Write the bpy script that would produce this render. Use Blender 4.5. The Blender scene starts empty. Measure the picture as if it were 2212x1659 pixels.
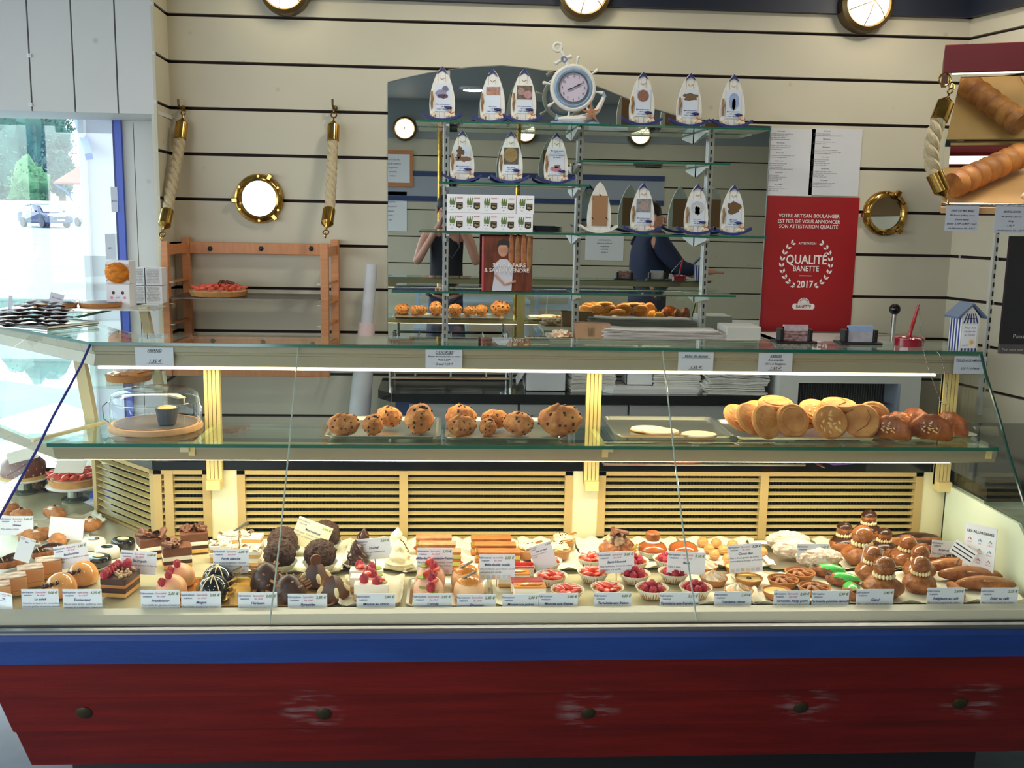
import bpy, math, random
from mathutils import Vector, Matrix, noise
random.seed(7)
R_ = math.radians
S = bpy.context.scene
COL = S.collection
# ---------------------------------------------------------------- camera
FPX = 2200.0; CAMZ = 1.55
PSI, THE, RHO = R_(3.61), R_(9.38), 0.0188
Fw = Vector((math.sin(PSI)*math.cos(THE), math.cos(PSI)*math.cos(THE), -math.sin(THE)))
R0 = Vector((math.cos(PSI), -math.sin(PSI), 0)); U0 = R0.cross(Fw)
Rc = R0*math.cos(RHO)+U0*math.sin(RHO); Uc = U0*math.cos(RHO)-R0*math.sin(RHO)
CP = Vector((0, 0, CAMZ))
cd = bpy.data.cameras.new('camera'); cam = bpy.data.objects.new('camera', cd); COL.objects.link(cam)
cd.sensor_width = 36; cd.lens = FPX/2212*36; cd.clip_start = 0.02; cd.clip_end = 300
cam.matrix_world = Matrix(((Rc.x, Uc.x, -Fw.x, 0), (Rc.y, Uc.y, -Fw.y, 0), (Rc.z, Uc.z, -Fw.z, CAMZ), (0, 0, 0, 1)))
S.camera = cam
S.view_settings.view_transform = 'Standard'; S.view_settings.look = 'None'
S.view_settings.exposure = 0.0; S.view_settings.gamma = 1.0; S.view_settings.use_curve_mapping = False
def ray(px, py): return Fw*FPX + Rc*(px-1106) - Uc*(py-829.5)
def at(px, py, Y):
    d = ray(px, py); return CP + d*(Y/d.y)
def atz(px, py, z):
    d = ray(px, py); return CP + d*((z-CAMZ)/d.z)
# ---------------------------------------------------------------- world (bright overcast summer sky)
w = bpy.data.worlds.new('sky'); S.world = w; w.use_nodes = True
bg = w.node_tree.nodes['Background']; bg.inputs[0].default_value = (0.87, 0.94, 1.0, 1); bg.inputs[1].default_value = 6.6
S.cycles.max_bounces = 10; S.cycles.transparent_max_bounces = 24; S.cycles.glossy_bounces = 5
S.cycles.diffuse_bounces = 4; S.cycles.caustics_reflective = True; S.cycles.blur_glossy = 1.0; S.cycles.caustics_refractive = False
S.cycles.sample_clamp_indirect = 4.0
def area(name, loc, size, power, color, direction=(0, 0, -1), sizey=None, spread=180):
    l = bpy.data.lights.new(name, 'AREA'); l.energy = power; l.color = color
    l.shape = 'RECTANGLE' if sizey else 'DISK'; l.size = size
    if sizey: l.size_y = sizey
    l.spread = R_(spread)
    o = bpy.data.objects.new(name, l); COL.objects.link(o); o.location = loc
    o.rotation_euler = Vector(direction).to_track_quat('-Z', 'Y').to_euler(); return o
WALLY = 4.30
# added ceiling fill lights to brighten the room (rims are modelled with the ceiling)
FILL_XY = [(-1.7, 0.9), (0.2, 0.9), (2.0, 0.9), (-1.7, -0.9), (0.2, -0.9), (2.0, -0.9), (0.1, 3.45), (1.8, 3.45)]
for i, (x, y) in enumerate(FILL_XY):
    area('added_fill_beam', (x, y, 2.655), 0.18, 6.8 if y < 3 else 9.0, (1.0, 0.93, 0.82))
# ---------------------------------------------------------------- mesh builder
class MB:
    def __init__(s): s.v = []; s.f = []; s.sm = []; s.mi = []; s.m = 0; s.X = None
    def add(s, vs, fs, smooth=False):
        b = len(s.v)
        if s.X is not None: vs = [s.X @ Vector(v) for v in vs]
        s.v += [tuple(v) for v in vs]
        for f in fs: s.f.append(tuple(i+b for i in f)); s.sm.append(smooth); s.mi.append(s.m)
        return s
    def box(s, c, d, M=None):
        x, y, z = d[0]/2, d[1]/2, d[2]/2
        vs = [Vector((a, b, e)) for a in (-x, x) for b in (-y, y) for e in (-z, z)]
        if M is not None: vs = [M @ v for v in vs]
        vs = [v+Vector(c) for v in vs]
        return s.add(vs, [(0, 1, 3, 2), (4, 6, 7, 5), (0, 4, 5, 1), (2, 3, 7, 6), (0, 2, 6, 4), (1, 5, 7, 3)])
    def bb(s, a, b): return s.box([(p+q)/2 for p, q in zip(a, b)], [abs(q-p) for p, q in zip(a, b)])
    def prism(s, pts, n0, n1, axis='z', smooth=False):
        """polygon pts (2D) swept from n0 to n1 along axis"""
        def mk(p, h): return {'z': (p[0], p[1], h), 'y': (p[0], h, p[1]), 'x': (h, p[0], p[1])}[axis]
        n = len(pts); vs = [mk(p, n0) for p in pts]+[mk(p, n1) for p in pts]
        s.add(vs, [tuple(range(n))[::-1], tuple(range(n, 2*n))])
        return s.add(vs, [(i, (i+1) % n, n+(i+1) % n, n+i) for i in range(n)], smooth)
    def grid(s, fn, nu, nv, smooth=True, cu=False, cv=False):
        vs = [fn(u/(nu if cu else nu), v/nv) for u in range(nu+(0 if cu else 1)) for v in range(nv+(0 if cv else 1))]
        U = nu if cu else nu+1; V = nv if cv else nv+1; fs = []
        for u in range(nu):
            for v in range(nv):
                fs.append((u*V+v, ((u+1) % U)*V+v, ((u+1) % U)*V+(v+1) % V, u*V+(v+1) % V))
        return s.add(vs, fs, smooth)
    def lathe(s, prof, n=20, c=(0, 0, 0), flute=0, fn=0, sx=1, sy=1, ax='z', cap=True):
        c = Vector(c); vs = []; m = len(prof)
        for i in range(n):
            a = 2*math.pi*i/n
            for j, (r, z) in enumerate(prof):
                rr = r*(1+flute*(math.cos(a*fn) if fn else 0))
                p = (rr*math.cos(a)*sx, rr*math.sin(a)*sy, z)
                if ax == 'y': p = (p[0], -p[2], p[1])
                if ax == 'x': p = (p[2], p[0], p[1])
                vs.append(c+Vector(p))
        fs = [(i*m+j, ((i+1) % n)*m+j, ((i+1) % n)*m+j+1, i*m+j+1) for i in range(n) for j in range(m-1)]
        s.add(vs, fs, True)
        if cap:
            if prof[0][0] > 1e-5: s.add([vs[i*m] for i in range(n)], [tuple(range(n))[::-1]])
            if prof[-1][0] > 1e-5: s.add([vs[i*m+m-1] for i in range(n)], [tuple(range(n))])
        return s
    def ball(s, c, r, n=12, m=8, dis=0, fr=1.0, seed=0, flat=None, M=None):
        if not hasattr(r, '__len__'): r = (r, r, r)
        c = Vector(c)
        def fn(u, v):
            a = 2*math.pi*u; b = math.pi*(v-.5)
            d = Vector((math.cos(a)*math.cos(b), math.sin(a)*math.cos(b), math.sin(b)))
            k = 1+(dis*noise.fractal(d*fr+Vector((seed*3.1, seed, 0)), 1.0, 2.0, 3) if dis else 0)
            p = Vector((d.x*r[0]*k, d.y*r[1]*k, d.z*r[2]*k))
            if flat is not None and p.z < -flat*r[2]: p.z = -flat*r[2]
            if M is not None: p = M @ p
            return c+p
        return s.grid(fn, n, m, True, cu=True)
    def tube(s, path, r, n=8, cap=True):
        path = [Vector(p) for p in path]; k = len(path)
        rs = r if hasattr(r, '__len__') else [r]*k
        prev = None; vs = []
        for i, p in enumerate(path):
            t = (path[min(i+1, k-1)]-path[max(i-1, 0)]).normalized()
            if prev is None: u = t.orthogonal().normalized()
            else: u = (prev-t*prev.dot(t)).normalized()
            prev = u; w_ = t.cross(u)
            for j in range(n):
                a = 2*math.pi*j/n; vs.append(p+(u*math.cos(a)+w_*math.sin(a))*rs[i])
        s.add(vs, [(i*n+j, i*n+(j+1) % n, (i+1)*n+(j+1) % n, (i+1)*n+j) for i in range(k-1) for j in range(n)], True)
        if cap: s.add(vs[:n], [tuple(range(n))[::-1]]); s.add(vs[-n:], [tuple(range(n))])
        return s
    def torus(s, c, R, r, n=28, m=8, M=None, sx=1):
        c = Vector(c); M = M or Matrix.Identity(3)
        return s.grid(lambda u, v: c+M @ Vector(((R+r*math.cos(6.2832*v))*math.cos(6.2832*u), (R+r*math.cos(6.2832*v))*math.sin(6.2832*u), r*math.sin(6.2832*v))), n, m, True, True, True)
    def poly(s, pts, smooth=False): return s.add(pts, [tuple(range(len(pts)))], smooth)
    def text(s, t, x, y, size, M, align='CENTER', shear=0, stretch=1.0, bold=0.0, depth=0):
        vs, fs = glyphs(t, align, shear, bold)
        X = s.X; s.X = None
        s.add([M @ Vector((x+v[0]*size*stretch, y+v[1]*size, 0)) for v in vs], fs); s.X = X
        return s
    def obj(s, name, mat, parent=None, bevel=0, seg=2, sub=0, solid=0):
        me = bpy.data.meshes.new(name); me.from_pydata(s.v, [], s.f)
        me.polygons.foreach_set('use_smooth', s.sm)
        mats = mat if isinstance(mat, (list, tuple)) else [mat]
        for m in mats: me.materials.append(m)
        if len(mats) > 1: me.polygons.foreach_set('material_index', s.mi)
        if any(s.sm): me.set_sharp_from_angle(angle=R_(38))
        me.update(); o = bpy.data.objects.new(name, me); COL.objects.link(o)
        if parent is not None: o.parent = parent
        if solid:
            m = o.modifiers.new('t', 'SOLIDIFY'); m.thickness = solid; m.offset = 0
        if bevel:
            m = o.modifiers.new('b', 'BEVEL'); m.width = bevel; m.segments = seg; m.limit_method = 'ANGLE'
        if sub:
            m = o.modifiers.new('s', 'SUBSURF'); m.levels = sub; m.render_levels = sub
        return o
GC = {}
def glyphs(t, align, shear, bold):
    k = (t, align, shear, bold)
    if k not in GC:
        cu = bpy.data.curves.new('glyphs', 'FONT'); cu.body = t; cu.size = 1; cu.align_x = align
        cu.resolution_u = 2; cu.shear = shear; cu.offset = bold
        o = bpy.data.objects.new('glyphs', cu); COL.objects.link(o)
        me = bpy.data.meshes.new_from_object(o.evaluated_get(bpy.context.evaluated_depsgraph_get()))
        GC[k] = ([tuple(v.co) for v in me.vertices], [tuple(p.vertices) for p in me.polygons])
        bpy.data.meshes.remove(me); bpy.data.objects.remove(o); bpy.data.curves.remove(cu)
    return GC[k]
FACE = Matrix.Rotation(R_(90), 4, 'X')          # text plane facing -Y
def tag(o, label, cat, group=None, kind=None):
    if label: o['label'] = label
    if cat: o['category'] = cat
    if group: o['group'] = group
    if kind: o['kind'] = kind
    return o
def thing(name, label, cat, loc=(0, 0, 0), rz=0, group=None, rx=0, ry=0):
    o = bpy.data.objects.new(name, None); COL.objects.link(o); o.empty_display_size = .02
    o.location = loc; o.rotation_euler = (rx, ry, rz); return tag(o, label, cat, group)
def struct(o): o['kind'] = 'structure'; return o
def dup(root, loc, rz, label=None, sc=None, rx=None, ry=None):
    r = root.copy(); COL.objects.link(r); r.location = loc
    e = root.rotation_euler; r.rotation_euler = (e.x if rx is None else rx, e.y if ry is None else ry, rz)
    if sc: r.scale = (sc, sc, sc)
    if label: r['label'] = label
    def cp(a, b):
        for ch in list(a.children):
            c = ch.copy(); COL.objects.link(c); c.parent = b; cp(ch, c)
    cp(root, r); return r
# ---------------------------------------------------------------- materials
def lin(c): return tuple(((x/12.92) if x <= .04045 else ((x+.055)/1.055)**2.4) for x in [v/255 for v in c])
MC = {}
def mat(name, col, rough=.5, metal=0, var=0, vs=20, bump=0, bs=60, col2=None, spec=.5, emit=0, ecol=None, coat=0, sss=0, stretch=None, alpha=1):
    if name in MC: return MC[name]
    m = bpy.data.materials.new(name); m.use_nodes = True; nt = m.node_tree; N = nt.nodes; L = nt.links
    b = N['Principled BSDF']; c = lin(col)
    b.inputs['Base Color'].default_value = (*c, 1); b.inputs['Roughness'].default_value = rough
    b.inputs['Metallic'].default_value = metal; b.inputs['Specular IOR Level'].default_value = spec
    if coat: b.inputs['Coat Weight'].default_value = coat; b.inputs['Coat Roughness'].default_value = .08
    if sss: b.inputs['Subsurface Weight'].default_value = sss; b.inputs['Subsurface Radius'].default_value = (.01, .006, .003)
    if emit:
        b.inputs['Emission Color'].default_value = (*lin(ecol or col), 1); b.inputs['Emission Strength'].default_value = emit
    if alpha < 1: b.inputs['Alpha'].default_value = alpha
    if var or col2 or bump:
        tc = N.new('ShaderNodeTexCoord'); mp = N.new('ShaderNodeMapping'); L.new(tc.outputs['Object'], mp.inputs[0])
        if stretch: mp.inputs['Scale'].default_value = stretch
    if var or col2:
        nz = N.new('ShaderNodeTexNoise'); nz.inputs['Scale'].default_value = vs; nz.inputs['Detail'].default_value = 5
        L.new(mp.outputs[0], nz.inputs['Vector'])
        cr = N.new('ShaderNodeValToRGB'); cr.color_ramp.elements[0].position = .36; cr.color_ramp.elements[1].position = .66
        c2 = lin(col2) if col2 else tuple(x*(1-var) for x in c)
        cr.color_ramp.elements[0].color = (*c2, 1); cr.color_ramp.elements[1].color = (*c, 1)
        L.new(nz.outputs['Fac'], cr.inputs[0]); L.new(cr.outputs[0], b.inputs['Base Color'])
    if bump:
        n2 = N.new('ShaderNodeTexNoise'); n2.inputs['Scale'].default_value = bs; n2.inputs['Detail'].default_value = 4
        L.new(mp.outputs[0], n2.inputs['Vector']); bp = N.new('ShaderNodeBump'); bp.inputs['Strength'].default_value = min(1, bump)
        bp.inputs['Distance'].default_value = .004*max(1, bump); L.new(n2.outputs['Fac'], bp.inputs['Height']); L.new(bp.outputs[0], b.inputs['Normal'])
    MC[name] = m; return m
def glass(name, tint=(1, 1, 1), base=.04, rough=.0, dens=1.0, ior=1.5):
    if name in MC: return MC[name]
    m = bpy.data.materials.new(name); m.use_nodes = True; nt = m.node_tree; N = nt.nodes; L = nt.links
    N.remove(N['Principled BSDF']); out = N['Material Output']
    tr = N.new('ShaderNodeBsdfTransparent'); tr.inputs[0].default_value = (*tint, 1)
    gl = N.new('ShaderNodeBsdfGlossy'); gl.inputs['Roughness'].default_value = rough; gl.inputs[0].default_value = (.95, 1, .98, 1)
    F0 = ((ior-1)/(ior+1))**2; lw = N.new('ShaderNodeLayerWeight'); lw.inputs[0].default_value = .5
    pw = N.new('ShaderNodeMath'); pw.operation = 'POWER'; pw.inputs[1].default_value = 5; L.new(lw.outputs['Facing'], pw.inputs[0])
    fr = N.new('ShaderNodeMath'); fr.operation = 'MULTIPLY_ADD'; fr.inputs[1].default_value = 1-F0; fr.inputs[2].default_value = F0; L.new(pw.outputs[0], fr.inputs[0])
    mx = N.new('ShaderNodeMixShader'); L.new(fr.outputs[0], mx.inputs[0]); L.new(tr.outputs[0], mx.inputs[1]); L.new(gl.outputs[0], mx.inputs[2])
    L.new(mx.outputs[0], out.inputs[0]); MC[name] = m; return m
CREAMB = mat('painted_board', (196, 190, 170), .55, var=.13, vs=3, bump=.12, bs=35, stretch=(1, 1, 6))
def knotted(name, col, k=8):
    m = mat(name, col, .55, var=.06, vs=2.5, bump=.12, bs=35); nt = m.node_tree; N = nt.nodes; L = nt.links
    b = N['Principled BSDF']; src = b.inputs['Base Color'].links[0].from_socket
    tc = N['Texture Coordinate']; v = N.new('ShaderNodeTexVoronoi'); v.inputs['Scale'].default_value = k
    nz = N.new('ShaderNodeTexNoise'); nz.inputs['Scale'].default_value = 3
    L.new(tc.outputs['Object'], v.inputs['Vector']); L.new(tc.outputs['Object'], nz.inputs['Vector'])
    cr = N.new('ShaderNodeValToRGB'); cr.color_ramp.elements[0].position = .03; cr.color_ramp.elements[0].color = (.62, .58, .5, 1)
    cr.color_ramp.elements[1].position = .09; cr.color_ramp.elements[1].color = (1, 1, 1, 1); L.new(v.outputs['Distance'], cr.inputs[0])
    mx = N.new('ShaderNodeMix'); mx.data_type = 'RGBA'; mx.blend_type = 'MULTIPLY'; L.new(nz.outputs['Fac'], mx.inputs[0])
    mx.inputs[0].default_value = .7
    L.new(src, mx.inputs[6]); L.new(cr.outputs[0], mx.inputs[7]); L.new(mx.outputs[2], b.inputs['Base Color']); return m
BOARD = knotted('cream_board', (201, 194, 172), 7)
BOARDV = knotted('white_board', (214, 212, 208), 6)
GROOVE = mat('dark_groove', (40, 22, 22), .8)
BLACK = mat('black_matte', (22, 22, 24), .5)
WHITE = mat('white_paper', (235, 235, 238), .7)
CHROME = mat('polished_chrome', (200, 202, 204), .12, 1)
STEEL = mat('brushed_steel', (150, 152, 156), .35, 1)
BRASS = mat('brass', (200, 158, 82), .18, 1, var=.35, vs=25)
CREAM = mat('cream_metal', (206, 192, 152), .4)
CREAML = mat('cream_panel', (225, 218, 178), .5)
GLASS = glass('clear_glass', (.97, 1, .985))
GLEDGE = mat('green_glass_edge', (22, 92, 74), .12, spec=.8)
MIRROR = mat('mirror_silver', (205, 212, 210), .005, 1)
INKB = mat('blue_ink', (52, 62, 120), .7); INKK = mat('black_ink', (34, 32, 36), .7)
INKP = mat('pink_ink', (205, 90, 120), .7); INKG = mat('green_ink', (120, 130, 50), .7); INKW = mat('white_ink', (228, 222, 218), .6)
# ================================================================ SETTING
CEILZ = 2.68; BP = 0.180; BG = 0.0125
LX0, LX1 = -4.2, 3.9                                   # room extent in x
CORN = at(370, 300, WALLY).x                            # left corner of the back wall
RETY = 4.08
EDGE = at(341, 300, RETY).x
RCX = at(2098, 40, WALLY).x
# board joints from the photo: the joint seen at (370,429)
zj = at(370, 429, WALLY).z
def boards_h(mb, p0, p1, z0, z1, th=.02, off=(.06, .06), bk=.06):
    """horizontal boards between two plan points, boards at the shop's common joint heights"""
    p0 = Vector(p0); p1 = Vector(p1); d = (p1-p0); L = d.length; d.normalize(); n = Vector((-d.y, d.x, 0))
    a = math.atan2(d.y, d.x); Mx = Matrix.Rotation(a, 3, 'Z')
    k = math.floor((z0-zj)/BP)
    mb.m = 1; c = (p0+p1)/2+n*(th+bk/2)+d*(off[1]-off[0])/2; mb.box((c.x, c.y, (z0+z1)/2), (L+off[0]+off[1], bk, z1-z0), Mx)
    mb.m = 0
    while zj+k*BP < z1:
        a0 = max(z0, zj+k*BP+BG/2); a1 = min(z1, zj+(k+1)*BP-BG/2); k += 1
        if a1-a0 > .01:
            c = (p0+p1)/2+n*th/2; mb.box((c.x, c.y, (a0+a1)/2), (L, th, a1-a0), Mx)
mb = MB(); boards_h(mb, (CORN, WALLY, 0), (RCX+.02, WALLY, 0), 0, CEILZ)
struct(mb.obj('wall_back', [BOARD, GROOVE]))
mb = MB(); boards_h(mb, (EDGE, RETY, 0), (CORN, WALLY, 0), 0, CEILZ, th=.010, off=(-.012, .1), bk=.008)
mb.m = 0; mb.add([(EDGE, RETY, 0), (EDGE-.022, RETY+.004, 0), (EDGE-.03, RETY+.25, 0), (EDGE, RETY, CEILZ), (EDGE-.022, RETY+.004, CEILZ), (EDGE-.03, RETY+.25, CEILZ)], [(0, 1, 4, 3), (1, 2, 5, 4)]); struct(mb.obj('wall_left', [BOARD, GROOVE]))
# right wall flares slightly outwards towards the shop
rdir = Vector((.24, -.97, 0)).normalized()
p0 = Vector((RCX, WALLY, 0)); p1 = p0+rdir*6.4
mb = MB(); boards_h(mb, p0, p1, 0, CEILZ); struct(mb.obj('wall_right', [BOARD, GROOVE]))
# bulkhead of vertical boards above the shop window
zb = at(200, 243, RETY).z
mb = MB(); mb.m = 1; mb.bb((LX0, RETY+.02, zb+.002), (EDGE-.001, RETY+.03, CEILZ)); mb.m = 0
xs = [at(x, 243, RETY).x for x in (70, 163, 256, 341)]
pitch = xs[1]-xs[0]; x = xs[3]-.002
xe = [xs[3]-.002, xs[2], xs[1], xs[0]]
while xe[-1] > LX0: xe.append(xe[-1]-pitch)
for a, b in zip(xe[:-1], xe[1:]): mb.bb((max(b, LX0)+.003, RETY, zb), (a-.003, RETY+.02, CEILZ))
mb.bb((LX0, RETY+.02, zb-.0), (EDGE, RETY+.34, zb+.015))
struct(mb.obj('wall_bulkhead', [BOARDV, GROOVE]))
for i, (px, py) in enumerate([(64, 120), (66, 226)]):
    p = at(px, py, RETY-.004); mb = MB(); mb.box(p, (.014, .006, .014)); mb.torus(p+Vector((0, -.005, 0)), .003, .001, 10, 5, Matrix.Rotation(R_(90), 3, 'X'))
    tag(mb.obj('adhesive_hook', WHITE, bevel=.001), ['small white adhesive hook higher up on the vertical boards over the window', 'small white adhesive hook low on the vertical boards just over the window'][i], 'hook', 'adhesive hooks on the boards above the window')
# window wall behind the bulkhead
WY = 4.42
xA = at(269, 400, WY).x; xB = at(249, 400, WY).x; xC = at(346, 400, WY).x
mb = MB(); mb.m = 1; mb.bb((xA, WY+.02, 0), (xC+.06, WY+.03, zb)); mb.m = 0
xm = at(293, 400, WY).x
mb.bb((xA, WY, 0), (xm-.0015, WY+.02, zb)); mb.bb((xm+.0015, WY, 0), (xC+.06, WY+.02, zb))
struct(mb.obj('wall_window_side', [BOARDV, GROOVE]))
BLUEF = mat('blue_lacquer', (52, 84, 190), .35); BLUED = mat('dark_blue_frame', (28, 34, 110), .4)
mb = MB(); mb.m = 0
mb.bb((xB+.012, WY-.02, .3), (xA, WY+.05, zb)); mb.m = 1; mb.bb((xB, WY-.01, .3), (xB+.012, WY+.05, zb)); mb.m = 0
mb.bb((LX0, WY-.02, .3), (xB, WY+.05, .42)); mb.bb((LX0, WY-.02, zb+.13), (xB, WY+.05, zb+.2))
win = struct(mb.obj('window_1', [BLUEF, BLUED])); MB().bb((LX0, WY+.01, .42), (xB, WY+.018, zb+.2)).obj('pane', GLASS, win)
mb = MB(); mb.bb((LX0, WY-.1, 0), (xA, WY+.06, .3)); struct(mb.obj('wall_window_base', BOARDV))
WP = mat('white_render', (240, 240, 240), .6)
x0 = at(189, 400, 4.75).x; x1 = at(252, 400, 4.75).x
mb = MB(); mb.bb((x0, 4.75, -.3), (x1+.15, 5.0, 4)); mb.bb((x0-.02, 4.72, -.3), (x0+.005, 5.0, 4)); struct(mb.obj('trim_window_pillar', WP))
# floor, ceiling, front wall behind the camera, left side shopfront
FLR = mat('slate_floor', (92, 104, 122), .35, var=.3, vs=6)
mb = MB(); mb.bb((LX0, -2.1, -.03), (LX1, WY+.04, 0)); struct(mb.obj('floor', FLR))
CEI = mat('grey_ceiling', (150, 156, 158), .6)
mb = MB(); mb.m = 0; mb.bb((LX0, -2.1, CEILZ), (LX1, WY+.1, CEILZ+.03)); struct(mb.obj('ceiling', CEI))
for i, (x, y) in enumerate(FILL_XY):
    t = thing('added_ceiling_fill', 'added round white ceiling fill light %s' % ['by the window over the customers', 'over the middle of the shop floor', 'by the right wall over the customers', 'at the rear left corner of the shop', 'by the rear wall over the middle', 'at the rear right corner of the shop', 'over the staff aisle by the mirror', 'over the staff aisle beside the bread slicer'][i], 'light', (x, y, CEILZ), 0, 'added ceiling fill lights')
    MB().lathe([(.125, 0), (.125, -.012), (.1, -.02), (.095, -.02), (.095, 0)], 24).obj('rim', WHITE, t)
FWY = -2.0
BLU = mat('navy_stripe', (48, 66, 110), .5)
mb = MB(); mb.m = 1; mb.bb((-1.2, FWY-.04, 0), (LX1, FWY-.02, CEILZ)); mb.bb((LX0, FWY-.04, 0), (-1.2, FWY-.02, .4)); mb.m = 0; k = 0
k = math.floor(-zj/.27)
while zj+k*.27 < 2.3:
    a0 = max(0, zj+k*.27+.006); a1 = min(2.3, zj+(k+1)*.27-.006); k += 1
    if a1 > a0: mb.bb((-1.2, FWY-.02, a0), (LX1, FWY, a1))
mb.m = 2; mb.bb((-4, FWY-.02, 2.3), (LX1, FWY+.01, CEILZ))
mb.m = 3
for z in (1.93, 1.68): mb.bb((-1.1, FWY, z), (2.2, FWY+.012, z+.05))
mb.m = 4; mb.bb((-1.1, FWY, 1.731), (2.2, FWY+.006, 1.929))
struct(mb.obj('wall_front', [BOARD, GROOVE, CEI, BLU, mat('pale_grey_blue', (160, 166, 176), .5)]))
# left shopfront: low wall, frame and glass so daylight pours in
mb = MB(); mb.bb((LX0-.1, -2.1, 0), (LX0, WY+.1, .5)); mb.bb((LX0-.1, -2.1, 2.45), (LX0, WY+.1, CEILZ))
struct(mb.obj('wall_shopfront_side', BOARDV))
mb = MB()
for y in (-2.05, -.5, 1.1, 2.7, 4.3): mb.bb((LX0-.08, y, .5), (LX0-.02, y+.08, 2.45))
for x in (-4.2, -3.2, -2.2, -1.28): mb.bb((x, FWY-.04, .4), (x+.08, FWY, 2.5))  # unseen front-left opening, added to throw daylight onto the bulkhead boards
mb.bb((LX0, FWY-.04, 2.44), (-1.2, FWY, CEILZ))
w2 = struct(mb.obj('window_2', BLUEF)); MB().bb((LX0-.055, -2.0, .5), (LX0-.045, 4.3, 2.45)).obj('pane', GLASS, w2)
for nm, loc, sz, sy, d in (('window_portal', ((LX0-1.2)/2, FWY-.02, 1.42), 3.0, 2.0, (0, 1, 0)), ('window_portal', (LX0+.01, 1.2, 1.48), 6.2, 1.9, (1, 0, 0)), ('window_portal', ((LX0+xB)/2, WY-.12, 1.2), abs(LX0-xB), 1.6, (0, -1, 0))):
    o = area(nm, loc, sz, 1, (1, 1, 1), d, sy); o.data.cycles.is_portal = True
    if d[0]: o.rotation_euler = (R_(90), 0, R_(-90))
    else: o.rotation_euler = (R_(90 if d[1] > 0 else -90), 0, 0)
# blue-black beam under the ceiling on back and right walls
NAVY = mat('black_blue_beam', (16, 24, 44), .5); SLT = mat('slate_frieze', (62, 80, 88), .6)
zt0 = at(1700, 27, WALLY-.02).z
mb = MB(); mb.m = 0; mb.bb((CORN+.0, WALLY-.035, zt0), (RCX, WALLY-.001, zt0+.085)); mb.m = 1; mb.bb((CORN, WALLY-.02, zt0+.085), (RCX, WALLY-.001, CEILZ-.001))
Mx = Matrix.Rotation(math.atan2(rdir.y, rdir.x), 3, 'Z'); n_ = Vector((rdir.y, -rdir.x, 0))
mb.m = 0; c = p0+rdir*3+n_*.018; mb.box((c.x, c.y, zt0+.0425), (6, .034, .085), Mx); mb.m = 1; c = p0+rdir*3+n_*.012; mb.box((c.x, c.y, (zt0+.085+CEILZ)/2), (6, .02, CEILZ-.002-zt0-.085), Mx)
struct(mb.obj('trim_1', [NAVY, SLT]))
# ---------------------------------------------------------------- street outside
SL = .009
ASPH = mat('asphalt', (96, 110, 120), .8, var=.15, vs=.6)
mb = MB(); mb.add([(-70, 4.4, -.2+SL*.4), (30, 4.4, -.2+SL*.4), (30, 90, -.2+SL*86), (-70, 90, -.2+SL*86)], [(0, 1, 2, 3)]); mb.bb((-60, -30, -.25), (LX0-.15, 4.38, -.2)); struct(mb.obj('ground_street', ASPH))
def gp(px, py):
    d = ray(px, py); t = (-.2-SL*4-CAMZ)/(d.z-SL*d.y); return CP+d*t
def roadmark(pts, wd, label):
    mb = MB(); ps = [gp(*p) for p in pts]
    vs = []
    for i, p in enumerate(ps):
        t = (ps[min(i+1, len(ps)-1)]-ps[max(i-1, 0)]).normalized(); n = Vector((-t.y, t.x, 0))*wd/2
        vs += [p+n+Vector((0, 0, .006)), p-n+Vector((0, 0, .006))]
    mb.add(vs, [(2*i, 2*i+1, 2*i+3, 2*i+2) for i in range(len(ps)-1)])
    tag(mb.obj('road_marking', mat('road_paint', (245, 245, 245), .7)), label, 'road marking', 'white road markings')
roadmark([(52, 524), (86, 524)], .9, 'white dash painted on the street below the dark car')
roadmark([(136, 519), (172, 519)], .9, 'white dash painted on the street below the silver car')
roadmark([(-8, 527), (10, 527)], .9, 'white dash painted on the street at the left edge of the window')
roadmark([(0, 602), (40, 592), (65, 575), (82, 545), (84, 533)], .14, 'white curved line painted on the street')
roadmark([(0, 566), (60, 565)], .07, 'thin white line crossing the street, farther of two')
# boundary wall across the road
wallm = mat('pale_wall', (218, 216, 220), .8)
YW = 24.0
g = gp(100, 486); YW = g.y; ZG = g.z
za, zbw = -.2, at(100, 434, YW).z
mb = MB(); mb.bb((-60, YW, ZG-.1), (at(178, 450, YW).x+4, YW+.3, zbw)); tag(mb.obj('boundary_wall', wallm), 'long pale wall across the street behind the parked cars', 'wall')
# trees: trunk and leaf cards built as real small leaves
LEAF = mat('dark_leaves', (34, 84, 78), .7, var=.5, vs=.8); LEAF2 = mat('bright_leaves', (48, 100, 56), .7, var=.4, vs=1.5)
def tree(c, rr, label, n=1500, m=LEAF, sz=.5, seed=1, trunk=True):
    rnd = random.Random(seed); c = Vector(c); t = thing('tree', label, 'tree', (c.x, c.y, ZG), 0, 'trees across the street')
    mb = MB(); h = c.z-ZG
    mb.ball((0, 0, h), [r*.9 for r in rr], 20, 14, .5, 1.6, seed)
    for i in range(n):
        d = Vector((rnd.gauss(0, 1), rnd.gauss(0, 1), rnd.gauss(0, 1))).normalized()
        k = rnd.uniform(.82, 1.08); p = Vector((d.x*rr[0]*k, d.y*rr[1]*k, d.z*rr[2]*k+h))
        a = Vector((rnd.gauss(0, 1), rnd.gauss(0, 1), rnd.gauss(0, 1))).normalized(); b = a.orthogonal().normalized(); s = sz*rnd.uniform(.5, 1.1)
        mb.add([p, p+a*s*.5+b*s*.25, p+a*s, p+a*s*.5-b*s*.25], [(0, 1, 2, 3)])
    mb.obj('crown', m, t)
    MB().tube([(0, 0, 0), (.1, 0, h*.5), (0, 0, h)], [.35, .28, .15], 8).obj('trunk', mat('bark', (80, 66, 54), .9), t)
YT = YW+11
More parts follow.
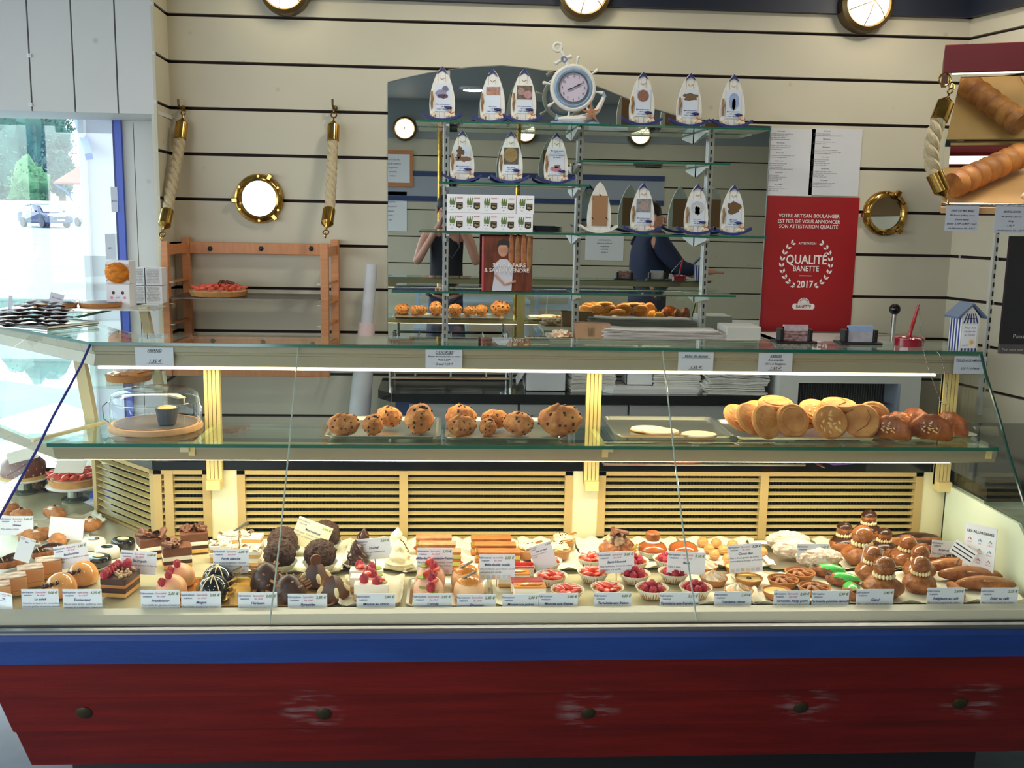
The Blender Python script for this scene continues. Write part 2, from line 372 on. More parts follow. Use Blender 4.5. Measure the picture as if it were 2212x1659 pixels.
for i, (px, py, r, dy, lb) in enumerate([(8, 300, 4.6, 0, 'dark green tree at the left edge of the shop window'), (92, 290, 3.6, 5, 'tall dark tree in the middle of the window view'), (130, 376, 1.6, 3.0, 'smaller dark tree beside the house with a tiled roof'), (55, 240, 6.0, 14, 'tall tree reaching above the window, farther back than the others')]):
    tree(at(px, py, YT+dy), (r*.62, r*.5, r), lb, 1600, LEAF, .45, i+3)
tree(at(62, 408, YW+2), (1.3, 1, 1.7), 'rounded bright green bush above the boundary wall', 700, LEAF2, .3, 11)
# house at the window's right
YH = YW+1.6
hx0, hx1 = at(158, 400, YH).x, at(260, 400, YH).x
t = thing('house', 'pale house with a tiled roof seen through the shop window', 'house', (hx0, YH, ZG))
z1 = at(160, 392, YH).z-ZG
MB().bb((0, 0, 0), (hx1-hx0, 6, z1)).obj('wall', wallm, t)
TILE = mat('roof_tile', (120, 66, 54), .8, var=.3, vs=3)
zr0 = at(140, 394, YH-.7).z-ZG; zr1 = at(190, 355, YH+2).z-ZG
mb = MB(); W_ = hx1-hx0
mb.add([(-1.0, -.8, zr0), (W_+1, -.8, zr0), (W_+1, 3, zr1+.6), (.5, 3, zr1+.6), (-1.0, -.8, zr0-.12), (W_+1, -.8, zr0-.12), (W_+1, 3, zr1+.5), (.5, 3, zr1+.5)], [(0, 1, 2, 3), (7, 6, 5, 4), (0, 4, 5, 1), (0, 3, 7, 4), (1, 5, 6, 2), (3, 2, 6, 7)])
mb.obj('porch_roof', TILE, t)
MB().tube([(-.9, -.7, zr0-.15), (-.3, -.3, zr0-.6), (0, 0, zr0-1.4)], .06, 6).obj('roof_bracket', BLUEF, t)
MB().bb((1.0, 1.5, z1), (W_, 6, z1+4)).obj('upper_wall', wallm, t)
zr = at(180, 270, YH+1).z-ZG
mb = MB(); mb.add([(.4, .9, zr), (W_, .9, zr), (W_, 4, zr+2.4), (2.2, 4, zr+2.4), (.4, .9, zr-.15), (W_, .9, zr-.15)], [(0, 1, 2, 3), (0, 4, 5, 1)]); mb.obj('upper_roof', TILE, t)
# awning arm outside the pane
a = at(150, 225, WY+.62); b = at(188, 325, WY+.25); a.z += .05
mb = MB(); d = (b-a).normalized(); mb.tube([a-d*.05, b+d*.05], .022, 4); tag(mb.obj('awning_arm', mat('awning_blue', (80, 120, 215), .4)), 'slanting blue awning arm outside the shop window', 'awning arm')
# cars
def car(px, py, w_px, label, body, grp):
    g = gp(px, py); k_ = g.y*w_px/2200/4.0
    t = thing('car', label, 'car', g, R_(139), grp); t.scale = (k_, k_, k_)
    L2, H, W2 = 2.1, 1.62, .9
    prof = [(-L2, .32), (-L2, .72), (-1.75, .92), (-1.05, 1.02), (-.45, 1.52), (.2, H), (1.2, 1.55), (1.75, 1.08), (L2, .98), (L2, .4), (1.7, .3), (-1.7, .3)]
    mb = MB(); n = len(prof)
    vs = [(x, -W2+(.16 if z > 1.05 else 0), z) for x, z in prof]+[(x, W2-(.16 if z > 1.05 else 0), z) for x, z in prof]
    # nose points along -x
    mb.add(vs, [tuple(range(n)), tuple(range(n, 2*n))[::-1]]+[(i, n+i, n+(i+1) % n, (i+1) % n) for i in range(n)])
    mb.obj('body', body, t, bevel=.06)
    gm = mat('car_glass', (120, 170, 190), .1)
    MB().add([(-1.06, -.66, 1.06), (-1.06, .66, 1.06), (-.5, .6, 1.5), (-.5, -.6, 1.5)], [(0, 1, 2, 3)]).obj('windscreen', gm, t).location = (-.02, 0, .03)
    mb = MB()
    for s in (-1, 1):
        mb.add([(-.85, s*.86, 1.08), (.1, s*.86, 1.08), (.1, s*.76, 1.48), (-.4, s*.76, 1.45)], [(0, 1, 2, 3)]); mb.add([(.16, s*.86, 1.08), (1.4, s*.86, 1.08), (1.1, s*.76, 1.44), (.16, s*.76, 1.48)], [(0, 1, 2, 3)])
    mb.obj('side_window', gm, t)
    for x in (-1.3, 1.3):
        for s in (-1, 1):
            wh = MB().lathe([(.0, .12), (.2, .12), (.2, .1), (.33, .1), (.34, .0), (.33, -.1), (0, -.1)], 18, ax='y').obj('wheel', BLACK, t); wh.location = (x, s*.84, .33)
            MB().lathe([(0, .13*1), (.19, .125)], 12, ax='y').obj('hubcap', STEEL, wh)
    MB().bb((-2.13, -.5, .62), (-2.09, .5, .74)).obj('grille', BLACK, t)
    MB().bb((-2.135, -.26, .48), (-2.1, .26, .59)).obj('number_plate', WHITE, t)
    for s in (-1, 1):
        MB().ball((-1.98, s*.66, .84), (.16, .18, .08), 10, 6).obj('headlight', mat('lamp_glass', (220, 228, 235), .1), t)
        MB().ball((-.75, s*1.0, 1.12), (.08, .1, .08), 8, 6).obj('door_mirror', body, t)
car(98, 491, 120, 'dark blue-grey car parked across the street, seen through the window', mat('car_paint_dark', (30, 44, 72), .25, .2), 'cars parked across the street')
car(212, 490, 112, 'pale silver car parked to the right of the dark car', mat('car_paint_pale', (96, 108, 124), .25, .2), 'cars parked across the street')
p = atz(42, 480, -.2); t = tag(MB().tube([p, p+Vector((0, 0, 2.6))], .03, 6).obj('street_pole', STEEL), 'thin grey pole standing by the boundary wall', 'pole')
# ================================================================ DISPLAY CASE
DZ = .630; TZ = 1.205; SZ = .969; LY = 2.815
XR = 1.464; K = .4142                                    # the case turns 45 degrees at its left mitre
def mx_(y): return -.934-(2.70-y)*K                      # x of the mitre at depth y
case = thing('display_case', 'long curved-glass pastry display case with blue band and red plank front', 'display case')
GP = [(2.700, 1.198), (2.668, 1.15), (2.618, 1.09), (2.567, 1.03), (2.515, .96), (2.447, .88), (2.37, .79), (2.285, .71), (2.225, .655), (2.203, .630)]
def off(p, d):                                           # point on the second, turned leg: from the mitre along (-1,1)
    return (mx_(p)-d*.7071, p+d*.7071)
def sweep(mb, prof, xr, d=2.2, closed=True, smooth=False):
    """profile (y,z) swept from the right end to the mitre and along the turned leg"""
    n = len(prof); rows = []
    for xk in ('r', 'm', 'l'):
        for (y, z) in prof:
            if xk == 'r': rows.append((xr, y, z))
            elif xk == 'm': rows.append((mx_(y), y, z))
            else: X, Y_ = off(y, d); rows.append((X, Y_, z))
    fs = []
    for b in (0, n):
        for i in range(n if closed else n-1): j = (i+1) % n; fs.append((b+i, b+j, b+n+j, b+n+i))
    mb.add(rows, fs, smooth)
    if closed: mb.add(rows[:n], [tuple(range(n))]); mb.add(rows[2*n:], [tuple(range(n))[::-1]])
    return mb
# deck (with its continuation to the left)
DECK = mat('deck_steel', (190, 184, 150), .3, .2)
mb = MB(); mb.prism([(XR, 2.27), (mx_(2.27), 2.27), (mx_(2.27)-1.5, 2.27+1.5), (-1.9, 4.05), (-1.2, 4.05), (-1.2, 3.25), (-.80, LY), (XR, LY)], DZ-.03, DZ); mb.obj('deck', DECK, case)
mb = MB(); sweep(mb, [(2.275, DZ-.02), (2.275, .643), (2.262, .648), (2.235, .643), (2.205, .628), (2.2, .60)], 1.95); mb.obj('front_rail', mat('rail_cream', (176, 172, 158), .35), case)
mb = MB(); sweep(mb, [(2.2, .635), (2.192, .635), (2.192, .60), (2.2, .60)], 1.95); mb.obj('rubber_seal', BLACK, case)
mb = MB(); sweep(mb, [(2.2, .633), (2.172, .633), (2.166, .629), (2.166, .625), (2.2, .61)], 1.95); mb.obj('metal_strip', STEEL, case)
zB = CAMZ-.4585*2.165
BAND = mat('blue_band_paint', (26, 60, 126), .45, var=.2, vs=4, stretch=(1, 1, 8), bump=.1)
mb = MB(); sweep(mb, [(2.24, .625), (2.168, .625), (2.158, .614), (2.165, zB), (2.24, zB)], 1.95); mb.obj('blue_band', BAND, case)
# hull of three red planks with leaning ends
RED = mat('red_stain', (112, 20, 12), .42, var=.35, vs=3, stretch=(1, 4, 14), bump=.15, bs=20)
zr = [zB, CAMZ-.4925*2.23, CAMZ-.527*2.285, CAMZ-.5635*2.34]; yr = [2.185, 2.225, 2.27, 2.325]
def hull_x(y, z, side):
    return None
lt = [at(-60, 1425, 2.185).x, at(-8, 1497, 2.225).x, at(31, 1565, 2.27).x, at(70, 1628, 2.325).x]
rt = [at(2380, 1410, 2.185).x]*4
for k in range(3):
    mb = MB(); e = .004; y0, y1, z0, z1 = yr[k], yr[k+1]-.010, zr[k], zr[k+1]+.0015
    vs = []
    for y, z, l_, r_ in ((y0, z0, lt[k], rt[k]), (y1, z1, lt[k+1], rt[k+1])):
        vs += [(l_, y, z), (r_, y, z), (r_, y+.025, z), (l_, y+.025, z)]
    mb.add(vs, [(0, 1, 5, 4), (1, 2, 6, 5), (2, 3, 7, 6), (3, 0, 4, 7), (3, 2, 1, 0), (4, 5, 6, 7)]); mb.obj('red_plank', RED, case, bevel=.003)
# lower body behind planks and black toe kick
mb = MB(); mb.prism([(2.26, .60), (2.26, zB), (2.36, zr[3]), (2.85, zr[3]), (2.85, .60)], lt[3]+.02, rt[3]-.02, 'x'); mb.obj('carcass', mat('dark_panel', (40, 38, 42), .6), case)
xk0 = at(156, 1640, 2.45).x; xk1 = at(2108, 1620, 2.45).x
MB().bb((xk0, 2.45, 0), (xk1, 2.8, zr[3])).obj('toe_kick', BLACK, case)
DB = mat('dark_bronze', (62, 54, 34), .45, .5)
WORN = mat('worn_red', (128, 64, 60), .8, var=.4, vs=60)
BOLTS = []
for px, py in ((183, 1537), (700, 1539), (1270, 1538), (1729, 1526), (2072, 1517)):
    d = ray(px, py); n = Vector((0, -(zr[1]-zr[2]), -(yr[2]-yr[1]))).normalized()
    q0 = Vector((0, yr[1], zr[1])); t_ = (q0-CP).dot(n)/d.dot(n); p = CP+d*t_
    mb = MB(); mb.lathe([(0, .008), (.014, .0075), (.019, .004), (.019, -.004)], 20); o = mb.obj('bolt_head', DB, case)
    o.rotation_euler = n.to_track_quat('Z', 'Y').to_euler(); o.location = p+n*.001; BOLTS.append((p, px))
# pale scuffs rubbed into the red stain around the bolt heads
nt = RED.node_tree; N = nt.nodes; L = nt.links; bs_ = N['Principled BSDF']; src = bs_.inputs['Base Color'].links[0].from_socket; tc = N['Texture Coordinate']
nz = N.new('ShaderNodeTexNoise'); nz.inputs['Scale'].default_value = 14; nz.inputs['Detail'].default_value = 8; mp_ = N.new('ShaderNodeMapping'); mp_.inputs['Scale'].default_value = (1, 1, 5); L.new(tc.outputs['Object'], mp_.inputs[0]); L.new(mp_.outputs[0], nz.inputs['Vector']); acc = None
for p, px in BOLTS:
    if px == 183: continue
    d = N.new('ShaderNodeVectorMath'); d.operation = 'DISTANCE'; L.new(tc.outputs['Object'], d.inputs[0]); d.inputs[1].default_value = tuple(p+Vector(({700: -.03, 1270: 0, 1729: .01, 2072: .025}[px], 0, .012)))
    mr_ = N.new('ShaderNodeMapRange'); mr_.inputs[1].default_value = .085; mr_.inputs[2].default_value = .045; L.new(d.outputs['Value'], mr_.inputs[0])
    if acc is None: acc = mr_.outputs[0]
    else: a_ = N.new('ShaderNodeMath'); a_.operation = 'MAXIMUM'; L.new(acc, a_.inputs[0]); L.new(mr_.outputs[0], a_.inputs[1]); acc = a_.outputs[0]
m2_ = N.new('ShaderNodeMapRange'); m2_.inputs[1].default_value = .50; m2_.inputs[2].default_value = .72; L.new(nz.outputs['Fac'], m2_.inputs[0]); ml = N.new('ShaderNodeMath'); ml.operation = 'MULTIPLY'; L.new(acc, ml.inputs[0]); L.new(m2_.outputs[0], ml.inputs[1])
mx2 = N.new('ShaderNodeMix'); mx2.data_type = 'RGBA'; L.new(ml.outputs[0], mx2.inputs[0]); L.new(src, mx2.inputs[6]); mx2.inputs[7].default_value = (.20, .115, .115, 1); L.new(mx2.outputs[2], bs_.inputs['Base Color'])
GLASSC = glass('double_surface_glass', (.95, .99, .97), ior=1.75)
# curved front glass: three panes with narrow gaps
xj = [XR, at(1437, 800, 2.66).x, at(640, 800, 2.66).x]
def curved(mb, xa, xb, th=.0):
    n = len(GP); fine = []
    for i in range(n-1):
        for t in (0, .5): a, b = GP[i], GP[i+1]; fine.append((a[0]*(1-t)+b[0]*t, a[1]*(1-t)+b[1]*t))
    fine.append(GP[-1])
    vs = []
    for y, z in fine: vs += [(xa(y), y, z), (xb(y), y, z)]
    mb.add(vs, [(2*i, 2*i+1, 2*i+3, 2*i+2) for i in range(len(fine)-1)], True)
g_ = .0025
for xa, xb in ((lambda y: xj[1]+g_, lambda y: XR), (lambda y: xj[2]+g_, lambda y: xj[1]-g_), (lambda y: mx_(y)+g_, lambda y: xj[2]-g_)):
    mb = MB(); curved(mb, xa, xb); mb.obj('curved_glass_pane', GLASSC, case)
mb = MB(); vs = []
for y, z in GP: X2, Y2 = off(y, 1.9); vs += [(mx_(y)-g_, y, z), (X2, Y2, z)]
mb.add(vs, [(2*i, 2*i+1, 2*i+3, 2*i+2) for i in range(len(GP)-1)], True); mb.obj('curved_glass_pane', GLASSC, case)
EDG = mat('glass_joint', (168, 182, 172), .1, .3)
for xx, em in ((xj[1], EDG), (xj[2], EDG)):
    MB().tube([(xx, y-.001, z) for y, z in GP], .0021, 6).obj('pane_edge', em, case)
MB().tube([(XR, y-.001, z) for y, z in GP], .0042, 6).obj('pane_edge', mat('dark_green_edge', (34, 66, 56), .15), case)
MB().tube([(mx_(y), y-.001, z) for y, z in GP], .0035, 6).obj('pane_edge', mat('blue_edge', (46, 48, 120), .2), case)
mb = MB(); mb.add([(XR, y, z) for y, z in GP]+[(XR, 2.80, .648), (XR, 2.80, 1.198)], [tuple(range(len(GP)+2))]); mb.obj('end_glass', GLASS, case)
# top glass
TOPG = glass('green_tint_glass', (.90, .97, .94))
top = [(XR, 2.70), (XR, 2.905), (-.88, 2.905), (-.95, 2.98), tuple(atz(158, 684, TZ).xy), tuple(atz(336, 646, TZ).xy[:1])+(3.97,), (-2.05, 3.97), (-2.05, 3.784), (mx_(2.70), 2.70)]
mb = MB(); mb.prism(top, TZ-.008, TZ); o = mb.obj('top_glass', TOPG, case)
mb = MB(); mb.bb((mx_(2.698), 2.697, TZ-.008), (XR, 2.6995, TZ)); mb.bb((XR, 2.697, TZ-.008), (XR+.003, 2.905, TZ))
for q0, q1 in ((top[3], top[4]), (top[4], top[5]), (top[7], top[8])):
    a = Vector((*q0, TZ-.004)); b = Vector((*q1, TZ-.004)); mb.box((a+b)/2, ((b-a).length, .003, .008), Matrix.Rotation(math.atan2(b.y-a.y, b.x-a.x), 3, 'Z'))
mb.obj('glass_edge', GLEDGE, o)
# upper fascia with lamp
FAS = mat('fascia_beige', (150, 141, 116), .4)
mb = MB(); sweep(mb, [(2.705, 1.196), (2.705, 1.180), (2.712, 1.178), (2.712, 1.172), (2.716, 1.170), (2.708, 1.142), (2.715, 1.139), (2.76, 1.139), (2.76, 1.196)], XR-.004, 1.55); mb.obj('upper_fascia', FAS, case)
LAMP = mat('lamp_tube', (255, 246, 214), .5, emit=7, ecol=(255, 240, 200))
xl = at(2020, 806, 2.71).x
mb = MB(); mb.bb((mx_(2.71)+.01, 2.706, 1.134), (xl, 2.722, 1.139)); mb.obj('upper_lamp_tube', LAMP, case)
area('case_lamp_light', ((mx_(2.71)+xl)/2, 2.735, 1.132), abs(xl-mx_(2.71))-.05, 5.0, (1.0, .82, .48), (0, -.1, -1), .03)
# middle shelf
sy0, sy1 = 2.545, 2.80
MG = glass('shelf_glass', (.90, .97, .93))
mb = MB(); mb.prism([(XR-.01, sy0), (XR-.01, sy1), (mx_(sy1)+.02, sy1), (mx_(sy1)-.28, sy1+.3), (mx_(sy0)-.25, sy0+.27), (mx_(sy0), sy0)], SZ-.008, SZ); o = mb.obj('middle_shelf', MG, case)
MB().bb((mx_(sy0), sy0-.002, SZ-.009), (XR-.012, sy0+.0005, SZ)).obj('glass_edge', GLEDGE, o)
mb = MB(); sweep(mb, [(2.562, .958), (2.562, .952), (2.568, .925), (2.575, .921), (2.62, .921), (2.62, .958)], at(2152, 980, 2.565).x, 1.5); mb.obj('lower_fascia', FAS, case)
mb = MB(); mb.bb((mx_(2.6)+.05, 2.585, .917), (XR-.12, 2.60, .921)); mb.obj('lower_lamp_tube', LAMP, case)
area('case_lamp_light', (.2, 2.62, .914), 2.3, 10.0, (1.0, .89, .66), (0, -.12, -1), .03)
for px in (399, 1315):
    p = at(px, 969, 2.56); MB().box(p, (.022, .012, .016)).obj('shelf_clip', CREAM, case)
# brackets under the shelf glass and slim posts
YEL = mat('post_cream', (214, 192, 128), .4)
for px in (460, 1281, 2047):
    x = at(px, 900, 2.80).x
    mb = MB()
    for dx in (-.0165, -.0055, .0055, .0165): mb.bb((x+dx-.0045, 2.795, .80), (x+dx+.0045, 2.812, 1.139))
    mb.bb((x-.021, 2.802, .80), (x+.021, 2.815, 1.139)); mb.bb((x-.019, 2.775, .785), (x+.019, 2.812, .812)); mb.obj('post', YEL, case)
    mb = MB(); mb.bb((x-.008, 2.56, SZ-.034), (x+.008, 2.80, SZ-.009)); mb.obj('shelf_bracket', YEL, case)
# left mitre posts
for px, py, Y in ((175, 820, 2.86), (312, 700, 3.6)):
    p = at(px, py, Y); b = at(px+35, py+150, Y+.02)
    mb = MB(); mb.tube([p+Vector((0, 0, .06)), b], .02, 4); mb.obj('slanted_post', CREAM, case)
a = at(70, 952, 2.56); b = at(228, 912, 2.80); MB().tube([a, b], .006, 4).obj('shelf_bracket', CREAM, case)
# louvred panels at the back of the deck
SLAT = mat('slat_cream', (184, 164, 106), .38); SLATF = mat('frame_tan', (180, 154, 100), .45)
FIN = mat('evaporator_black', (24, 24, 24), .6)
z0, z1 = DZ+.001, .832
def louvre(xa, xb, mids, parent, y=LY, nm='louvre_panel', Mw=None):
    t = MB(); L = xb-xa; fr = MB(); fr.X = Mw; sl = MB(); sl.X = Mw; bk = MB(); bk.X = Mw
    fr.bb((xa, y, z0), (xa+.022, y+.02, z1)); fr.bb((xb-.022, y, z0), (xb, y+.02, z1)); fr.bb((xa, y, z1-.012), (xb, y+.02, z1)); fr.bb((xa, y, z0), (xb, y+.02, z0+.008))
    for m in mids: fr.bb((m-.012, y-.002, z0), (m+.012, y+.02, z1))
    n = 9; dz = (z1-.014-z0-.008)/n
    for i in range(n):
        z = z0+.008+dz*(i+.5)
        sl.add([(xa+.02, y+.002, z-.0055), (xb-.02, y+.002, z-.0055), (xb-.02, y+.016, z-.001), (xa+.02, y+.016, z-.001),
                (xa+.02, y+.002, z-.0035), (xb-.02, y+.002, z-.0035), (xb-.02, y+.016, z+.0015), (xa+.02, y+.016, z+.0015)],
               [(0, 1, 5, 4), (4, 5, 6, 7), (3, 2, 1, 0), (7, 6, 2, 3)])
    bk.bb((xa+.01, y+.06, z0), (xb-.01, y+.065, z1))
    k = xa+.02
    while k < xb-.02: bk.bb((k, y+.045, z0), (k+.0035, y+.06, z1)); k += .0095
    o = fr.obj(nm, SLATF, parent); sl.obj('slats', SLAT, o); bk.obj('cooling_fins', FIN, o)
X_ = lambda px: at(px, 1090, LY).x
louvre(X_(513), X_(1236), [X_(872)], case); louvre(X_(1291), X_(1990), [X_(1649)], case); louvre(X_(333), X_(456), [X_(366)], case)
# 45 degree panel
Mw = Matrix.Translation((X_(333), LY, 0)) @ Matrix.Rotation(R_(-45), 4, 'Z')
louvre(-.36, 0, [], case, 0, Mw=Mw)
mb = MB(); 
for a_, b_ in ((456, 513), (1236, 1291), (1990, 2040)): MB().bb((X_(a_), LY+.004, z0), (X_(b_), LY+.02, z1)).obj('back_panel', CREAML, case)
# black work surface behind the case (staff side)
GRAN = mat('black_granite', (20, 20, 22), .08, var=.5, vs=300)
q = X_(333)
mb = MB(); mb.prism([(q-.265, LY+.262), (q, LY+.001), (X_(2036), LY+.001), (X_(2036), 3.12), (q+.1, 3.12), (q-.05, LY+.47)], .833, .857)
tag(mb.obj('staff_worktop', GRAN, bevel=.003), 'black polished worktop running behind the louvres of the display case', 'worktop')
mb = MB(); mb.bb((q+.12, LY+.1, .0), (X_(2030), 3.08, .833)); tag(mb.obj('staff_cabinet', mat('grey_laminate', (168, 168, 166), .4)), 'grey cabinet carrying the black worktop behind the display case', 'cabinet')
# checkout counter at the right end
cx = 1.480
t = thing('checkout_counter', 'pale green-white counter with black top at the right end of the case', 'counter')
PG = mat('pale_green_panel', (206, 216, 192), .45)
MB().bb((cx, 2.64, .66), (2.1, 3.5, .80)).obj('body', PG, t); MB().bb((1.9, 2.9, 0), (2.1, 3.5, .66)).obj('body', PG, t); MB().bb((cx-.006, 2.62, .80), (2.12, 3.52, .838)).obj('countertop', GRAN, t)
mb = MB(); mb.prism([(2.25, DZ), (2.80, DZ), (2.80, .80), (2.42, .80), (2.25, .675)], XR-.012, XR-.004, 'x'); mb.obj('end_panel', PG, case)
# ================================================================ THINGS ON THE BACK WALL
W0 = WALLY-.001
# mirror with arched top, two panes
MY = WALLY-.012
tp = [(838, 178), (870, 170), (925, 158), (966, 151.5)]
tp2 = [(968, 151.5), (1020, 145), (1085, 142), (1140, 147), (1200, 157), (1262, 176), (1320, 199), (1400, 232), (1480, 256), (1560, 268), (1650, 272)]
zb_ = .90
mir = thing('wall_mirror', 'large arched mirror on the board wall behind the glass shelves', 'mirror', (0, 0, 0))
for tpts in (tp, tp2):
    P_ = [at(x, y, MY) for x, y in tpts]
    xr_ = P_[-1].x if tpts is tp else at(1652, 500, MY).x
    xl_ = at(838, 400, MY).x if tpts is tp else P_[0].x
    pts = [(p.x, p.z) for p in P_]; pts[0] = (xl_, pts[0][1]); pts[-1] = (xr_, pts[-1][1])
    pts = pts+[(xr_, zb_), (xl_, zb_)]
    MB().prism(pts, MY, MY+.006, 'y').obj('mirror_pane', MIRROR, mir)
    MB().tube([(p[0], MY-.001, p[1]) for p in pts], .0025, 5).obj('pane_rim', mat('rim_grey', (120, 128, 126), .3), mir)
# slotted uprights
UP = mat('upright_grey', (170, 172, 168), .35, .6)
SY1 = MY-.002
def upright(px0, py0, px1, py1, label):
    a = at(px0, py0, SY1-.01); b = at(px1, py1, SY1-.01); x = (a.x+b.x)/2
    t = thing('shelf_upright', label, 'shelf upright', (x, SY1-.01, b.z), 0, 'slotted uprights on the mirror'); h = a.z-b.z
    MB().bb((-.0125, -.011, 0), (.0125, .011, h)).obj('profile', UP, t, bevel=.0015)
    mb = MB(); z = .01
    while z < h-.03: mb.bb((-.003, -.0125, z), (.003, -.0113, z+.018)); z += .032
    mb.obj('slots', BLACK, t)
upright(967, 153, 960, 735, 'slotted grey upright on the mirror, leftmost of three')
upright(1253, 275, 1243, 735, 'slotted grey upright in the middle of the mirror')
upright(1532, 275, 1520, 735, 'slotted grey upright on the mirror nearest the red poster')
# glass wall shelves
SG = glass('shelf_glass_wall', (.93, .98, .95))
SHF = {}
def wshelf(key, xl, yl, xr, yr_, dep, label, nbr):
    Yf = MY-.03-dep; a = at(xl, yl, Yf); b = at(xr, yr_, Yf); z = (a.z+b.z)/2; SHF[key] = (z, Yf)
    t = thing('glass_shelf', label, 'shelf', ((a.x+b.x)/2, Yf, z), 0, 'glass shelves in front of the mirror'); W2 = (b.x-a.x)/2
    o = MB().bb((-W2, .002, -.008), (W2, dep, 0)).obj('shelf_pane', SG, t)
    MB().bb((-W2, 0, -.008), (W2, .0018, 0)).obj('front_edge', GLEDGE, t)
    for x in nbr:
        u = at(x, (yl+yr_)/2, Yf).x-(a.x+b.x)/2
        mb = MB(); mb.add([(u-.006, .02, -.012), (u-.006, dep+.02, -.012), (u-.006, dep+.02, -.05), (u-.006, .02, -.02), (u+.006, .02, -.012), (u+.006, dep+.02, -.012), (u+.006, dep+.02, -.05), (u+.006, .02, -.02)],
               [(0, 1, 2, 3), (7, 6, 5, 4), (0, 3, 7, 4), (0, 4, 5, 1), (3, 2, 6, 7)]); mb.obj('bracket', mat('white_bracket', (196, 200, 196), .3, .3), t)
wshelf('s1', 898, 259, 1665, 276, .20, 'topmost glass shelf on the mirror carrying boat frames and the clock', (967, 1253, 1532))
wshelf('s2', 948, 394, 1274, 397, .17, 'short glass shelf on the left carrying three boat frames', (967, 1253))
wshelf('s2b', 1252, 345, 1578, 353, .17, 'short empty glass shelf on the right of the mirror', (1253, 1532))
wshelf('s3', 905, 495, 1656, 514, .20, 'long glass shelf carrying the small white boxes and four boat frames', (967, 1253, 1532))
wshelf('s4', 846, 629, 1590, 637, .20, 'lowest glass shelf on the mirror carrying the standing book', (967, 1253, 1532))
# ---- boat shaped picture frames
BW = mat('boat_white', (226, 224, 216), .6, var=.12, vs=30, stretch=(6, 1, 1)); BNV = mat('boat_navy', (38, 44, 108), .5)
DRIFT = mat('driftwood', (158, 120, 78), .8, var=.3, vs=60); SAND = mat('shell_cream', (226, 208, 176), .7); HDF = mat('brown_hardboard', (158, 118, 84), .8)
TEALP = mat('pale_back_card', (186, 206, 196), .7); PHOTO = mat('photo_paper', (206, 214, 226), .35)
def boat_outline(w, h, n=12):
    l = []
    for i in range(n+1):
        t = i/n; x = w/2*(1-t**2.3)**.75*(.86+.14*math.sin(min(1, t*2.2)*math.pi/2)); l.append((x, t*h))
    return l
def boat(loc, yaw, label, pic, txt, sc=1.0, back=False):
    t = thing('boat_picture_frame', label, 'picture frame', loc, yaw+(math.pi if back else 0), 'white boat-shaped picture frames'); t.scale = (sc, sc, sc)
    l = boat_outline(.104, .192); out = [(x, z+.012) for x, z in l]+[(-x, z+.012) for x, z in l[::-1][1:]]
    MB().prism(out, -.008, .006, 'y').obj('hull', BW, t, bevel=.002)
    mb = MB(); mb.prism([(-.0205, .176), (0, .204), (.0205, .176), (0, .189)], -.013, .004, 'y'); mb.obj('bow_tip', BNV, t)
    arc = [(-.078+.156*i/12, .012*((i-6)/6)**2*2.0+.001) for i in range(13)]
    mb = MB(); mb.prism(arc+[(x, z+.010) for x, z in arc[::-1]], -.026, .010, 'y'); mb.obj('rocker_base', BNV if not back else BW, t)
    mb = MB()
    for x in (-.016, .012): mb.bb((x-.0006, -.0088, .145), (x+.0006, -.0078, .19))
    for x in (-.03, -.012, .008, .026): mb.bb((x-.0006, -.0088, .014), (x+.0006, -.0078, .036))
    mb.obj('plank_lines', mat('plank_line', (150, 150, 140), .8), t)
    MB().bb((-.028, -.0105, .038), (.032, -.0085, .142)).obj('card', PHOTO, t)
    if back:
        MB().bb((-.032, .0062, .03), (.032, .0085, .15)).obj('backboard', HDF, t)
        for x, z in ((0, .152), (-.03, .06), (.03, .06)): MB().tube([(x-.004, .0095, z-.004), (x+.004, .0095, z+.004)], .0018, 5).obj('clip', BLACK, t)
    else:
        MB().bb((-.03, .0062, .03), (.03, .0075, .15)).obj('backboard', HDF, t)
    MB().tube([(-.038, -.011, .048), (-.040, -.013, .07), (-.037, -.013, .085), (-.040, -.012, .10), (-.039, -.011, .112)], [.003, .0045, .0055, .0045, .003], 7).obj('driftwood_stick', DRIFT, t)
    st = []
    for i in range(10): r = .013 if i % 2 == 0 else .005; a = math.pi/2+i*math.pi/5; st.append((-.034+r*math.cos(a), .024+r*math.sin(a)))
    MB().prism(st, -.018, -.011, 'y').obj('starfish', SAND, t)
    mb = MB(); mb.ball((.024, -.016, .052), (.014, .006, .006), 12, 8, M=Matrix.Rotation(R_(6), 3, 'Y')); mb.ball((.012, -.016, .0535), (.005, .003, .0022), 8, 6); mb.obj('wooden_bird', BNV, t)
    MB().tube([(.026, -.016, .047), (.03, -.016, .038), (.026, -.016, .032)], .003, 6).obj('bird_legs', mat('orange_wood', (206, 150, 80), .6), t)
    mb = MB()
    for i in range(5): mb.ball((.02+.006*i, -.018, .022+.004*(i % 2)), (.006, .004, .006), 8, 6, .2, 2, i)
    mb.obj('shells', SAND, t)
    mb = MB(); mb.tube([(.028, -.019, .036), (.038, -.02, .03), (.048, -.018, .038)], .0014, 5); mb.tube([(.03, -.019, .026), (.04, -.02, .033)], .0014, 5); mb.obj('red_twine', mat('twine_red', (170, 60, 50), .7), t)
    mb = MB(); mb.tube([(-.008, -.0095, .162), (.0, -.0095, .155), (.004, -.0095, .160), (.01, -.0095, .161)], .0012, 5); mb.obj('gull', mat('gull_gold', (170, 158, 128), .6), t)
    if pic: pic(t)
    M = Matrix.Translation((0, -.0112, 0)) @ FACE; z = .13 if txt[0][:1] == '^' else .062
    mb = MB()
    for s_ in txt: mb.text(s_.strip('^'), .002, z, .0062, M, shear=.2, bold=.012); z -= .0085
    mb.obj('caption', INKB, t)
    return t
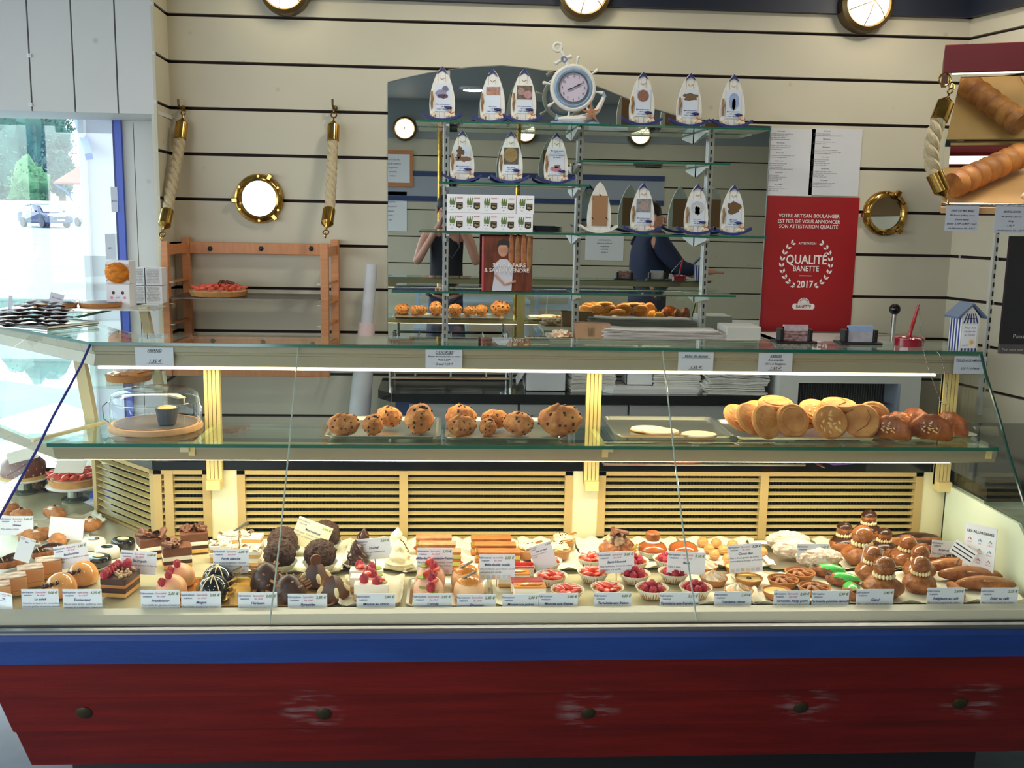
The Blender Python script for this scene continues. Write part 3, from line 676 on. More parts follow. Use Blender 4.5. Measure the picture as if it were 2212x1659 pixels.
def blobs(specs, y=-.0108):
    def f(t):
        for nm, col, x, z, rx, rz, dis in specs:
            mb = MB(); n = 26; pts = []
            for i in range(n):
                a = 2*math.pi*i/n; k = 1+dis*noise.noise(Vector((math.cos(a)*2+x*90, math.sin(a)*2, z*77)))
                pts.append((x+rx*k*math.cos(a), z+rz*k*math.sin(a)))
            mb.prism(pts, y-.0006, y, 'y'); mb.obj(nm, mat('print_%d_%d_%d' % col, col, .5, var=.3, vs=180), t); y2 = y
    return f
def rectp(col, x0, z0, x1, z1, extra=()):
    def f(t):
        MB().bb((x0, -.0114, z0), (x1, -.0107, z1)).obj('printed_picture', mat('print_%d_%d_%d' % col, col, .5, var=.45, vs=120), t)
        for c2, a, b, r in extra:
            MB().lathe([(r, 0), (r, .0006)], 14, (a, -.0116, b), ax='y').obj('printed_detail', mat('print_%d_%d_%d' % c2, c2, .5, var=.3, vs=200), t)
    return f
def bpos(px, py, key, back=.0):
    z, Yf = SHF[key]; Y = Yf+.075+back; p = at(px, py, Y); return (p.x, Y, z)
G = (140, 120, 96)
bl = [
 (955, 's1', 4, .2, 'boat frame with a picture of grey-topped round pastries, leftmost on the top shelf', blobs([('printed_picture', (150, 148, 178), -.004, .104, .022, .014, .3), ('printed_detail', (96, 70, 84), .002, .094, .02, .008, .3), ('printed_detail', (122, 116, 140), .012, .122, .012, .01, .3)]), ('Mini recette pomme', '1,80 €', 'à base 1 personne')),
 (1064, 's1', 2, -14, 'tilted boat frame with a small tan rectangular picture on the top shelf', rectp((186, 136, 112), -.024, .106, .03, .137), ('Mini recette', '1,60 €', 'à base 1 personne')),
 (1130, 's1', 4, 0, 'boat frame with a picture of two round pastries, just left of the anchor clock', rectp((120, 104, 84), -.027, .090, .031, .141, (((170, 140, 134), -.01, .118, .014), ((186, 140, 142), .016, .108, .015))), ('Mini recette pomme', '1,80 € pièce', 'à base 1 personne')),
 (1385, 's1', 5, 0, 'boat frame with a round brown picture, first to the right of the anchor clock', rectp((200, 206, 218), -.02, .105, .02, .135, (((150, 104, 84), .002, .115, .022),)), ('Mini recette pomme', '1,80 € pièce', 'à base 1 personne')),
 (1487, 's1', 5, 0, 'boat frame with a picture of a brown slice, second right of the anchor clock', blobs([('printed_picture', (122, 98, 66), .002, .115, .029, .014, .6)]), ('Mini recette pomme', '1,60 € pièce', 'à base 1 personne')),
 (1580, 's1', 5, 0, 'boat frame with a blue oval picture, rightmost on the top shelf', blobs([('printed_picture', (156, 176, 214), .003, .102, .02, .032, .05), ('printed_detail', (150, 130, 110), .003, .092, .007, .022, .2)]), ('Mini recette pomme', '1,60 € pièce', 'à base 1 personne')),
 (998, 's2', 3, 0, 'boat frame with a brown wavy picture, first on the short left shelf', blobs([('printed_picture', (112, 84, 54), -.008, .118, .013, .022, .7), ('printed_detail', (128, 92, 58), .004, .093, .028, .01, .7)]), ('Mini recette pomme', '1,80 € pièce', 'à base 1 personne')),
 (1103, 's2', 4, -10, 'boat frame with a golden-brown picture, middle of the short left shelf', rectp((92, 84, 72), -.027, .075, .031, .141, (((156, 128, 66), .0, .112, .028),)), ('Mini recette', '1,80 € pièce', 'à base 1 personne')),
 (1200, 's2', 5, 0, 'boat frame with writing above a small pink picture on the short left shelf', blobs([('printed_picture', (200, 128, 140), -.0, .06, .024, .010, .4), ('printed_detail', (150, 128, 110), .004, .072, .012, .007, .4)]), ('^Mini recette pomme', '1,70 € part', 'Pensez à votre pâtissier', 'aux Ensoleil')),
 (1386, 's3', 4, 0, 'boat frame with a pale heart-shaped picture on the long shelf', rectp((150, 150, 152), -.027, .088, .031, .141, (((176, 150, 138), .004, .112, .017),)), ('Mini recette pomme', '4,00 € part', 'à base 1 personne')),
 (1502, 's3', 5, 0, 'boat frame with a picture of a small bottle shape on the long shelf', blobs([('printed_picture', (198, 202, 204), .002, .11, .028, .026, .1), ('printed_detail', (132, 104, 60), .002, .098, .010, .018, .5)]), ('Mini recette', '4,80 € pièce', 'mini santé')),
 (1580, 's3', 6, 0, 'boat frame with a dark gabled picture, rightmost on the long shelf', blobs([('printed_picture', (112, 84, 50), .002, .112, .028, .024, .5)]), ('Mini recette', '4,80 € part', 'à base 1 personne')),
]
for px, key, dz, yaw, lb, pic, tx in bl:
    boat(bpos(px, 262 if key == 's1' else (385 if key == 's2' else 500), key, .035 if px == 1064 else 0), R_(yaw), lb, pic, tx, 1.03 if key == 's1' else 1.0)
boat(bpos(1293, 500, 's3'), R_(8), 'white boat frame standing with its brown back outwards on the long shelf', None, ('',), 1.0, True)
# ---- anchor and ship wheel clock
z_, Yf = SHF['s1']; cY = Yf+.06; c0 = at(1238, 190, cY); u = cY/2200*1.02
t = thing('anchor_clock', 'white and pale blue anchor clock shaped like a ship wheel with a starfish', 'clock', (c0.x, cY, z_))
cz = c0.z-z_; ANC = mat('anchor_white', (214, 212, 204), .5, var=.08, vs=30); PBL = mat('pale_blue_paint', (134, 162, 190), .5, var=.25, vs=40)
RX = Matrix.Rotation(R_(90), 3, 'X')
MB().torus((0, 0, cz), 43*u, 5*u, 36, 8, RX).obj('wheel_rim', ANC, t)
MB().torus((0, -.002, cz), 36*u, 5*u, 36, 8, RX).obj('blue_ring', PBL, t)
MB().lathe([(33*u, .004), (33*u, -.006)], 32, (0, -.004, cz), ax='y').obj('dial', mat('dial_lilac', (196, 186, 204), .3), t)
MB().torus((0, -.012, cz), 30*u, 2.2*u, 36, 6, RX).obj('bezel', CHROME, t)
mb = MB(); M = Matrix.Translation((0, -.0125, 0)) @ FACE
for h in range(1, 13):
    a = R_(90-30*h); mb.text(str(h), 23*u*math.cos(a), cz+23*u*math.sin(a)-.004, .0115, M, bold=.01)
mb.obj('numerals', INKK, t)
for nm, a, l in (('hour_hand', 205, 14), ('minute_hand', 28, 20)):
    a = R_(a); mb = MB(); mb.tube([(0, -.014, cz), (l*.6*u*math.cos(a), -.014, cz+l*.6*u*math.sin(a)), (l*u*math.cos(a), -.014, cz+l*u*math.sin(a))], [.0015, .003, .0006], 5); mb.obj(nm, INKK, t)
for k in range(8):
    a = R_(82+45*k); d = Vector((math.cos(a), 0, math.sin(a))); o = Vector((0, 0, cz))
    if k == 1: continue
    MB().tube([o+d*45*u, o+d*53*u, o+d*58*u, o+d*62*u, o+d*64*u], [2.2*u, 2*u, 3.6*u, 3.8*u, 2*u], 8).obj('wheel_handle', ANC, t)
def pc(x, y): return Vector(((x-1238)*u, .002, cz-(y-190)*u))
MB().tube([pc(1228, 150), pc(1217, 128), pc(1208, 112)], [6*u, 3.5*u, 3*u], 8).obj('anchor_shank', ANC, t)
MB().torus(pc(1204, 110), 8*u, 3.2*u, 20, 8, RX).obj('anchor_eye', ANC, t)
MB().tube([pc(1199, 143), pc(1216, 133), pc(1233, 127)], [4*u, 3*u, 4*u], 8).obj('anchor_stock', ANC, t)
MB().torus(pc(1217, 134)+Vector((0, -.01, 0)), 5*u, 1.6*u, 16, 6, RX).obj('stock_ring', mat('grey_blue_ring', (120, 130, 156), .5), t)
pa = [(1208, 253), (1225, 252), (1250, 252), (1272, 247), (1290, 233), (1299, 215), (1303, 205)]
MB().tube([pc(x, y) for x, y in pa], [4*u, 6*u, 8*u, 8*u, 6*u, 4.5*u, 4*u], 8).obj('anchor_arms', ANC, t)
for x, y, a in ((1206, 247, 1), (1303, 199, 0)): MB().tube([pc(x, y+7), pc(x-1, y-5)], [6*u, .5*u], 4).obj('anchor_fluke', PBL, t)
MB().bb((-45*u, -.02, .0), (55*u, .02, .012)).obj('clock_base', PBL, t, bevel=.004)
mb = MB(); sp = []
for i in range(10):
    r = 24*u if i % 2 == 0 else 5.5*u; a = math.pi/2+i*math.pi/5+.06; q = pc(1275, 240); sp.append((q.x+r*math.cos(a), q.z+r*math.sin(a)))
mb.prism(sp, -.03, -.02, 'y'); mb.obj('starfish', mat('orange_starfish', (176, 116, 80), .7, var=.25, vs=80), t, bevel=.002)
# ---- stacked little white boxes (grass-head kits), two rows of five
z3, Y3 = SHF['s3']; GRASS = mat('grass_print', (112, 136, 74), .6, var=.4, vs=150)
xs_ = [at(x, 480, Y3+.03).x for x in (984, 1021, 1058, 1095, 1132)]; bw = .0705; bh = .0715
pos = ['leftmost', 'second from the left', 'middle', 'fourth from the left', 'rightmost']
first = None
for r in range(2):
    for i, x in enumerate(xs_):
        lb = 'small white grass-head box, %s in the %s row of the stack' % (pos[i], ['bottom', 'top'][r])
        loc = (x+(.004 if (i == 4 and r) else 0), Y3+.03+bw/2, z3+r*(bh+.0005))
        if first is None:
            t = first = thing('gift_box', lb, 'box', loc, 0, 'stacked white grass-head boxes on the glass shelf'); f = -bw/2
            MB().bb((-bw/2, -bw/2, 0), (bw/2, bw/2, bh)).obj('carton', WHITE, t, bevel=.0012)
            mb = MB(); mb.prism([(-.024+.024*k/8, .042+.02*abs(math.sin(k*2.1))) for k in range(9)]+[(-.002, .03), (-.022, .03)], f-.0006, f-.0001, 'y'); mb.obj('grass_print', GRASS, t)
            mb = MB()
            for a, b in ((-.02, .024), (-.008, .024)): mb.lathe([(.0022, 0), (.0022, .0005)], 8, (a, f-.0008, b), ax='y')
            mb.tube([(-.017, f-.0006, .013), (-.014, f-.0006, .010), (-.011, f-.0006, .013)], .0006, 4); mb.obj('face_print', INKK, t)
            mb = MB(); mb.prism([(.003, .04), (.003, .018), (.0155, .012), (.028, .018), (.028, .04)], f-.0006, f-.0001, 'y'); mb.obj('shield_print', mat('black_print', (40, 32, 26), .5), t)
            mb = MB(); M = Matrix.Translation((0, f-.0009, 0)) @ FACE; mb.text('MA TERRE', .0155, .0335, .0042, M, bold=.03); mb.text('Bio', .0155, .020, .012, M, bold=.02); mb.obj('shield_lettering', mat('gold_ink', (196, 170, 110), .6), t)
            mb = MB(); mb.text('banette', .016, .056, .0075, M, shear=.3, bold=.02); mb.obj('brand_lettering', mat('red_ink', (190, 70, 84), .6), t)
        else: dup(first, loc, 0, lb)
# plates
pp = at(1185, 499, Y3+.09)
for k in range(6):
    tag(MB().lathe([(.02, 0), (.03, .0), (.056, .0032), (.057, .0045), (.03, .0016), (0, .0016)], 28).obj('saucer', mat('dark_saucer', (70, 74, 80), .3), None), 'thin dark saucer on the glass shelf, %s of the stack of six' % ['at the bottom', 'second from the bottom', 'third from the bottom', 'fourth from the bottom', 'second from the top', 'on top'][k], 'saucer', 'stack of dark saucers').location = (pp.x+(.003 if k % 2 else -.002), Y3+.09, z3+.0008+k*.0036)
# ---- standing book
z4, Y4 = SHF['s4']; a = at(1041, 628, Y4+.03); b = at(1149, 628, Y4+.03); bw2 = b.x-a.x; hb = at(1042, 504, Y4+.03).z-z4-.012
t = thing('sales_book', 'dark red book standing on the lowest shelf, cover reads savoir faire savoir vendre', 'book', (a.x, Y4+.03, z4+.0025), 0, None, R_(-4))
MB().bb((0, 0, 0), (bw2, .018, hb)).obj('cover', mat('book_red', (128, 26, 26), .3), t, bevel=.002)
MB().bb((-.001, -.001, .001), (.006, .017, hb-.001)).obj('spine', mat('spine_red', (176, 84, 84), .25), t)
MB().bb((.012, -.0012, .0), (bw2, -.0002, hb)).obj('cover_photo', mat('book_photo', (116, 54, 30), .3, var=.5, vs=25, stretch=(2.5, 1, .5)), t)
for i, x in enumerate((.115, .14, .165, .188)):
    MB().ball((x, -.0016, hb*.72-.01*(i % 2)), (.0105, .0012, .075), 10, 12).obj('pictured_loaf', mat('loaf_print_%d' % (i % 2), (172-20*(i % 2), 104, 56), .4, var=.3, vs=60), t)
SK = mat('printed_skin', (196, 140, 112), .5)
MB().prism([(.04, 0), (.05, hb*.35), (.045, hb*.47), (.07, hb*.58), (.1, hb*.58), (.125, hb*.45), (.118, 0)], -.0035, -.002, 'y').obj('pictured_shirt', mat('shirt_print', (198, 196, 204), .6), t)
MB().ball((.083, -.003, hb*.75), (.0205, .0016, .028), 16, 10).obj('pictured_face', SK, t)
mb = MB(); mb.prism([(.058, hb*.78), (.06, hb*.9), (.083, hb*.945), (.107, hb*.9), (.107, hb*.78), (.098, hb*.84), (.068, hb*.84)], -.0056, -.0045, 'y'); mb.obj('pictured_hair', mat('hair_print', (40, 28, 24), .5), t)
mb = MB(); mb.tube([(.05, -.004, hb*.3), (.09, -.004, hb*.12), (.135, -.004, hb*.18)], .005, 6); mb.obj('pictured_arms', SK, t)
M = Matrix.Translation((0, -.010, 0)) @ FACE
mb = MB(); mb.text('SAVOIR FAIRE', .108, hb*.44, .0215, M, bold=.012); mb.text('& SAVOIR VENDRE', .098, hb*.345, .0215, M, bold=.012); mb.obj('title', INKW, t)
# ---- posters
def sheet(name, x0, y0, x1, y1, m, label, cat, Y=WALLY-.004, th=.0012):
    a = at(x0, y0, Y); b = at(x1, y1, Y); w_, h = b.x-a.x, a.z-b.z
    t = thing(name, label, cat, (a.x, Y, b.z)); MB().bb((0, 0, 0), (w_, th, h)).obj('paper', m, t); return t, w_, h
PAP = mat('printed_paper', (206, 206, 208), .45)
for (x0, x1, lb, seed) in ((1656, 1753, 'left one of two pinned sheets of fine print above the red poster', 1), (1755, 1853, 'right one of two pinned sheets of fine print above the red poster', 2)):
    t, w_, h = sheet('ingredients_sheet', x0, 276, x1, 424, PAP, lb, 'sheet'); t['group'] = 'plastic-covered ingredient sheets'
    rnd = random.Random(seed); mb = MB(); M = Matrix.Translation((0, -.0008, 0)) @ FACE; z = h-.014
    words = ['Farine de froment', 'levure', 'sel', 'eau', 'traces éventuelles de', 'fruits à coque', 'oeufs', 'lait entier', 'sucre', 'beurre', 'gluten', 'soja', 'amidon']
    first_ = True
    while z > .03:
        mb.text('Pain %s' % rnd.choice(['de mie', 'complet', 'de seigle', 'aux noix', 'viennois']), w_*.3, z, .0062, M, bold=.01); z -= .011
        for k in range(rnd.choice((2, 3, 4))):
            s_ = ', '.join(rnd.choice(words) for _ in range(4)); mb.text(s_[:52], .006, z, .0058, M, align='LEFT'); z -= .0075
        z -= .007
    mb.obj('fine_print', mat('grey_ink', (84, 84, 100), .7), t)
t, w_, h = sheet('quality_poster', 1656, 423, 1836, 717, mat('poster_red', (152, 22, 30), .38), 'large red poster with a white laurel wreath and the year 2017', 'poster')
M = Matrix.Translation((0, -.001, 0)) @ FACE; cxp = w_*.47
def py2z(y): return h*(717-y)/(717-423)
mb = MB()
for s_, y in (('VOTRE ARTISAN BOULANGER', 468), ('EST FIER DE VOUS ANNONCER', 480), ('SON ATTESTATION QUALITÉ', 491)): mb.text(s_, cxp, py2z(y), .0215, M, stretch=.9, bold=.012)
mb.obj('heading_lettering', INKW, t); mb = MB(); mb.text('ATTESTATION', cxp, py2z(526), .013, M, bold=.015, stretch=.9); mb.text('QUALITÉ', cxp, py2z(568), .054, M, bold=.02, stretch=.82); mb.text('BANETTE', cxp, py2z(584), .033, M, bold=.015, stretch=.82)
mb.obj('award_lettering', INKW, t); mb = MB(); mb.text('2017', cxp, py2z(620), .042, M, bold=.02, stretch=.85); mb.add([M @ Vector((cxp-.027, py2z(595), 0)), M @ Vector((cxp+.027, py2z(595), 0)), M @ Vector((cxp+.027, py2z(593.5), 0)), M @ Vector((cxp-.027, py2z(593.5), 0))], [(0, 1, 2, 3)])
mb.obj('year_lettering', INKW, t)
mb = MB(); zc = py2z(567); R1 = .113
for s in (-1, 1):
    for k in range(9):
        a = R_(-62+k*14.5)
        for rr, da, ll in ((R1, .5, .022), (R1*.89, -.5, .020)):
            c = Vector((cxp+s*rr*math.cos(a), zc+rr*math.sin(a), 0)); tn = Vector((-s*math.sin(a), math.cos(a), 0)); o_ = Vector((s*math.cos(a), math.sin(a), 0)); d = (tn+o_*da).normalized(); n = Vector((-d.y, d.x, 0))
            mb.add([M @ p for p in (c-d*ll/2, c+n*.0052, c+d*ll/2, c-n*.0052)], [(0, 1, 2, 3)])
    mb.obj('laurel_branch', INKW, t); mb = MB()
zz = py2z(662); mb = MB(); pts = []
for k in range(13): a = math.pi*k/12; pts.append((cxp+.026*math.cos(a), zz+.012+.026*math.sin(a)))
mb.add([M @ Vector((x, y, 0)) for x, y in pts], [tuple(range(13))]); mb.add([M @ Vector((cxp+x, zz+y, 0)) for x, y in ((-.042, -.012), (.042, -.012), (.049, -.004), (.049, .006), (.042, .013), (-.042, .013), (-.049, .006), (-.049, -.004))], [tuple(range(8))]); mb.obj('brand_badge', INKW, t)
M2 = Matrix.Translation((0, -.0016, 0)) @ FACE; DR = mat('deep_red_ink', (120, 18, 24), .6)
mb = MB(); mb.text('BANETTE', cxp, zz-.006, .0195, M2, bold=.012, stretch=.8)
for k in range(9):
    a = math.pi*(k+1)/10; c = Vector((cxp, zz+.014, 0)); d = Vector((math.cos(a), math.sin(a), 0)); n = Vector((-d.y, d.x, 0))*.0011; mb.add([M2 @ p for p in (c+d*.014-n, c+d*.023-n, c+d*.023+n, c+d*.014+n)], [(0, 1, 2, 3)])
mb.obj('badge_lettering', DR, t)
# ---- portholes
def porthole(px, py, R, label):
    c = at(px, py, WALLY-.012); t = thing('porthole_mirror', label, 'mirror', c, 0, 'brass porthole mirrors'); r = R*c.y/2200
    MB().lathe([(r*.72, .006), (r*.72, .014), (r*.8, .018), (r*.86, .012), (r*.97, .010), (r, .004), (r, -.010), (r*.7, -.010)], 40, ax='y', cap=False).obj('brass_ring', BRASS, t)
    MB().lathe([(r*.74, -.004), (r*.74, .004), (0, .004)], 40, ax='y').obj('mirror_glass', MIRROR, t)
    for k in range(6):
        a = R_(30+60*k); MB().lathe([(.0075, .0), (.0075, .013), (.005, .016), (0, .016)], 10, (r*.9*math.cos(a), 0, r*.9*math.sin(a)), ax='y').obj('screw', BRASS, t)
    for a in (185, 62, -50):
        a = R_(a); MB().box((r*.98*math.cos(a), -.012, r*.98*math.sin(a)), (.026, .024, .02), Matrix.Rotation(-a, 3, 'Y')).obj('hinge_lug', BRASS, t, bevel=.003)
porthole(560, 429, 51, 'round brass porthole mirror on the boards between the two ropes')
porthole(1912, 461, 49, 'round brass porthole mirror on the boards right of the red poster')
# ---- bulkhead wall lamps
GLOBE = mat('lamp_globe', (255, 244, 214), .3, emit=5.5, ecol=(255, 242, 208))
BRZ = mat('aged_bronze', (112, 92, 60), .4, .8)
def bulkhead(p, r, label, face=-1):
    t = thing('bulkhead_lamp', label, 'lamp', p, 0 if face < 0 else math.pi, 'round bronze bulkhead wall lamps')
    MB().lathe([(r*.8, -.02), (r*.98, -.02), (r, 0), (r*.98, .05), (r*.84, .062), (r*.78, .055), (r*.78, .0)], 36, ax='y').obj('housing', BRZ, t)
    MB().lathe([(r*.78, .05), (r*.7, .075), (r*.5, .095), (r*.25, .105), (0, .108)], 28, ax='y').obj('globe', GLOBE, t)
    mb = MB()
    for k in range(3):
        a = R_(20+60*k); mb.tube([(r*.82*s*math.cos(a)*q, -.062-(.052)*(1-abs(s*q)**2), r*.82*s*math.sin(a)*q) for s, q in ((-1, 1), (-1, .7), (-1, .35), (1, 0), (1, .35), (1, .7), (1, 1))], .0022, 6)
    mb.obj('guard_wires', BRZ, t)
    return t
ZL = 2.385
for px, r, lb in ((617, 52, 'bronze bulkhead lamp on the board wall above the wooden rack'), (1260, 56, 'bronze bulkhead lamp on the wall above the clock'), (1865, 57, 'bronze bulkhead lamp on the wall above the porthole, right of the others')):
    y = {617: -21, 1260: -13, 1865: 13}[px]; p = at(px, y, WALLY-.02); bulkhead(p, r*WALLY/2200*.98, lb)
    l = bpy.data.lights.new('lamp_glow', 'POINT'); l.energy = 1.6; l.color = (1, .88, .62); l.shadow_soft_size = .07
    o = bpy.data.objects.new('lamp_glow', l); COL.objects.link(o); o.location = (p.x, p.y-.16, p.z)
# ---- ropes
ROPE = mat('cream_rope', (196, 178, 142), .9, var=.15, vs=90, bump=.6, bs=250)
def rope_mesh(path, r):
    path = [Vector(p) for p in path]; n = 46; pts = []
    for i in range(n+1):
        f = i/n*(len(path)-1); k = min(int(f), len(path)-2); q = f-k
        p0_, p1_, p2_, p3_ = path[max(k-1, 0)], path[k], path[k+1], path[min(k+2, len(path)-1)]
        pts.append(.5*((2*p1_)+(p2_-p0_)*q+(2*p0_-5*p1_+4*p2_-p3_)*q*q+(3*p1_-p0_-3*p2_+p3_)*q**3))
    L = sum((pts[i+1]-pts[i]).length for i in range(n)); mb = MB()
    for s in range(3):
        st = []; l = 0
        for i, p in enumerate(pts):
            t = (pts[min(i+1, n)]-pts[max(i-1, 0)]).normalized(); u_ = t.cross(Vector((0, 1, 0))).normalized(); v_ = t.cross(u_)
            if i: l += (pts[i]-pts[i-1]).length
            a = 2*math.pi*(s/3-l/(r*4.6)); st.append(p+(u_*math.cos(a)+v_*math.sin(a))*r*.48)
        mb.tube(st, r*.60, 8)
    return mb
def rope(path, r, label, top, bot):
    t = thing('hanging_rope', label, 'rope', Vector(path[0]), 0, 'thick cream ropes with brass ends'); o = Vector(path[0])
    P = [Vector(p)-o for p in path]; rope_mesh(P, r).obj('rope', ROPE, t)
    for e, nx in ((P[0], P[1]), (P[-1], P[-2])):
        d = (e-nx).normalized(); mb = MB(); mb.tube([e-d*.05, e-d*.048, e+d*.018, e+d*.026, e+d*.034, e+d*.04], [r*.9, r*1.18, r*1.15, r*.8, r*.35, r*.2], 18); mb.obj('brass_ferrule', BRASS, t)
        mb = MB(); mb.tube([e+d*.036, e+d*.05], .0035, 6); Mt = d.to_track_quat('X', 'Z').to_matrix(); mb.torus(e+d*.062, .011, .0028, 16, 6, Mt); mb.torus(e+d*.078, .009, .0026, 16, 6, Mt @ Matrix.Rotation(R_(90), 3, 'X')); mb.obj('hook_ring', BRASS, t)
    return t
ra = [at(x, y, Y) for x, y, Y in ((392, 275, WALLY-.06), (385, 330, WALLY-.09), (371, 400, WALLY-.16), (362, 455, WALLY-.22), (357, 478, WALLY-.25))]
rope(ra, .021, 'thick rope holding the left side of the wooden rack', 1, 1)
rb = [at(x, y, Y) for x, y, Y in ((720, 280, WALLY-.06), (718, 330, WALLY-.09), (715, 400, WALLY-.16), (711, 455, WALLY-.22), (708, 475, WALLY-.25))]
rope(rb, .021, 'thick rope holding the right side of the wooden rack', 1, 1)
for px, lb in ((396, 'dark wall hook carrying the left rope of the wooden rack'), (724, 'dark wall hook carrying the right rope of the wooden rack')):
    p = at(px, 234, WALLY); mb = MB(); mb.tube([p, p+Vector((0, -.04, -.004)), p+Vector((-.004, -.058, .008)), p+Vector((-.004, -.06, .03))], .0045, 7); mb.ball(p+Vector((0, -.005, 0)), .011, 10, 6); tag(mb.obj('wall_hook', BRZ), lb, 'hook', 'wall hooks for the rack ropes')
# ---- wooden rack
WOOD = mat('orange_beech', (206, 136, 84), .45, var=.18, vs=6, stretch=(1, 1, 12)); WOODH = mat('orange_beech_h', (208, 138, 86), .45, var=.18, vs=6, stretch=(12, 1, 1))
YF, YB = WALLY-.30, WALLY-.045
rk = thing('wooden_rack', 'orange wooden tray rack hanging from two ropes on the board wall', 'rack')
zt = at(357, 521, YF).z; zbt = at(362, 812, YF).z
fx = [(at(349, 600, YF).x, at(364, 600, YF).x), (at(692, 600, YF).x, at(709, 600, YF).x)]
bx_ = [(at(394, 600, YB).x, at(411, 600, YB).x), (at(715, 600, YB).x, at(732, 600, YB).x)]
for a, b in fx: MB().bb((a, YF, zbt), (b, YF+.035, zt)).obj('front_post', WOOD, rk, bevel=.002)
for a, b in bx_: MB().bb((a, YB, zbt+.03), (b, YB+.035, zt+.01)).obj('rear_post', WOOD, rk, bevel=.002)
zr_ = at(550, 525, YB).z
MB().bb((bx_[0][1], YB+.004, zr_-.045), (bx_[1][0]-.0, YB+.026, zr_)).obj('top_rail', WOODH, rk, bevel=.002)
for px in (454, 564, 672):
    p = at(px, 537, YB+.003); MB().lathe([(.0095, -.002), (.0095, .003), (.004, .006), (0, .006)], 14, p, ax='y').obj('black_screw', BLACK, rk)
zl = at(550, 799, YF).z
MB().bb((fx[0][1], YF+.01, zl-.028), (fx[1][0], YF+.03, zl)).obj('bottom_rail', WOODH, rk, bevel=.002)
for i, (F, B) in enumerate(zip(fx, bx_)):
    xa = (F[0]+F[1])/2; xb = (B[0]+B[1])/2
    def side(z, h, nm='side_rail'):
        mb = MB(); w = .008
        mb.add([(xa-w, YF+.03, z), (xb-w, YB+.005, z), (xb-w, YB+.005, z-h), (xa-w, YF+.03, z-h), (xa+w, YF+.03, z), (xb+w, YB+.005, z), (xb+w, YB+.005, z-h), (xa+w, YF+.03, z-h)], [(0, 1, 2, 3), (7, 6, 5, 4), (0, 4, 5, 1), (2, 6, 7, 3), (0, 3, 7, 4), (1, 5, 6, 2)]); mb.obj(nm, WOOD, rk)
    side(zr_-.005, .038)
    for k in range(5):
        z = zt-.155-k*.082; side(z, .008, 'tray_runner')
        MB().bb((F[1] if i == 0 else F[0]-.014, YF+.004, z-.003), (F[1]+.014 if i == 0 else F[0], YF+.02, z)).obj('runner_clip', mat('clip_pale', (220, 216, 204), .4), rk)
# tray with a strawberry tart on the rack
pt = at(540, 643, YF+.03); zt_ = pt.z
tr = tag(MB().bb((fx[0][1]+.004, YF-.02, zt_-.004), (fx[1][0]-.004, YB+.0, zt_)).obj('oven_tray', mat('dark_tray', (104, 98, 92), .35, .7)), 'thin dark metal tray in the wooden rack under the strawberry tart', 'tray')
# paper roll
a = at(776, 905, WALLY-.2); b = at(803, 572, WALLY-.09); TUB = mat('grey_white_tube', (206, 208, 212), .6, var=.1, vs=12)
t = thing('paper_tube', 'tall grey-white tube leaning against the wall beside the mirror', 'tube', a)
d = b-a; e_ = a-d*1.9; e_ = a+d*(-(a.z)/d.z) if d.z else a
MB().tube([e_-a, Vector((0, 0, 0)), d*.42, d*.425, d], [.044, .044, .040, .026, .024], 22).obj('tube', TUB, t)
MB().tube([d*.46, d*.62], [.037, .033], 20).obj('pink_paper_wrap', mat('pink_tissue', (222, 196, 194), .6), t)
# ---- back worktop, cabinets
YWF = 3.90
zwt = at(1200, 853, YWF).z; zwb = zwt-.034
xw0 = at(813, 860, YWF).x; xw1 = at(1672, 860, YWF).x
mb = MB(); mb.prism([(xw0, WALLY-.015), (xw0, YWF+.09), (xw0+.06, YWF), (xw1, YWF), (xw1, WALLY-.015)], zwb, zwt); tag(mb.obj('rear_worktop', GRAN, bevel=.003), 'black granite worktop under the wall mirror', 'worktop')
xc_ = xw0+.07
t = thing('rear_cabinet', 'grey drawer cabinet with a blue end under the rear worktop', 'cabinet', (0, 0, 0))
MB().bb((xc_, YWF+.06, 0), (at(1660, 900, YWF+.05).x-.02, WALLY-.02, zwb)).obj('body', mat('cabinet_blue', (44, 66, 110), .45), t)
DRW = mat('drawer_grey', (176, 178, 180), .4); xs2 = [at(x, 900, YWF+.05).x for x in (882, 1120, 1356, 1594)]
for a, b in zip(xs2[:-1], xs2[1:]):
    dr = MB().bb((a+.004, YWF+.035, zwb-.62), (b-.004, YWF+.058, zwb-.012)).obj('cabinet_door', DRW, t, bevel=.002)
    MB().tube([(a+.05, YWF+.015, zwb-.05), (a+.05, YWF+.015, zwb-.15)], .005, 6).obj('door_handle', STEEL, dr)
MB().bb((xc_-.0+.02, YWF+.12, 0), (xs2[0], YWF+.125, .01)).obj('plinth', BLACK, t)
zW = zwt
# chrome stacking rack
t = thing('chrome_rack', 'empty chrome wire tray rack on the rear worktop', 'rack')
a0 = at(843, 845, YWF+.06).x; a1 = at(1103, 845, YWF+.06).x; y0_, y1_ = YWF+.07, WALLY-.04
for x in (a0, a1):
    for y in (y0_, y1_): MB().tube([(x, y, zW), (x, y, zW+.20)], .0065, 8).obj('rack_post', CHROME, t)
for z in (zW+.05, zW+.105, zW+.16):
    mb = MB(); mb.tube([(a0, y0_, z), (a1, y0_, z)], .006, 7); mb.obj('front_bar', CHROME, t)
    MB().tube([(a0, y1_, z), (a1, y1_, z)], .005, 7).obj('rear_bar', CHROME, t)
    for f in (0, .2, .5, .8, 1):
        x = a0+(a1-a0)*f; MB().tube([(x, y0_, z), (x, y1_, z)], .004, 6).obj('cross_bar', CHROME, t)
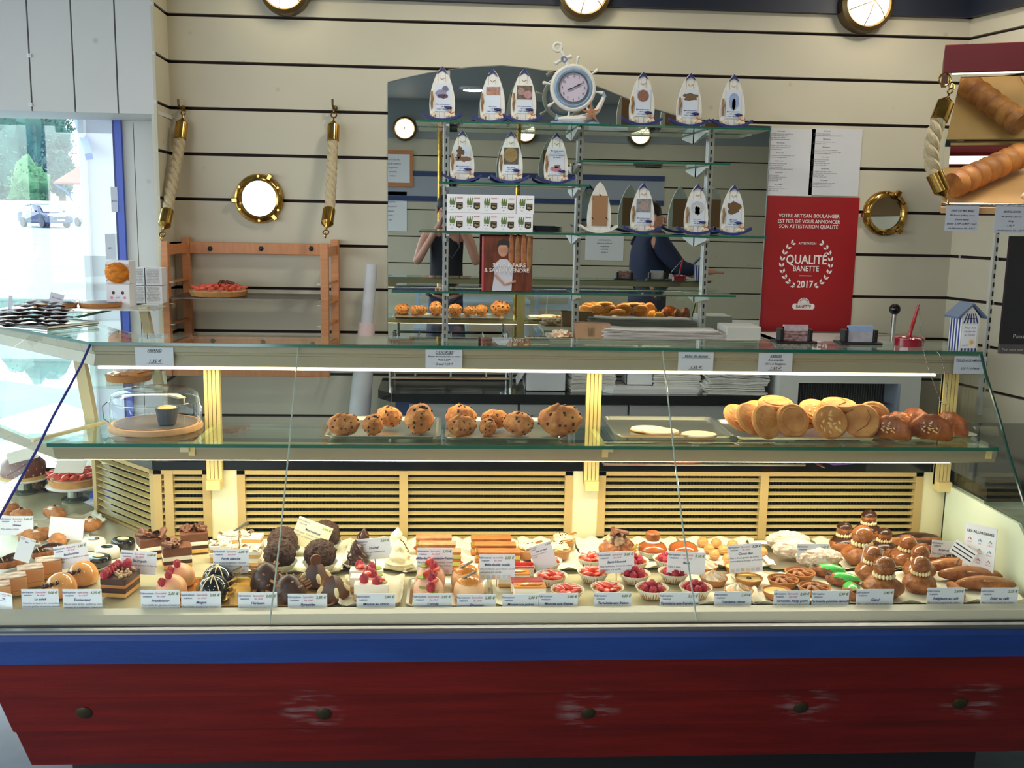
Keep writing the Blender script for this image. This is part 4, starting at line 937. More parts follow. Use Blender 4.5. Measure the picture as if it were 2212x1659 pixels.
# boxes, paper stacks on the worktop
def carton(x0, y0, x1, y1, Y, d, label, name='carton_box', m=WHITE, h=None, open_=True):
    a = at(x0, y1, Y); b = at(x1, y1, Y); hh = h or (at(x0, y0, Y).z-a.z)
    t = thing(name, label, 'box', (a.x, Y, zW)); W_ = b.x-a.x; w3 = .003
    mb = MB(); mb.bb((0, 0, 0), (W_, w3, hh)); mb.bb((0, d-w3, 0), (W_, d, hh)); mb.bb((0, 0, 0), (w3, d, hh)); mb.bb((W_-w3, 0, 0), (W_, d, hh)); mb.bb((0, 0, 0), (W_, d, w3)); mb.obj('carton', m, t)
    return t, W_, hh
WB = mat('white_carton', (208, 210, 214), .6)
t, W_, hh = carton(1135, 806, 1222, 850, YWF+.08, .16, 'open white cardboard box on the rear worktop beside the chrome rack', m=WB)
mb = MB(); mb.add([(0, 0, hh), (W_, 0, hh), (W_-.01, -.035, hh+.012), (.01, -.035, hh+.012)], [(0, 1, 2, 3)]); mb.obj('flap', WB, t, solid=.002)
mb = MB(); mb.add([(0, 0, hh), (0, .16, hh), (-.03, .15, hh-.05), (-.035, .01, hh-.06)], [(0, 1, 2, 3)]); mb.obj('side_flap', WB, t, solid=.002)
t, W_, hh = carton(1352, 822, 1410, 846, YWF+.12, .11, 'low open white carton standing on the white trays', m=WB); t.location.z = zW+.021
PAPS = mat('napkin_paper', (214, 212, 206), .8, var=.06, vs=40, bump=.5, bs=120)
def stack(x0, y0, x1, y1, Y, d, n, label, lift=0, rz=0, wob=.004, fan=0, seed=1, cat='paper stack', name='paper_stack'):
    a = at(x0, y1, Y); b = at(x1, y1, Y); hh = at(x0, y0, Y).z-a.z; W_ = b.x-a.x; rnd = random.Random(seed); dz = hh/n; mb = MB()
    for k in range(n):
        ox, oy, r = rnd.uniform(-wob, wob)+fan*k, rnd.uniform(-wob, wob), rnd.uniform(-.02, .02)+rz
        Mr = Matrix.Rotation(r, 3, 'Z'); nx = 6
        vs = []; 
        for zz in (dz*k, dz*(k+.86)):
            for i in range(nx+1):
                for y in (0, d):
                    x = -W_/2+W_*i/nx; p = Mr @ Vector((x, y, 0)); vs.append((p.x+W_/2+ox, p.y+oy, zz+.004*math.sin(i*1.7+seed+k*.3)*(k/n)*1.4+lift))
        m_ = 2*(nx+1); fs = []
        for i in range(nx): fs += [(2*i, 2*i+1, 2*i+3, 2*i+2), (m_+2*i, m_+2*i+2, m_+2*i+3, m_+2*i+1), (2*i, 2*i+2, m_+2*i+2, m_+2*i), (2*i+1, m_+2*i+1, m_+2*i+3, 2*i+3)]
        fs += [(0, m_, m_+1, 1), (2*nx, 2*nx+1, m_+2*nx+1, m_+2*nx)]
        mb.add(vs, fs)
    o = mb.obj(name, PAPS); o.location = (a.x, Y, zW); return tag(o, label, cat)
stack(1233, 806, 1330, 848, YWF+.09, .14, 18, 'stack of white napkins between the white box and the trays', seed=3, rz=.12)
stack(1411, 806, 1512, 845, YWF+.11, .15, 10, 'neat stack of folded white cartons on the white trays', seed=5, lift=.021)
stack(1523, 802, 1650, 862, YWF+.02, .20, 26, 'fanned pile of white paper bags beside the bread slicer', seed=8, fan=.0006, wob=.01, rz=-.06)
stack(1340, 804, 1420, 815, YWF+.2, .06, 4, 'few loose papers behind the low open carton', lift=.052, seed=9)
for k in range(3):
    a = at(1303, 850, YWF+.06); b = at(1520, 850, YWF+.06); W_ = b.x-a.x
    pts = [(.03, 0), (W_-.03, 0), (W_, .03), (W_, .17), (W_-.03, .2), (.03, .2), (0, .17), (0, .03)]
    o = tag(MB().prism(pts, 0, .0062).obj('serving_tray', mat('tray_white', (206, 208, 210), .35), bevel=.002), 'white plastic tray on the rear worktop, %s of three stacked' % ['lowest', 'middle', 'uppermost'][k], 'tray', 'stacked white trays'); o.location = (a.x+.003*k, YWF+.035, zW+.0005+k*.0067)
# upper level: shelf with paper bags in front of the mirror bottom
zU = at(1400, 736, 4.0).z
o = tag(MB().bb((at(1190, 740, 4.0).x, 3.98, zU-.012), (at(1662, 740, 4.0).x, 4.26, zU)).obj('bag_shelf', mat('cream_shelf', (196, 194, 176), .4)), 'cream shelf just above the case top carrying the paper bags', 'shelf')
KR = mat('kraft_paper', (176, 138, 106), .75, var=.1, vs=20)
a = at(1243, 732, 4.02); t = thing('kraft_bag', 'brown paper bag standing beside the stacked baguette bags', 'bag', (a.x, 4.02, zU))
mb = MB(); mb.add([(0, 0, 0), (.125, 0, 0), (.14, .005, .062), (-.005, .005, .066), (0, .07, 0), (.125, .07, 0), (.14, .065, .062), (-.005, .065, .066)], [(0, 1, 2, 3), (7, 6, 5, 4), (0, 3, 7, 4), (1, 5, 6, 2), (0, 4, 5, 1)]); mb.obj('bag_body', KR, t)
mb = MB()
for k in range(5): mb.tube([(.05+.006*k, -.001, .012), (.052+.005*k, -.001, .03+.004*(k % 3)), (.05+.006*k, -.001, .048)], .0009, 4)
mb.obj('wheat_print', mat('olive_ink', (100, 100, 60), .7), t)
rnd = random.Random(4); a = at(1300, 736, 4.01)
first = None
for k in range(9):
    mb = MB(); n = 14; vs = []
    for i in range(n+1):
        f = i/n; x = f*(.56-.012*k)
        for y in (0, .14): vs.append((x, y, .0008*math.sin(f*14+k)+(.001 if y else 0)+.02*max(0, (.28-f))*k/9*1.2))
    mb.add(vs, [(2*i, 2*i+2, 2*i+3, 2*i+1) for i in range(n)], True)
    o = tag(mb.obj('baguette_bag', mat('bag_white', (206, 200, 196), .7, var=.08, vs=8), solid=.0022), 'long flat paper bag lying above the case, %s of the pile of nine' % ['lowest', 'second', 'third', 'fourth', 'fifth', 'sixth', 'seventh', 'eighth', 'topmost'][k], 'bag', 'pile of long paper baguette bags'); o.location = (a.x+.004*(k % 3), 4.0, zU+.002+k*.0046)
a = at(1568, 742, 4.0); b = at(1643, 742, 4.0); hh = at(1570, 705, 4.0).z-zU
tag(MB().bb((0, 0, 0), (b.x-a.x, .15, hh)).obj('white_case_box', mat('ivory_box', (196, 196, 190), .5), bevel=.004), 'plain ivory box at the right end of the bag shelf', 'box').location = (a.x, 4.0, zU)
# pastry in wrapping left of the bag
a = at(1212, 733, 4.03); t = thing('wrapped_pastry', 'small golden flaky pastry in paper left of the kraft bag', 'pastry', (a.x, 4.05, zU))
MB().ball((0, 0, .016), (.04, .03, .018), 18, 10, .5, 3, 4).obj('pastry', mat('flaky_gold', (206, 150, 90), .6, col2=(250, 240, 220), vs=60), t)
MB().prism([(-.02, -.034), (.055, -.03), (.05, .03), (-.02, .03)], 0, .0035).obj('paper', KR, t)
# bread slicer (white appliance)
YS = 3.86
xa, xb = xw1+.006, at(1988, 850, YS).x; zt = at(1800, 806, YS).z+.12
t = thing('bread_slicer', 'white bread slicing machine with a dark slotted opening and a lever', 'machine', ((xa+xb)/2, YS, 0)); W2 = (xb-xa)/2
MG_ = mat('machine_white', (206, 208, 204), .35)
ox0 = at(1724, 850, YS).x-(xa+xb)/2; ox1 = at(1945, 850, YS).x-(xa+xb)/2; oz1 = at(1800, 828, YS).z; oz0 = oz1-.26
mb = MB(); mb.bb((-W2, 0, oz1), (W2, .02, zt)); mb.bb((-W2, 0, 0), (W2, .02, oz0)); mb.bb((-W2, 0, oz0), (ox0, .02, oz1)); mb.bb((ox1, 0, oz0), (W2, .02, oz1))
mb.bb((-W2, .02, 0), (-W2+.01, .36, zt)); mb.bb((W2-.01, .02, 0), (W2, .36, zt)); mb.bb((-W2, .02, zt-.01), (W2, .36, zt)); mb.bb((-W2, .34, 0), (W2, .36, zt)); mb.obj('housing', MG_, t)
MB().bb((ox0-.02, .2, oz0-.02), (ox1+.02, .205, oz1+.02)).obj('inner_back', mat('dark_inside', (50, 50, 48), .5), t)
mb = MB(); x = ox0
while x < ox1: mb.bb((x, .12, oz0), (x+.0015, .128, oz1)); x += .0105
mb.obj('slicing_blades', mat('blade_grey', (120, 122, 124), .3, .8), t)
mb = MB(); x = ox0+.02
while x < ox1-.03: mb.tube([(x, .02, oz1-.085), (x, .10, oz1-.088)], .0016, 5); x += .0085
mb.obj('comb_teeth', CHROME, t)
MB().bb((ox1-.012, .0, oz0), (ox1, .12, oz1)).obj('side_plate', mat('pale_blue_steel', (170, 180, 200), .3, .4), t)
p = at(1933, 668, YS+.05)-Vector(((xa+xb)/2, YS, 0))
MB().tube([(p.x, p.y, zt), p], .009, 12).obj('lever', CHROME, t); MB().ball(p, .022, 18, 12).obj('lever_knob', mat('black_knob', (18, 18, 20), .15), t)
# misc plates on slicer top
for k, (x, y, lb) in enumerate(((1900, 735, 'thin wooden slat lying behind the blue card holder'),)):
    a = at(1800, 740, YS+.1); b = at(1970, 722, YS+.16); a.z = max(a.z, zt+.008); b.z = max(b.z, zt+.016); tag(MB().tube([a, b], .005, 4).obj('wooden_stick', mat('grey_wood', (176, 168, 150), .7)), lb, 'slat')
# small light switchless cable on the right wall corner
a = at(2076, 500, WALLY-.03); b = at(2070, 650, WALLY-.03); tag(MB().tube([at(2082, 300, WALLY-.02), at(2080, 420, WALLY-.02), a, b, at(2068, 735, WALLY-.03)], .006, 7).obj('white_cable', mat('cable_white', (190, 190, 186), .5)), 'white cable running down the wall left of the slotted upright', 'cable')
a = at(2150, 330, 4.05); b = at(2131, 742, 4.05)
t = thing('shelf_upright', 'pale slotted upright by the dark poster at the right end', 'shelf upright', (b.x, 4.05, b.z), 0, 'slotted uprights on the mirror'); h = a.z-b.z
MB().bb((-.011, -.01, -.3), (.011, .01, h)).obj('profile', mat('pale_upright', (204, 204, 196), .4), t)
mb = MB(); z = -.2
while z < h: mb.bb((-.003, -.0115, z), (.003, -.0102, z+.02)); z += .036
mb.obj('slots', BLACK, t)
YP = 3.62
a = at(2183, 510, YP); b = at(2174, 764, YP)
t = thing('dark_poster', 'black poster with small white words at the right edge of the picture', 'poster', (a.x, YP, b.z)); h = a.z-b.z
MB().bb((0, 0, .035), (.42, .012, h)).obj('print', mat('poster_black', (26, 28, 40), .3), t); MB().bb((0, -.001, 0), (.42, .012, .035)).obj('footer_strip', mat('footer_grey', (92, 88, 90), .4), t)
mb = MB(); M = Matrix.Translation((0, -.0012, 0)) @ FACE; mb.text('Pains spéciaux', .045, .058, .022, M, align='LEFT'); mb.text('Pour votre santé', .008, .012, .012, Matrix.Translation((0, -.002, 0)) @ FACE, align='LEFT'); mb.obj('lettering', INKW, t)
# ================================================================ GOODS ON THE CASE'S MIDDLE SHELF AND TOP
MESH = {}
def mesh(key, mb, m, **k):
    o = mb.obj(key, m, None, **k); MESH[key] = o.data; bpy.data.objects.remove(o); return key
def inst(name, key, parent, loc=(0, 0, 0), rot=(0, 0, 0), sc=1, label=None):
    o = bpy.data.objects.new(name, MESH[key]); COL.objects.link(o); o.parent = parent; o.location = loc; o.rotation_euler = rot
    o.scale = sc if hasattr(sc, '__len__') else (sc, sc, sc)
    if label: o['label'] = label
    return o
def rod_(o, rx=0, ry=0, rz=0): o.rotation_euler = (rx, ry, rz); return o
TRAYM = mat('steel_tray', (222, 222, 210), .3, 1)
def tray(x0, x1, yf, yb, label, z=SZ, rz=0, m=None, h=.010, name='metal_tray', grp=None, cat='tray', par=None):
    a = atz(x0, yf, z); b = atz(x1, yf, z); c = atz((x0+x1)/2, yb, z); W_ = (b.x-a.x)/2; D_ = (c.y-a.y)/2
    t = thing(name, label, cat, ((a.x+b.x)/2, (a.y+c.y)/2, z+.0005), rz, grp)
    mb = MB(); cr = min(.02, W_*.3, D_*.3)
    def ring(w, d, z_, r):
        p = []
        for cx_, cy_, a0 in ((w-r, d-r, 0), (-w+r, d-r, 90), (-w+r, -d+r, 180), (w-r, -d+r, 270)):
            for k in range(5): q = R_(a0+22.5*k); p.append((cx_+r*math.cos(q), cy_+r*math.sin(q), z_))
        return p
    rr = [ring(W_-.014, D_-.014, .0, cr*.6), ring(W_-.007, D_-.007, h*.9, cr*.8), ring(W_, D_, h, cr), ring(W_, D_, h-.0015, cr), ring(W_-.008, D_-.008, h-.003, cr*.8), ring(W_-.014, D_-.014, -.0004, cr*.6)]
    vs = sum(rr, []); n = 20; fs = [tuple(range(n)), tuple(range(5*n, 6*n))[::-1]]
    for k in range(5): fs += [(k*n+i, (k+1)*n+i, (k+1)*n+(i+1) % n, k*n+(i+1) % n) for i in range(n)]
    mb.add([(v[0], v[1], v[2]+.0006) for v in vs], fs); mb.obj('tray_body', m or TRAYM, t); return t
tray(700, 952, 950, 906, 'shiny steel tray holding four cookies, left of the other cookie tray', grp='steel trays on the middle shelf')
tray(962, 1222, 954, 908, 'shiny steel tray holding six cookies left of the middle post', grp='steel trays on the middle shelf')
tray(1330, 1590, 948, 906, 'steel tray with three flat white iced biscuits', grp='steel trays on the middle shelf')
tray(1588, 1900, 952, 914, 'steel tray under the pile of round shortbreads', grp='steel trays on the middle shelf')
tray(1925, 2115, 950, 928, 'dark steel tray under the brown turnovers at the right end', rz=.10, grp='steel trays on the middle shelf')
COOK = mat('cookie_dough', (204, 142, 78), .75, col2=(158, 92, 46), vs=45, bump=.8, bs=120); CHIP = mat('chocolate_chip', (64, 34, 22), .5)
def cookie_proto(key, rx, ry, rz_, seed):
    mesh(key, MB().ball((0, 0, 0), (rx, ry, rz_), 30, 18, .12, 2.2, seed), COOK)
    rnd = random.Random(seed); mb = MB()
    for i in range(34):
        d = Vector((rnd.gauss(0, 1), rnd.gauss(0, .8), rnd.gauss(0, 1)+.3)).normalized(); k = 1+.12*noise.fractal(d*2.2+Vector((seed*3.1, seed, 0)), 1.0, 2.0, 3)
        s = rnd.uniform(.0022, .0042); mb.ball((d.x*rx*k, d.y*ry*k, d.z*rz_*k), (s, s*.8, s), 6, 4)
    mesh(key+'_chips', mb, CHIP)
for s_ in range(3): cookie_proto('cookie%d' % s_, .041, .028, .031, s_+1)
CK = [(758, 944, 1.0, 0, 0, 'cookie at the left front of the left cookie tray'), (805, 947, .9, 1, 0, 'cookie second from the left at the front of the left tray'), (826, 938, .95, 2, 1, 'cookie behind the pair on the left cookie tray'), (888, 945, 1.3, 1, 0, 'big chocolate chip cookie alone on the right of the left cookie tray'),
      (1003, 948, .95, 0, 0, 'front left cookie on the second cookie tray'), (1022, 936, 1.1, 2, 1, 'cookie rising behind the front left one on the second tray'), (1067, 948, .8, 1, 0, 'smallest cookie at the front of the second tray'), (1062, 936, .9, 0, 1, 'cookie behind the smallest one on the second tray'), (1118, 942, 1.05, 2, 0, 'cookie in the middle right of the second tray'), (1184, 946, 1.4, 0, 0, 'biggest cookie at the right end of the second tray')]
for px, py, s_, k, back, lb in CK:
    p = atz(px, py, SZ+.012); p.y = max(p.y+.035*back+.01, 2.59+.034*s_)
    t = thing('cookie', 'chocolate chip '+lb if 'chocolate' not in lb else lb, 'cookie', (p.x, p.y, SZ+.003+.0318*s_+.004*back), k*1.3, 'chocolate chip cookies on the middle shelf'); t.scale = (s_, s_, s_*.97)
    inst('dough', 'cookie%d' % k, t); inst('chips', 'cookie%d_chips' % k, t)
PAL = mat('white_icing', (240, 226, 200), .35, var=.06, vs=30); BISC = mat('golden_biscuit', (206, 150, 84), .7, var=.2, vs=60)
for px, py, lb in ((1400, 928, 'white iced oval biscuit at the back left of its tray'), (1428, 936, 'white iced oval biscuit leaning on the one behind it'), (1510, 940, 'white iced oval biscuit lying alone at the front of the tray')):
    p = atz(px, py, SZ+.006); t = thing('iced_biscuit', lb, 'biscuit', (p.x, p.y, SZ+.003+(.004 if px == 1428 else 0)), 0, 'white iced biscuits')
    MB().lathe([(0, 0), (.046, 0), (.05, .003), (.046, .006)], 30, sy=.8).obj('biscuit', BISC, t); MB().lathe([(.048, .004), (.047, .0075), (.03, .009), (0, .009)], 30, sy=.8).obj('icing', PAL, t)
SAB = mat('shortbread', (206, 146, 82), .65, col2=(172, 108, 52), vs=26, bump=.6, bs=60); ALM = mat('almond_flake', (226, 178, 112), .6)
def sable(kind):
    mb = MB(); mb.lathe([(0, -.008), (.040, -.008), (.046, -.003), (.0465, .002), (.042, .0075), (.03, .009), (0, .0095)], 34)
    return mb
mesh('shortbread_disc', sable(0), SAB)
mb = MB(); rnd = random.Random(3)
for i in range(16):
    a = rnd.uniform(0, 6.3); r = .033*math.sqrt(rnd.random()); q = Vector((r*math.cos(a), r*math.sin(a), .0098)); mb.ball(q, (.0065, .0035, .0012), 8, 4, M=Matrix.Rotation(rnd.uniform(0, 3), 3, 'Z') @ Matrix.Rotation(rnd.uniform(-.3, .3), 3, 'X'))
mesh('almond_flakes', mb, ALM)
mesh('pressed_ring', MB().torus((0, 0, .0088), .033, .0022, 30, 6), SAB)
mesh('split_crease', MB().tube([(.012, .03, .0098), (.02, .008, .0104), (.012, -.012, .0104), (-.012, -.03, .0095)], [.001, .002, .002, .001], 5), mat('crease_brown', (158, 96, 50), .8))
mesh('filled_top', MB().ball((0, 0, .006), (.034, .026, .006), 22, 10, .35, 3, 5), mat('almond_paste', (190, 128, 62), .8, bump=1, bs=150))
# px, py(centre), lean(deg from flat), yaw, dy, kind, label
SB = [(1622, 905, 52, 28, .0, 2, 'shortbread with rough almond filling at the left front of the pile'), (1655, 914, 66, 26, -.025, 2, 'rough-topped shortbread leaning at the front left of the pile'), (1711, 915, 66, 8, -.01, 1, 'shortbread with a pressed oval ring at the front of the pile'),
      (1793, 914, 62, 0, -.02, 0, 'shortbread sprinkled with flaked almonds at the front of the pile'), (1861, 910, 66, -16, -.01, 3, 'large shortbread with a curved split at the right front'), (1884, 907, 74, -24, .02, 1, 'shortbread half hidden at the right end of the pile'),
      (1597, 903, 40, 30, .04, 0, 'shortbread at the far left end of the pile'), (1690, 893, 30, 0, .05, 1, 'shortbread lying behind the ringed one'), (1762, 890, 35, 10, .05, 0, 'almond shortbread behind the flaked one'), (1832, 892, 28, 0, .05, 2, 'shortbread lying under the topmost right one'),
      (1676, 872, 12, 0, .05, 1, 'shortbread lying on top of the pile at the left'), (1812, 874, 8, 0, .04, 3, 'pale shortbread lying on top of the pile at the right'), (1640, 892, 32, 12, .06, 0, 'shortbread in the back row near the left end'), (1730, 905, 20, 0, .06, 1, 'flat shortbread at the bottom of the back row')]
for px, py, ln, yw, dy, k, lb in SB:
    p = at(px, py, 2.66+dy); z = p.z; a = R_(ln); zmin = SZ+.003+.046*math.sin(a)+.008*math.cos(a); z = max(z, zmin) if ln > 25 else z
    t = thing('shortbread', lb, 'biscuit', (p.x, p.y, z), R_(yw), 'round shortbreads piled on the middle shelf', rx=a); t.scale = (1.04,)*3
    inst('biscuit', 'shortbread_disc', t); inst('topping', ('almond_flakes', 'pressed_ring', 'filled_top', 'split_crease')[k], t)
TURN = mat('turnover_brown', (176, 96, 40), .4, col2=(104, 46, 18), vs=22, bump=.9, bs=70); TURNL = mat('turnover_gold', (232, 176, 84), .5, col2=(206, 136, 56), vs=25, bump=.8, bs=80)
def turnover_mesh(key, m, seed):
    def f(u, v):
        a = math.pi*(u-.0); b = 2*math.pi*v; r = .05*(math.sin(a))**.7; x = -.055*math.cos(a); q = max(.001, r)
        k = 1+.18*noise.noise(Vector((u*7+seed, v*5, seed)))
        return Vector((x, q*.36*math.cos(b)*k, .5*q*math.sin(b)*k*1.35+q*.55))
    mesh(key, MB().grid(f, 22, 16, True, cv=True), m)
turnover_mesh('turnover_dark', TURN, 1); turnover_mesh('turnover_light', TURNL, 2)
for px, py, k, yw, s_, dy, lb in ((1938, 930, 'l', 20, .75, .07, 'pale golden turnover at the left end of the turnover tray'), (1965, 932, 'l', 35, .8, .05, 'golden turnover second from the left'), (1990, 938, 'd', 62, 1.0, .05, 'dark baked turnover standing left of centre on its tray'), (2022, 941, 'd', 40, 1.1, .0, 'almond-crusted turnover at the front of the turnover tray'),
                             (2032, 930, 'd', 60, 1.05, .08, 'dark turnover at the back of the turnover tray'), (2062, 938, 'd', 55, 1.1, .03, 'golden-edged turnover right of the front one'), (2092, 938, 'd', 28, 1.2, -.0, 'turnover with a burnt tip at the right end of the tray')):
    p = atz(px, py, SZ+.01); t = thing('turnover', lb, 'pastry', (min(p.x, 1.37), 2.635+dy, SZ+.011), -R_(yw), 'turnovers on the dark tray'); t.scale = (s_*.86,)*3
    inst('crust', 'turnover_dark' if k == 'd' else 'turnover_light', t)
    mb_ = 'almond_flakes'; o = inst('almonds', mb_, t, (0, -.021, .032), (R_(86), 0, 0), (.7, .5, 1))
# cake dome
c = at(338, 938, 2.735); r = .119; zc = SZ+.008
t = thing('cake_stand', 'round wooden board holding the clear cake dome', 'board', (c.x, c.y, SZ+.0012))
MB().lathe([(0, 0), (r*1.02, 0), (r*1.03, .006), (r*1.0, .014), (0, .014)], 48).obj('board', mat('beech_board', (198, 150, 104), .5, var=.15, vs=8, stretch=(1, 8, 1)), t)
MB().lathe([(0, .0145), (r*.9, .0145), (r*.9, .0155), (0, .0155)], 40).obj('slate_disc', mat('smoky_disc', (120, 110, 106), .2), t)
DG = glass('dome_plastic', (.96, .97, 1.0), ior=1.4)
d_ = thing('cake_dome', 'clear plastic cake dome with an oval grip and wire clips over a dark muffin', 'dome', (c.x, c.y, SZ+.0185))
h = at(338, 838, c.y).z-SZ-.02
MB().lathe([(r*.96, 0), (r*.97, .002), (r*.97, h*.62), (r*.92, h*.84), (r*.78, h*.96), (r*.5, h), (0, h)], 48, cap=False).obj('dome_shell', DG, d_)
mb = MB()
mb.lathe([(r*.3, h-.001), (r*.3, h+.004), (r*.2, h+.006), (0, h+.006)], 28, sy=.8); mb.obj('grip', glass('grip_plastic', (.9, .88, .78), ior=1.9), d_)
MB().torus((0, 0, h*.66), r*.95, .0016, 48, 5).obj('dome_rib', glass('rib_plastic', (.86, .86, .86), ior=2.2), d_)
for s in (-1, 1):
    MB().tube([(s*r*.98, -.02, .0), (s*r*1.07, -.03, .012), (s*r*1.08, -.03, h*.5), (s*r*1.0, -.02, h*.62)], .0016, 6).obj('wire_clip', CHROME, d_)
m_ = atz(357, 920, SZ+.017); t = thing('muffin', 'small muffin in a dark fluted cup under the clear dome', 'muffin', (m_.x, max(m_.y+.02, c.y-.05), SZ+.0185))
MB().lathe([(.021, 0), (.023, .004), (.029, .044), (.03, .044)], 40, flute=.03, fn=14).obj('fluted_cup', mat('dark_cup', (74, 76, 84), .45), t)
MB().ball((0, 0, .040), (.026, .026, .010), 18, 10, .1, 2).obj('cake', mat('muffin_top', (222, 176, 104), .7, bump=.4), t)
# ---- price signs on the fascia
SIGN = mat('sign_paper', (198, 202, 214), .6)
def sign(x0, y0, x1, y1, lines, label):
    Y = 2.7015; a = at(x0, y1, Y); b = at(x1, y0, Y); W_, H = b.x-a.x, b.z-a.z
    t = thing('price_sign', label, 'sign', (a.x, Y-.0, a.z), 0, 'paper price signs along the upper edge of the case'); MB().bb((0, 0, 0), (W_, .0008, H)).obj('paper', SIGN, t)
    mb = MB(); M = Matrix.Translation((0, -.0006, 0)) @ FACE
    for s_, z, sz, und in lines:
        mb.text(s_, W_/2, H*z, sz, M, shear=.35, bold=.012)
        if und: L = len(s_)*sz*.27; mb.add([M @ Vector(q) for q in ((W_/2-L, H*z-.0018, 0), (W_/2+L, H*z-.0018, 0), (W_/2+L, H*z-.0010, 0), (W_/2-L, H*z-.0010, 0))], [(0, 1, 2, 3)])
    mb.obj('lettering', INKK, t)
sign(293, 751, 374, 790, [('FRIAND', .76, .0105, 1), ('1.35 €', .16, .0125, 1)], 'price sign reading friand at the left end of the case top')
sign(919, 756, 999, 795, [('COOKIES', .78, .0115, 1), ('Pépites de chocolat, lait, ou autres', .6, .0062, 0), ('Petit 0,55€', .4, .0075, 0), ('Grand 1,10 €', .17, .0085, 0)], 'price sign reading cookies in the middle of the case top')
sign(1464, 761, 1542, 801, [('Palet de dames', .72, .0105, 1), ('1.55 €', .12, .012, 1)], 'price sign reading palet de dames')
sign(1637, 763, 1713, 803, [('SABLES', .78, .010, 1), ('Aux amandes', .58, .0078, 0), ('OU à la frangipane', .38, .0078, 0), ('1,55 €', .1, .012, 1)], 'price sign reading sablés aux amandes')
sign(2059, 770, 2132, 807, [('TUILES AUX AMANDES', .7, .0082, 1), ('3,20 € / 5 Pièces', .25, .0078, 0)], 'price sign reading tuiles aux amandes at the right end of the case top')
# ---- things on the top glass
def holder(x0, x1, yb, label, cardm, cm2):
    a = atz(x0, yb, TZ); b = atz(x1, yb, TZ); W_ = b.x-a.x
    t = thing('card_holder', label, 'card holder', (a.x, a.y, TZ), 0, 'black business card holders')
    MB().bb((-.012, -.012, 0), (W_+.012, .05, .007)).obj('base', BLACK, t, bevel=.002)
    for x in (0, W_-.012): MB().bb((x, -.002, .007), (x+.012, .032, .042)).obj('side_arm', BLACK, t, bevel=.002)
    o = MB().bb((.013, .004, .0072), (W_-.013, .016, .048)).obj('card_stack', cardm, t); MB().bb((.013, .0035, .036), (W_-.013, .0155, .053)).obj('front_card', cm2, o)
PCARD = mat('photo_card', (176, 150, 150), .5, col2=(110, 60, 50), vs=60, stretch=(1, 1, 3)); BCARD = mat('blue_card', (150, 176, 214), .5, var=.1, vs=30)
holder(1683, 1752, 742, 'black card holder with brown picture cards, left one of two on the case top', PCARD, mat('pale_card', (196, 182, 190), .5, var=.3, vs=80)); holder(1822, 1892, 744, 'black card holder with pale blue cards, right one of two on the case top', mat('grey_card', (184, 180, 186), .5, var=.2, vs=60), BCARD)
RDP = mat('red_gloss', (140, 22, 40), .12, coat=.5); p = atz(1973, 750, TZ)
t = thing('pen_pot', 'round dark red pen stand with a red pen on a bead chain', 'pen stand', (p.x, p.y+.03, TZ+.0008))
MB().lathe([(.040, 0), (.041, .018), (.043, .0195), (.043, .023), (.034, .028), (.012, .030), (0, .030)], 32).obj('pot', RDP, t)
pa = Vector((.0, .0, .028)); pb = Vector((.017, -.005, .118)); MB().tube([pa, pa*.55+pb*.45, pa*.54+pb*.46, pa*.5+pb*.5, pb], [.0045, .005, .0056, .005, .0035], 10).obj('pen', mat('red_pen', (170, 34, 44), .25), t)
mb = MB(); off_ = Vector((p.x, p.y+.03, TZ))
def on_glass(x, y):
    Y = 2.69
    for _ in range(6):
        z = at(x, y, Y).z; Y = 2.69
        for (y0, z0_), (y1, z1_) in zip(GP[:-1], GP[1:]):
            if z1_ <= z <= z0_: Y = y0+(y1-y0)*(z0_-z)/(z0_-z1_)-.006
    return at(x, y, Y)
chp = [pb] + [on_glass(x, y)-off_ for i, (x, y) in enumerate([(1990, 730), (1997, 765), (2007, 800), (2020, 836), (2032, 868), (2040, 877), (2047, 872), (2046, 840), (2040, 800), (2030, 766), (2018, 756)])]
for q0, q1 in zip(chp[:-1], chp[1:]):
    n = max(2, int((q1-q0).length/.0042))
    for i in range(n): mb.ball(q0.lerp(q1, i/n), .0016, 6, 4)
mb.obj('bead_chain', CHROME, t)
# beach cabin money box
p = atz(2093, 757, TZ); t = thing('beach_cabin_box', 'little white beach cabin box with blue stripes and a handwritten card', 'money box', (p.x, p.y+.004, TZ), R_(6)); w_ = .027
MB().prism([(-w_, 0), (w_, 0), (w_, .092), (0, .124), (-w_, .092)], 0, .055, 'y').obj('cabin_body', BW, t)
for s in (-1, 1):
    MB().add([(0, -.008, .132), (s*.044, -.008, .093), (s*.044, .06, .093), (0, .06, .132), (0, -.008, .126), (s*.042, -.008, .088), (s*.042, .06, .088), (0, .06, .126)], [(0, 1, 2, 3), (7, 6, 5, 4), (0, 4, 5, 1), (1, 5, 6, 2), (3, 2, 6, 7), (0, 3, 7, 4)]).obj('roof_panel', mat('grey_blue_roof', (98, 112, 136), .6), t)
SB_ = mat('stripe_blue', (40, 56, 132), .5)
mb = MB()
for k in range(-2, 3):
    x = k*.0105; mb.add([(x-.0025, -.0006, .075), (x+.0025, -.0006, .075), (x*.55+.0016, -.0006, .102), (x*.55-.0016, -.0006, .102)], [(0, 1, 2, 3)]); mb.bb((x-.0025, -.0008, 0), (x+.0025, -.0002, .008))
for k in range(4): mb.bb((-w_-.0006, .006+.013*k, 0), (-w_-.0001, .012+.013*k, .09))
for k in range(4): mb.bb((-.022+.0125*k, .0552, 0), (-.016+.0125*k, .0558, .085))
mb.obj('painted_stripes', SB_, t)
MB().bb((-.013, -.0012, .088), (.013, -.0004, .0895)).obj('coin_slot', BLACK, t)
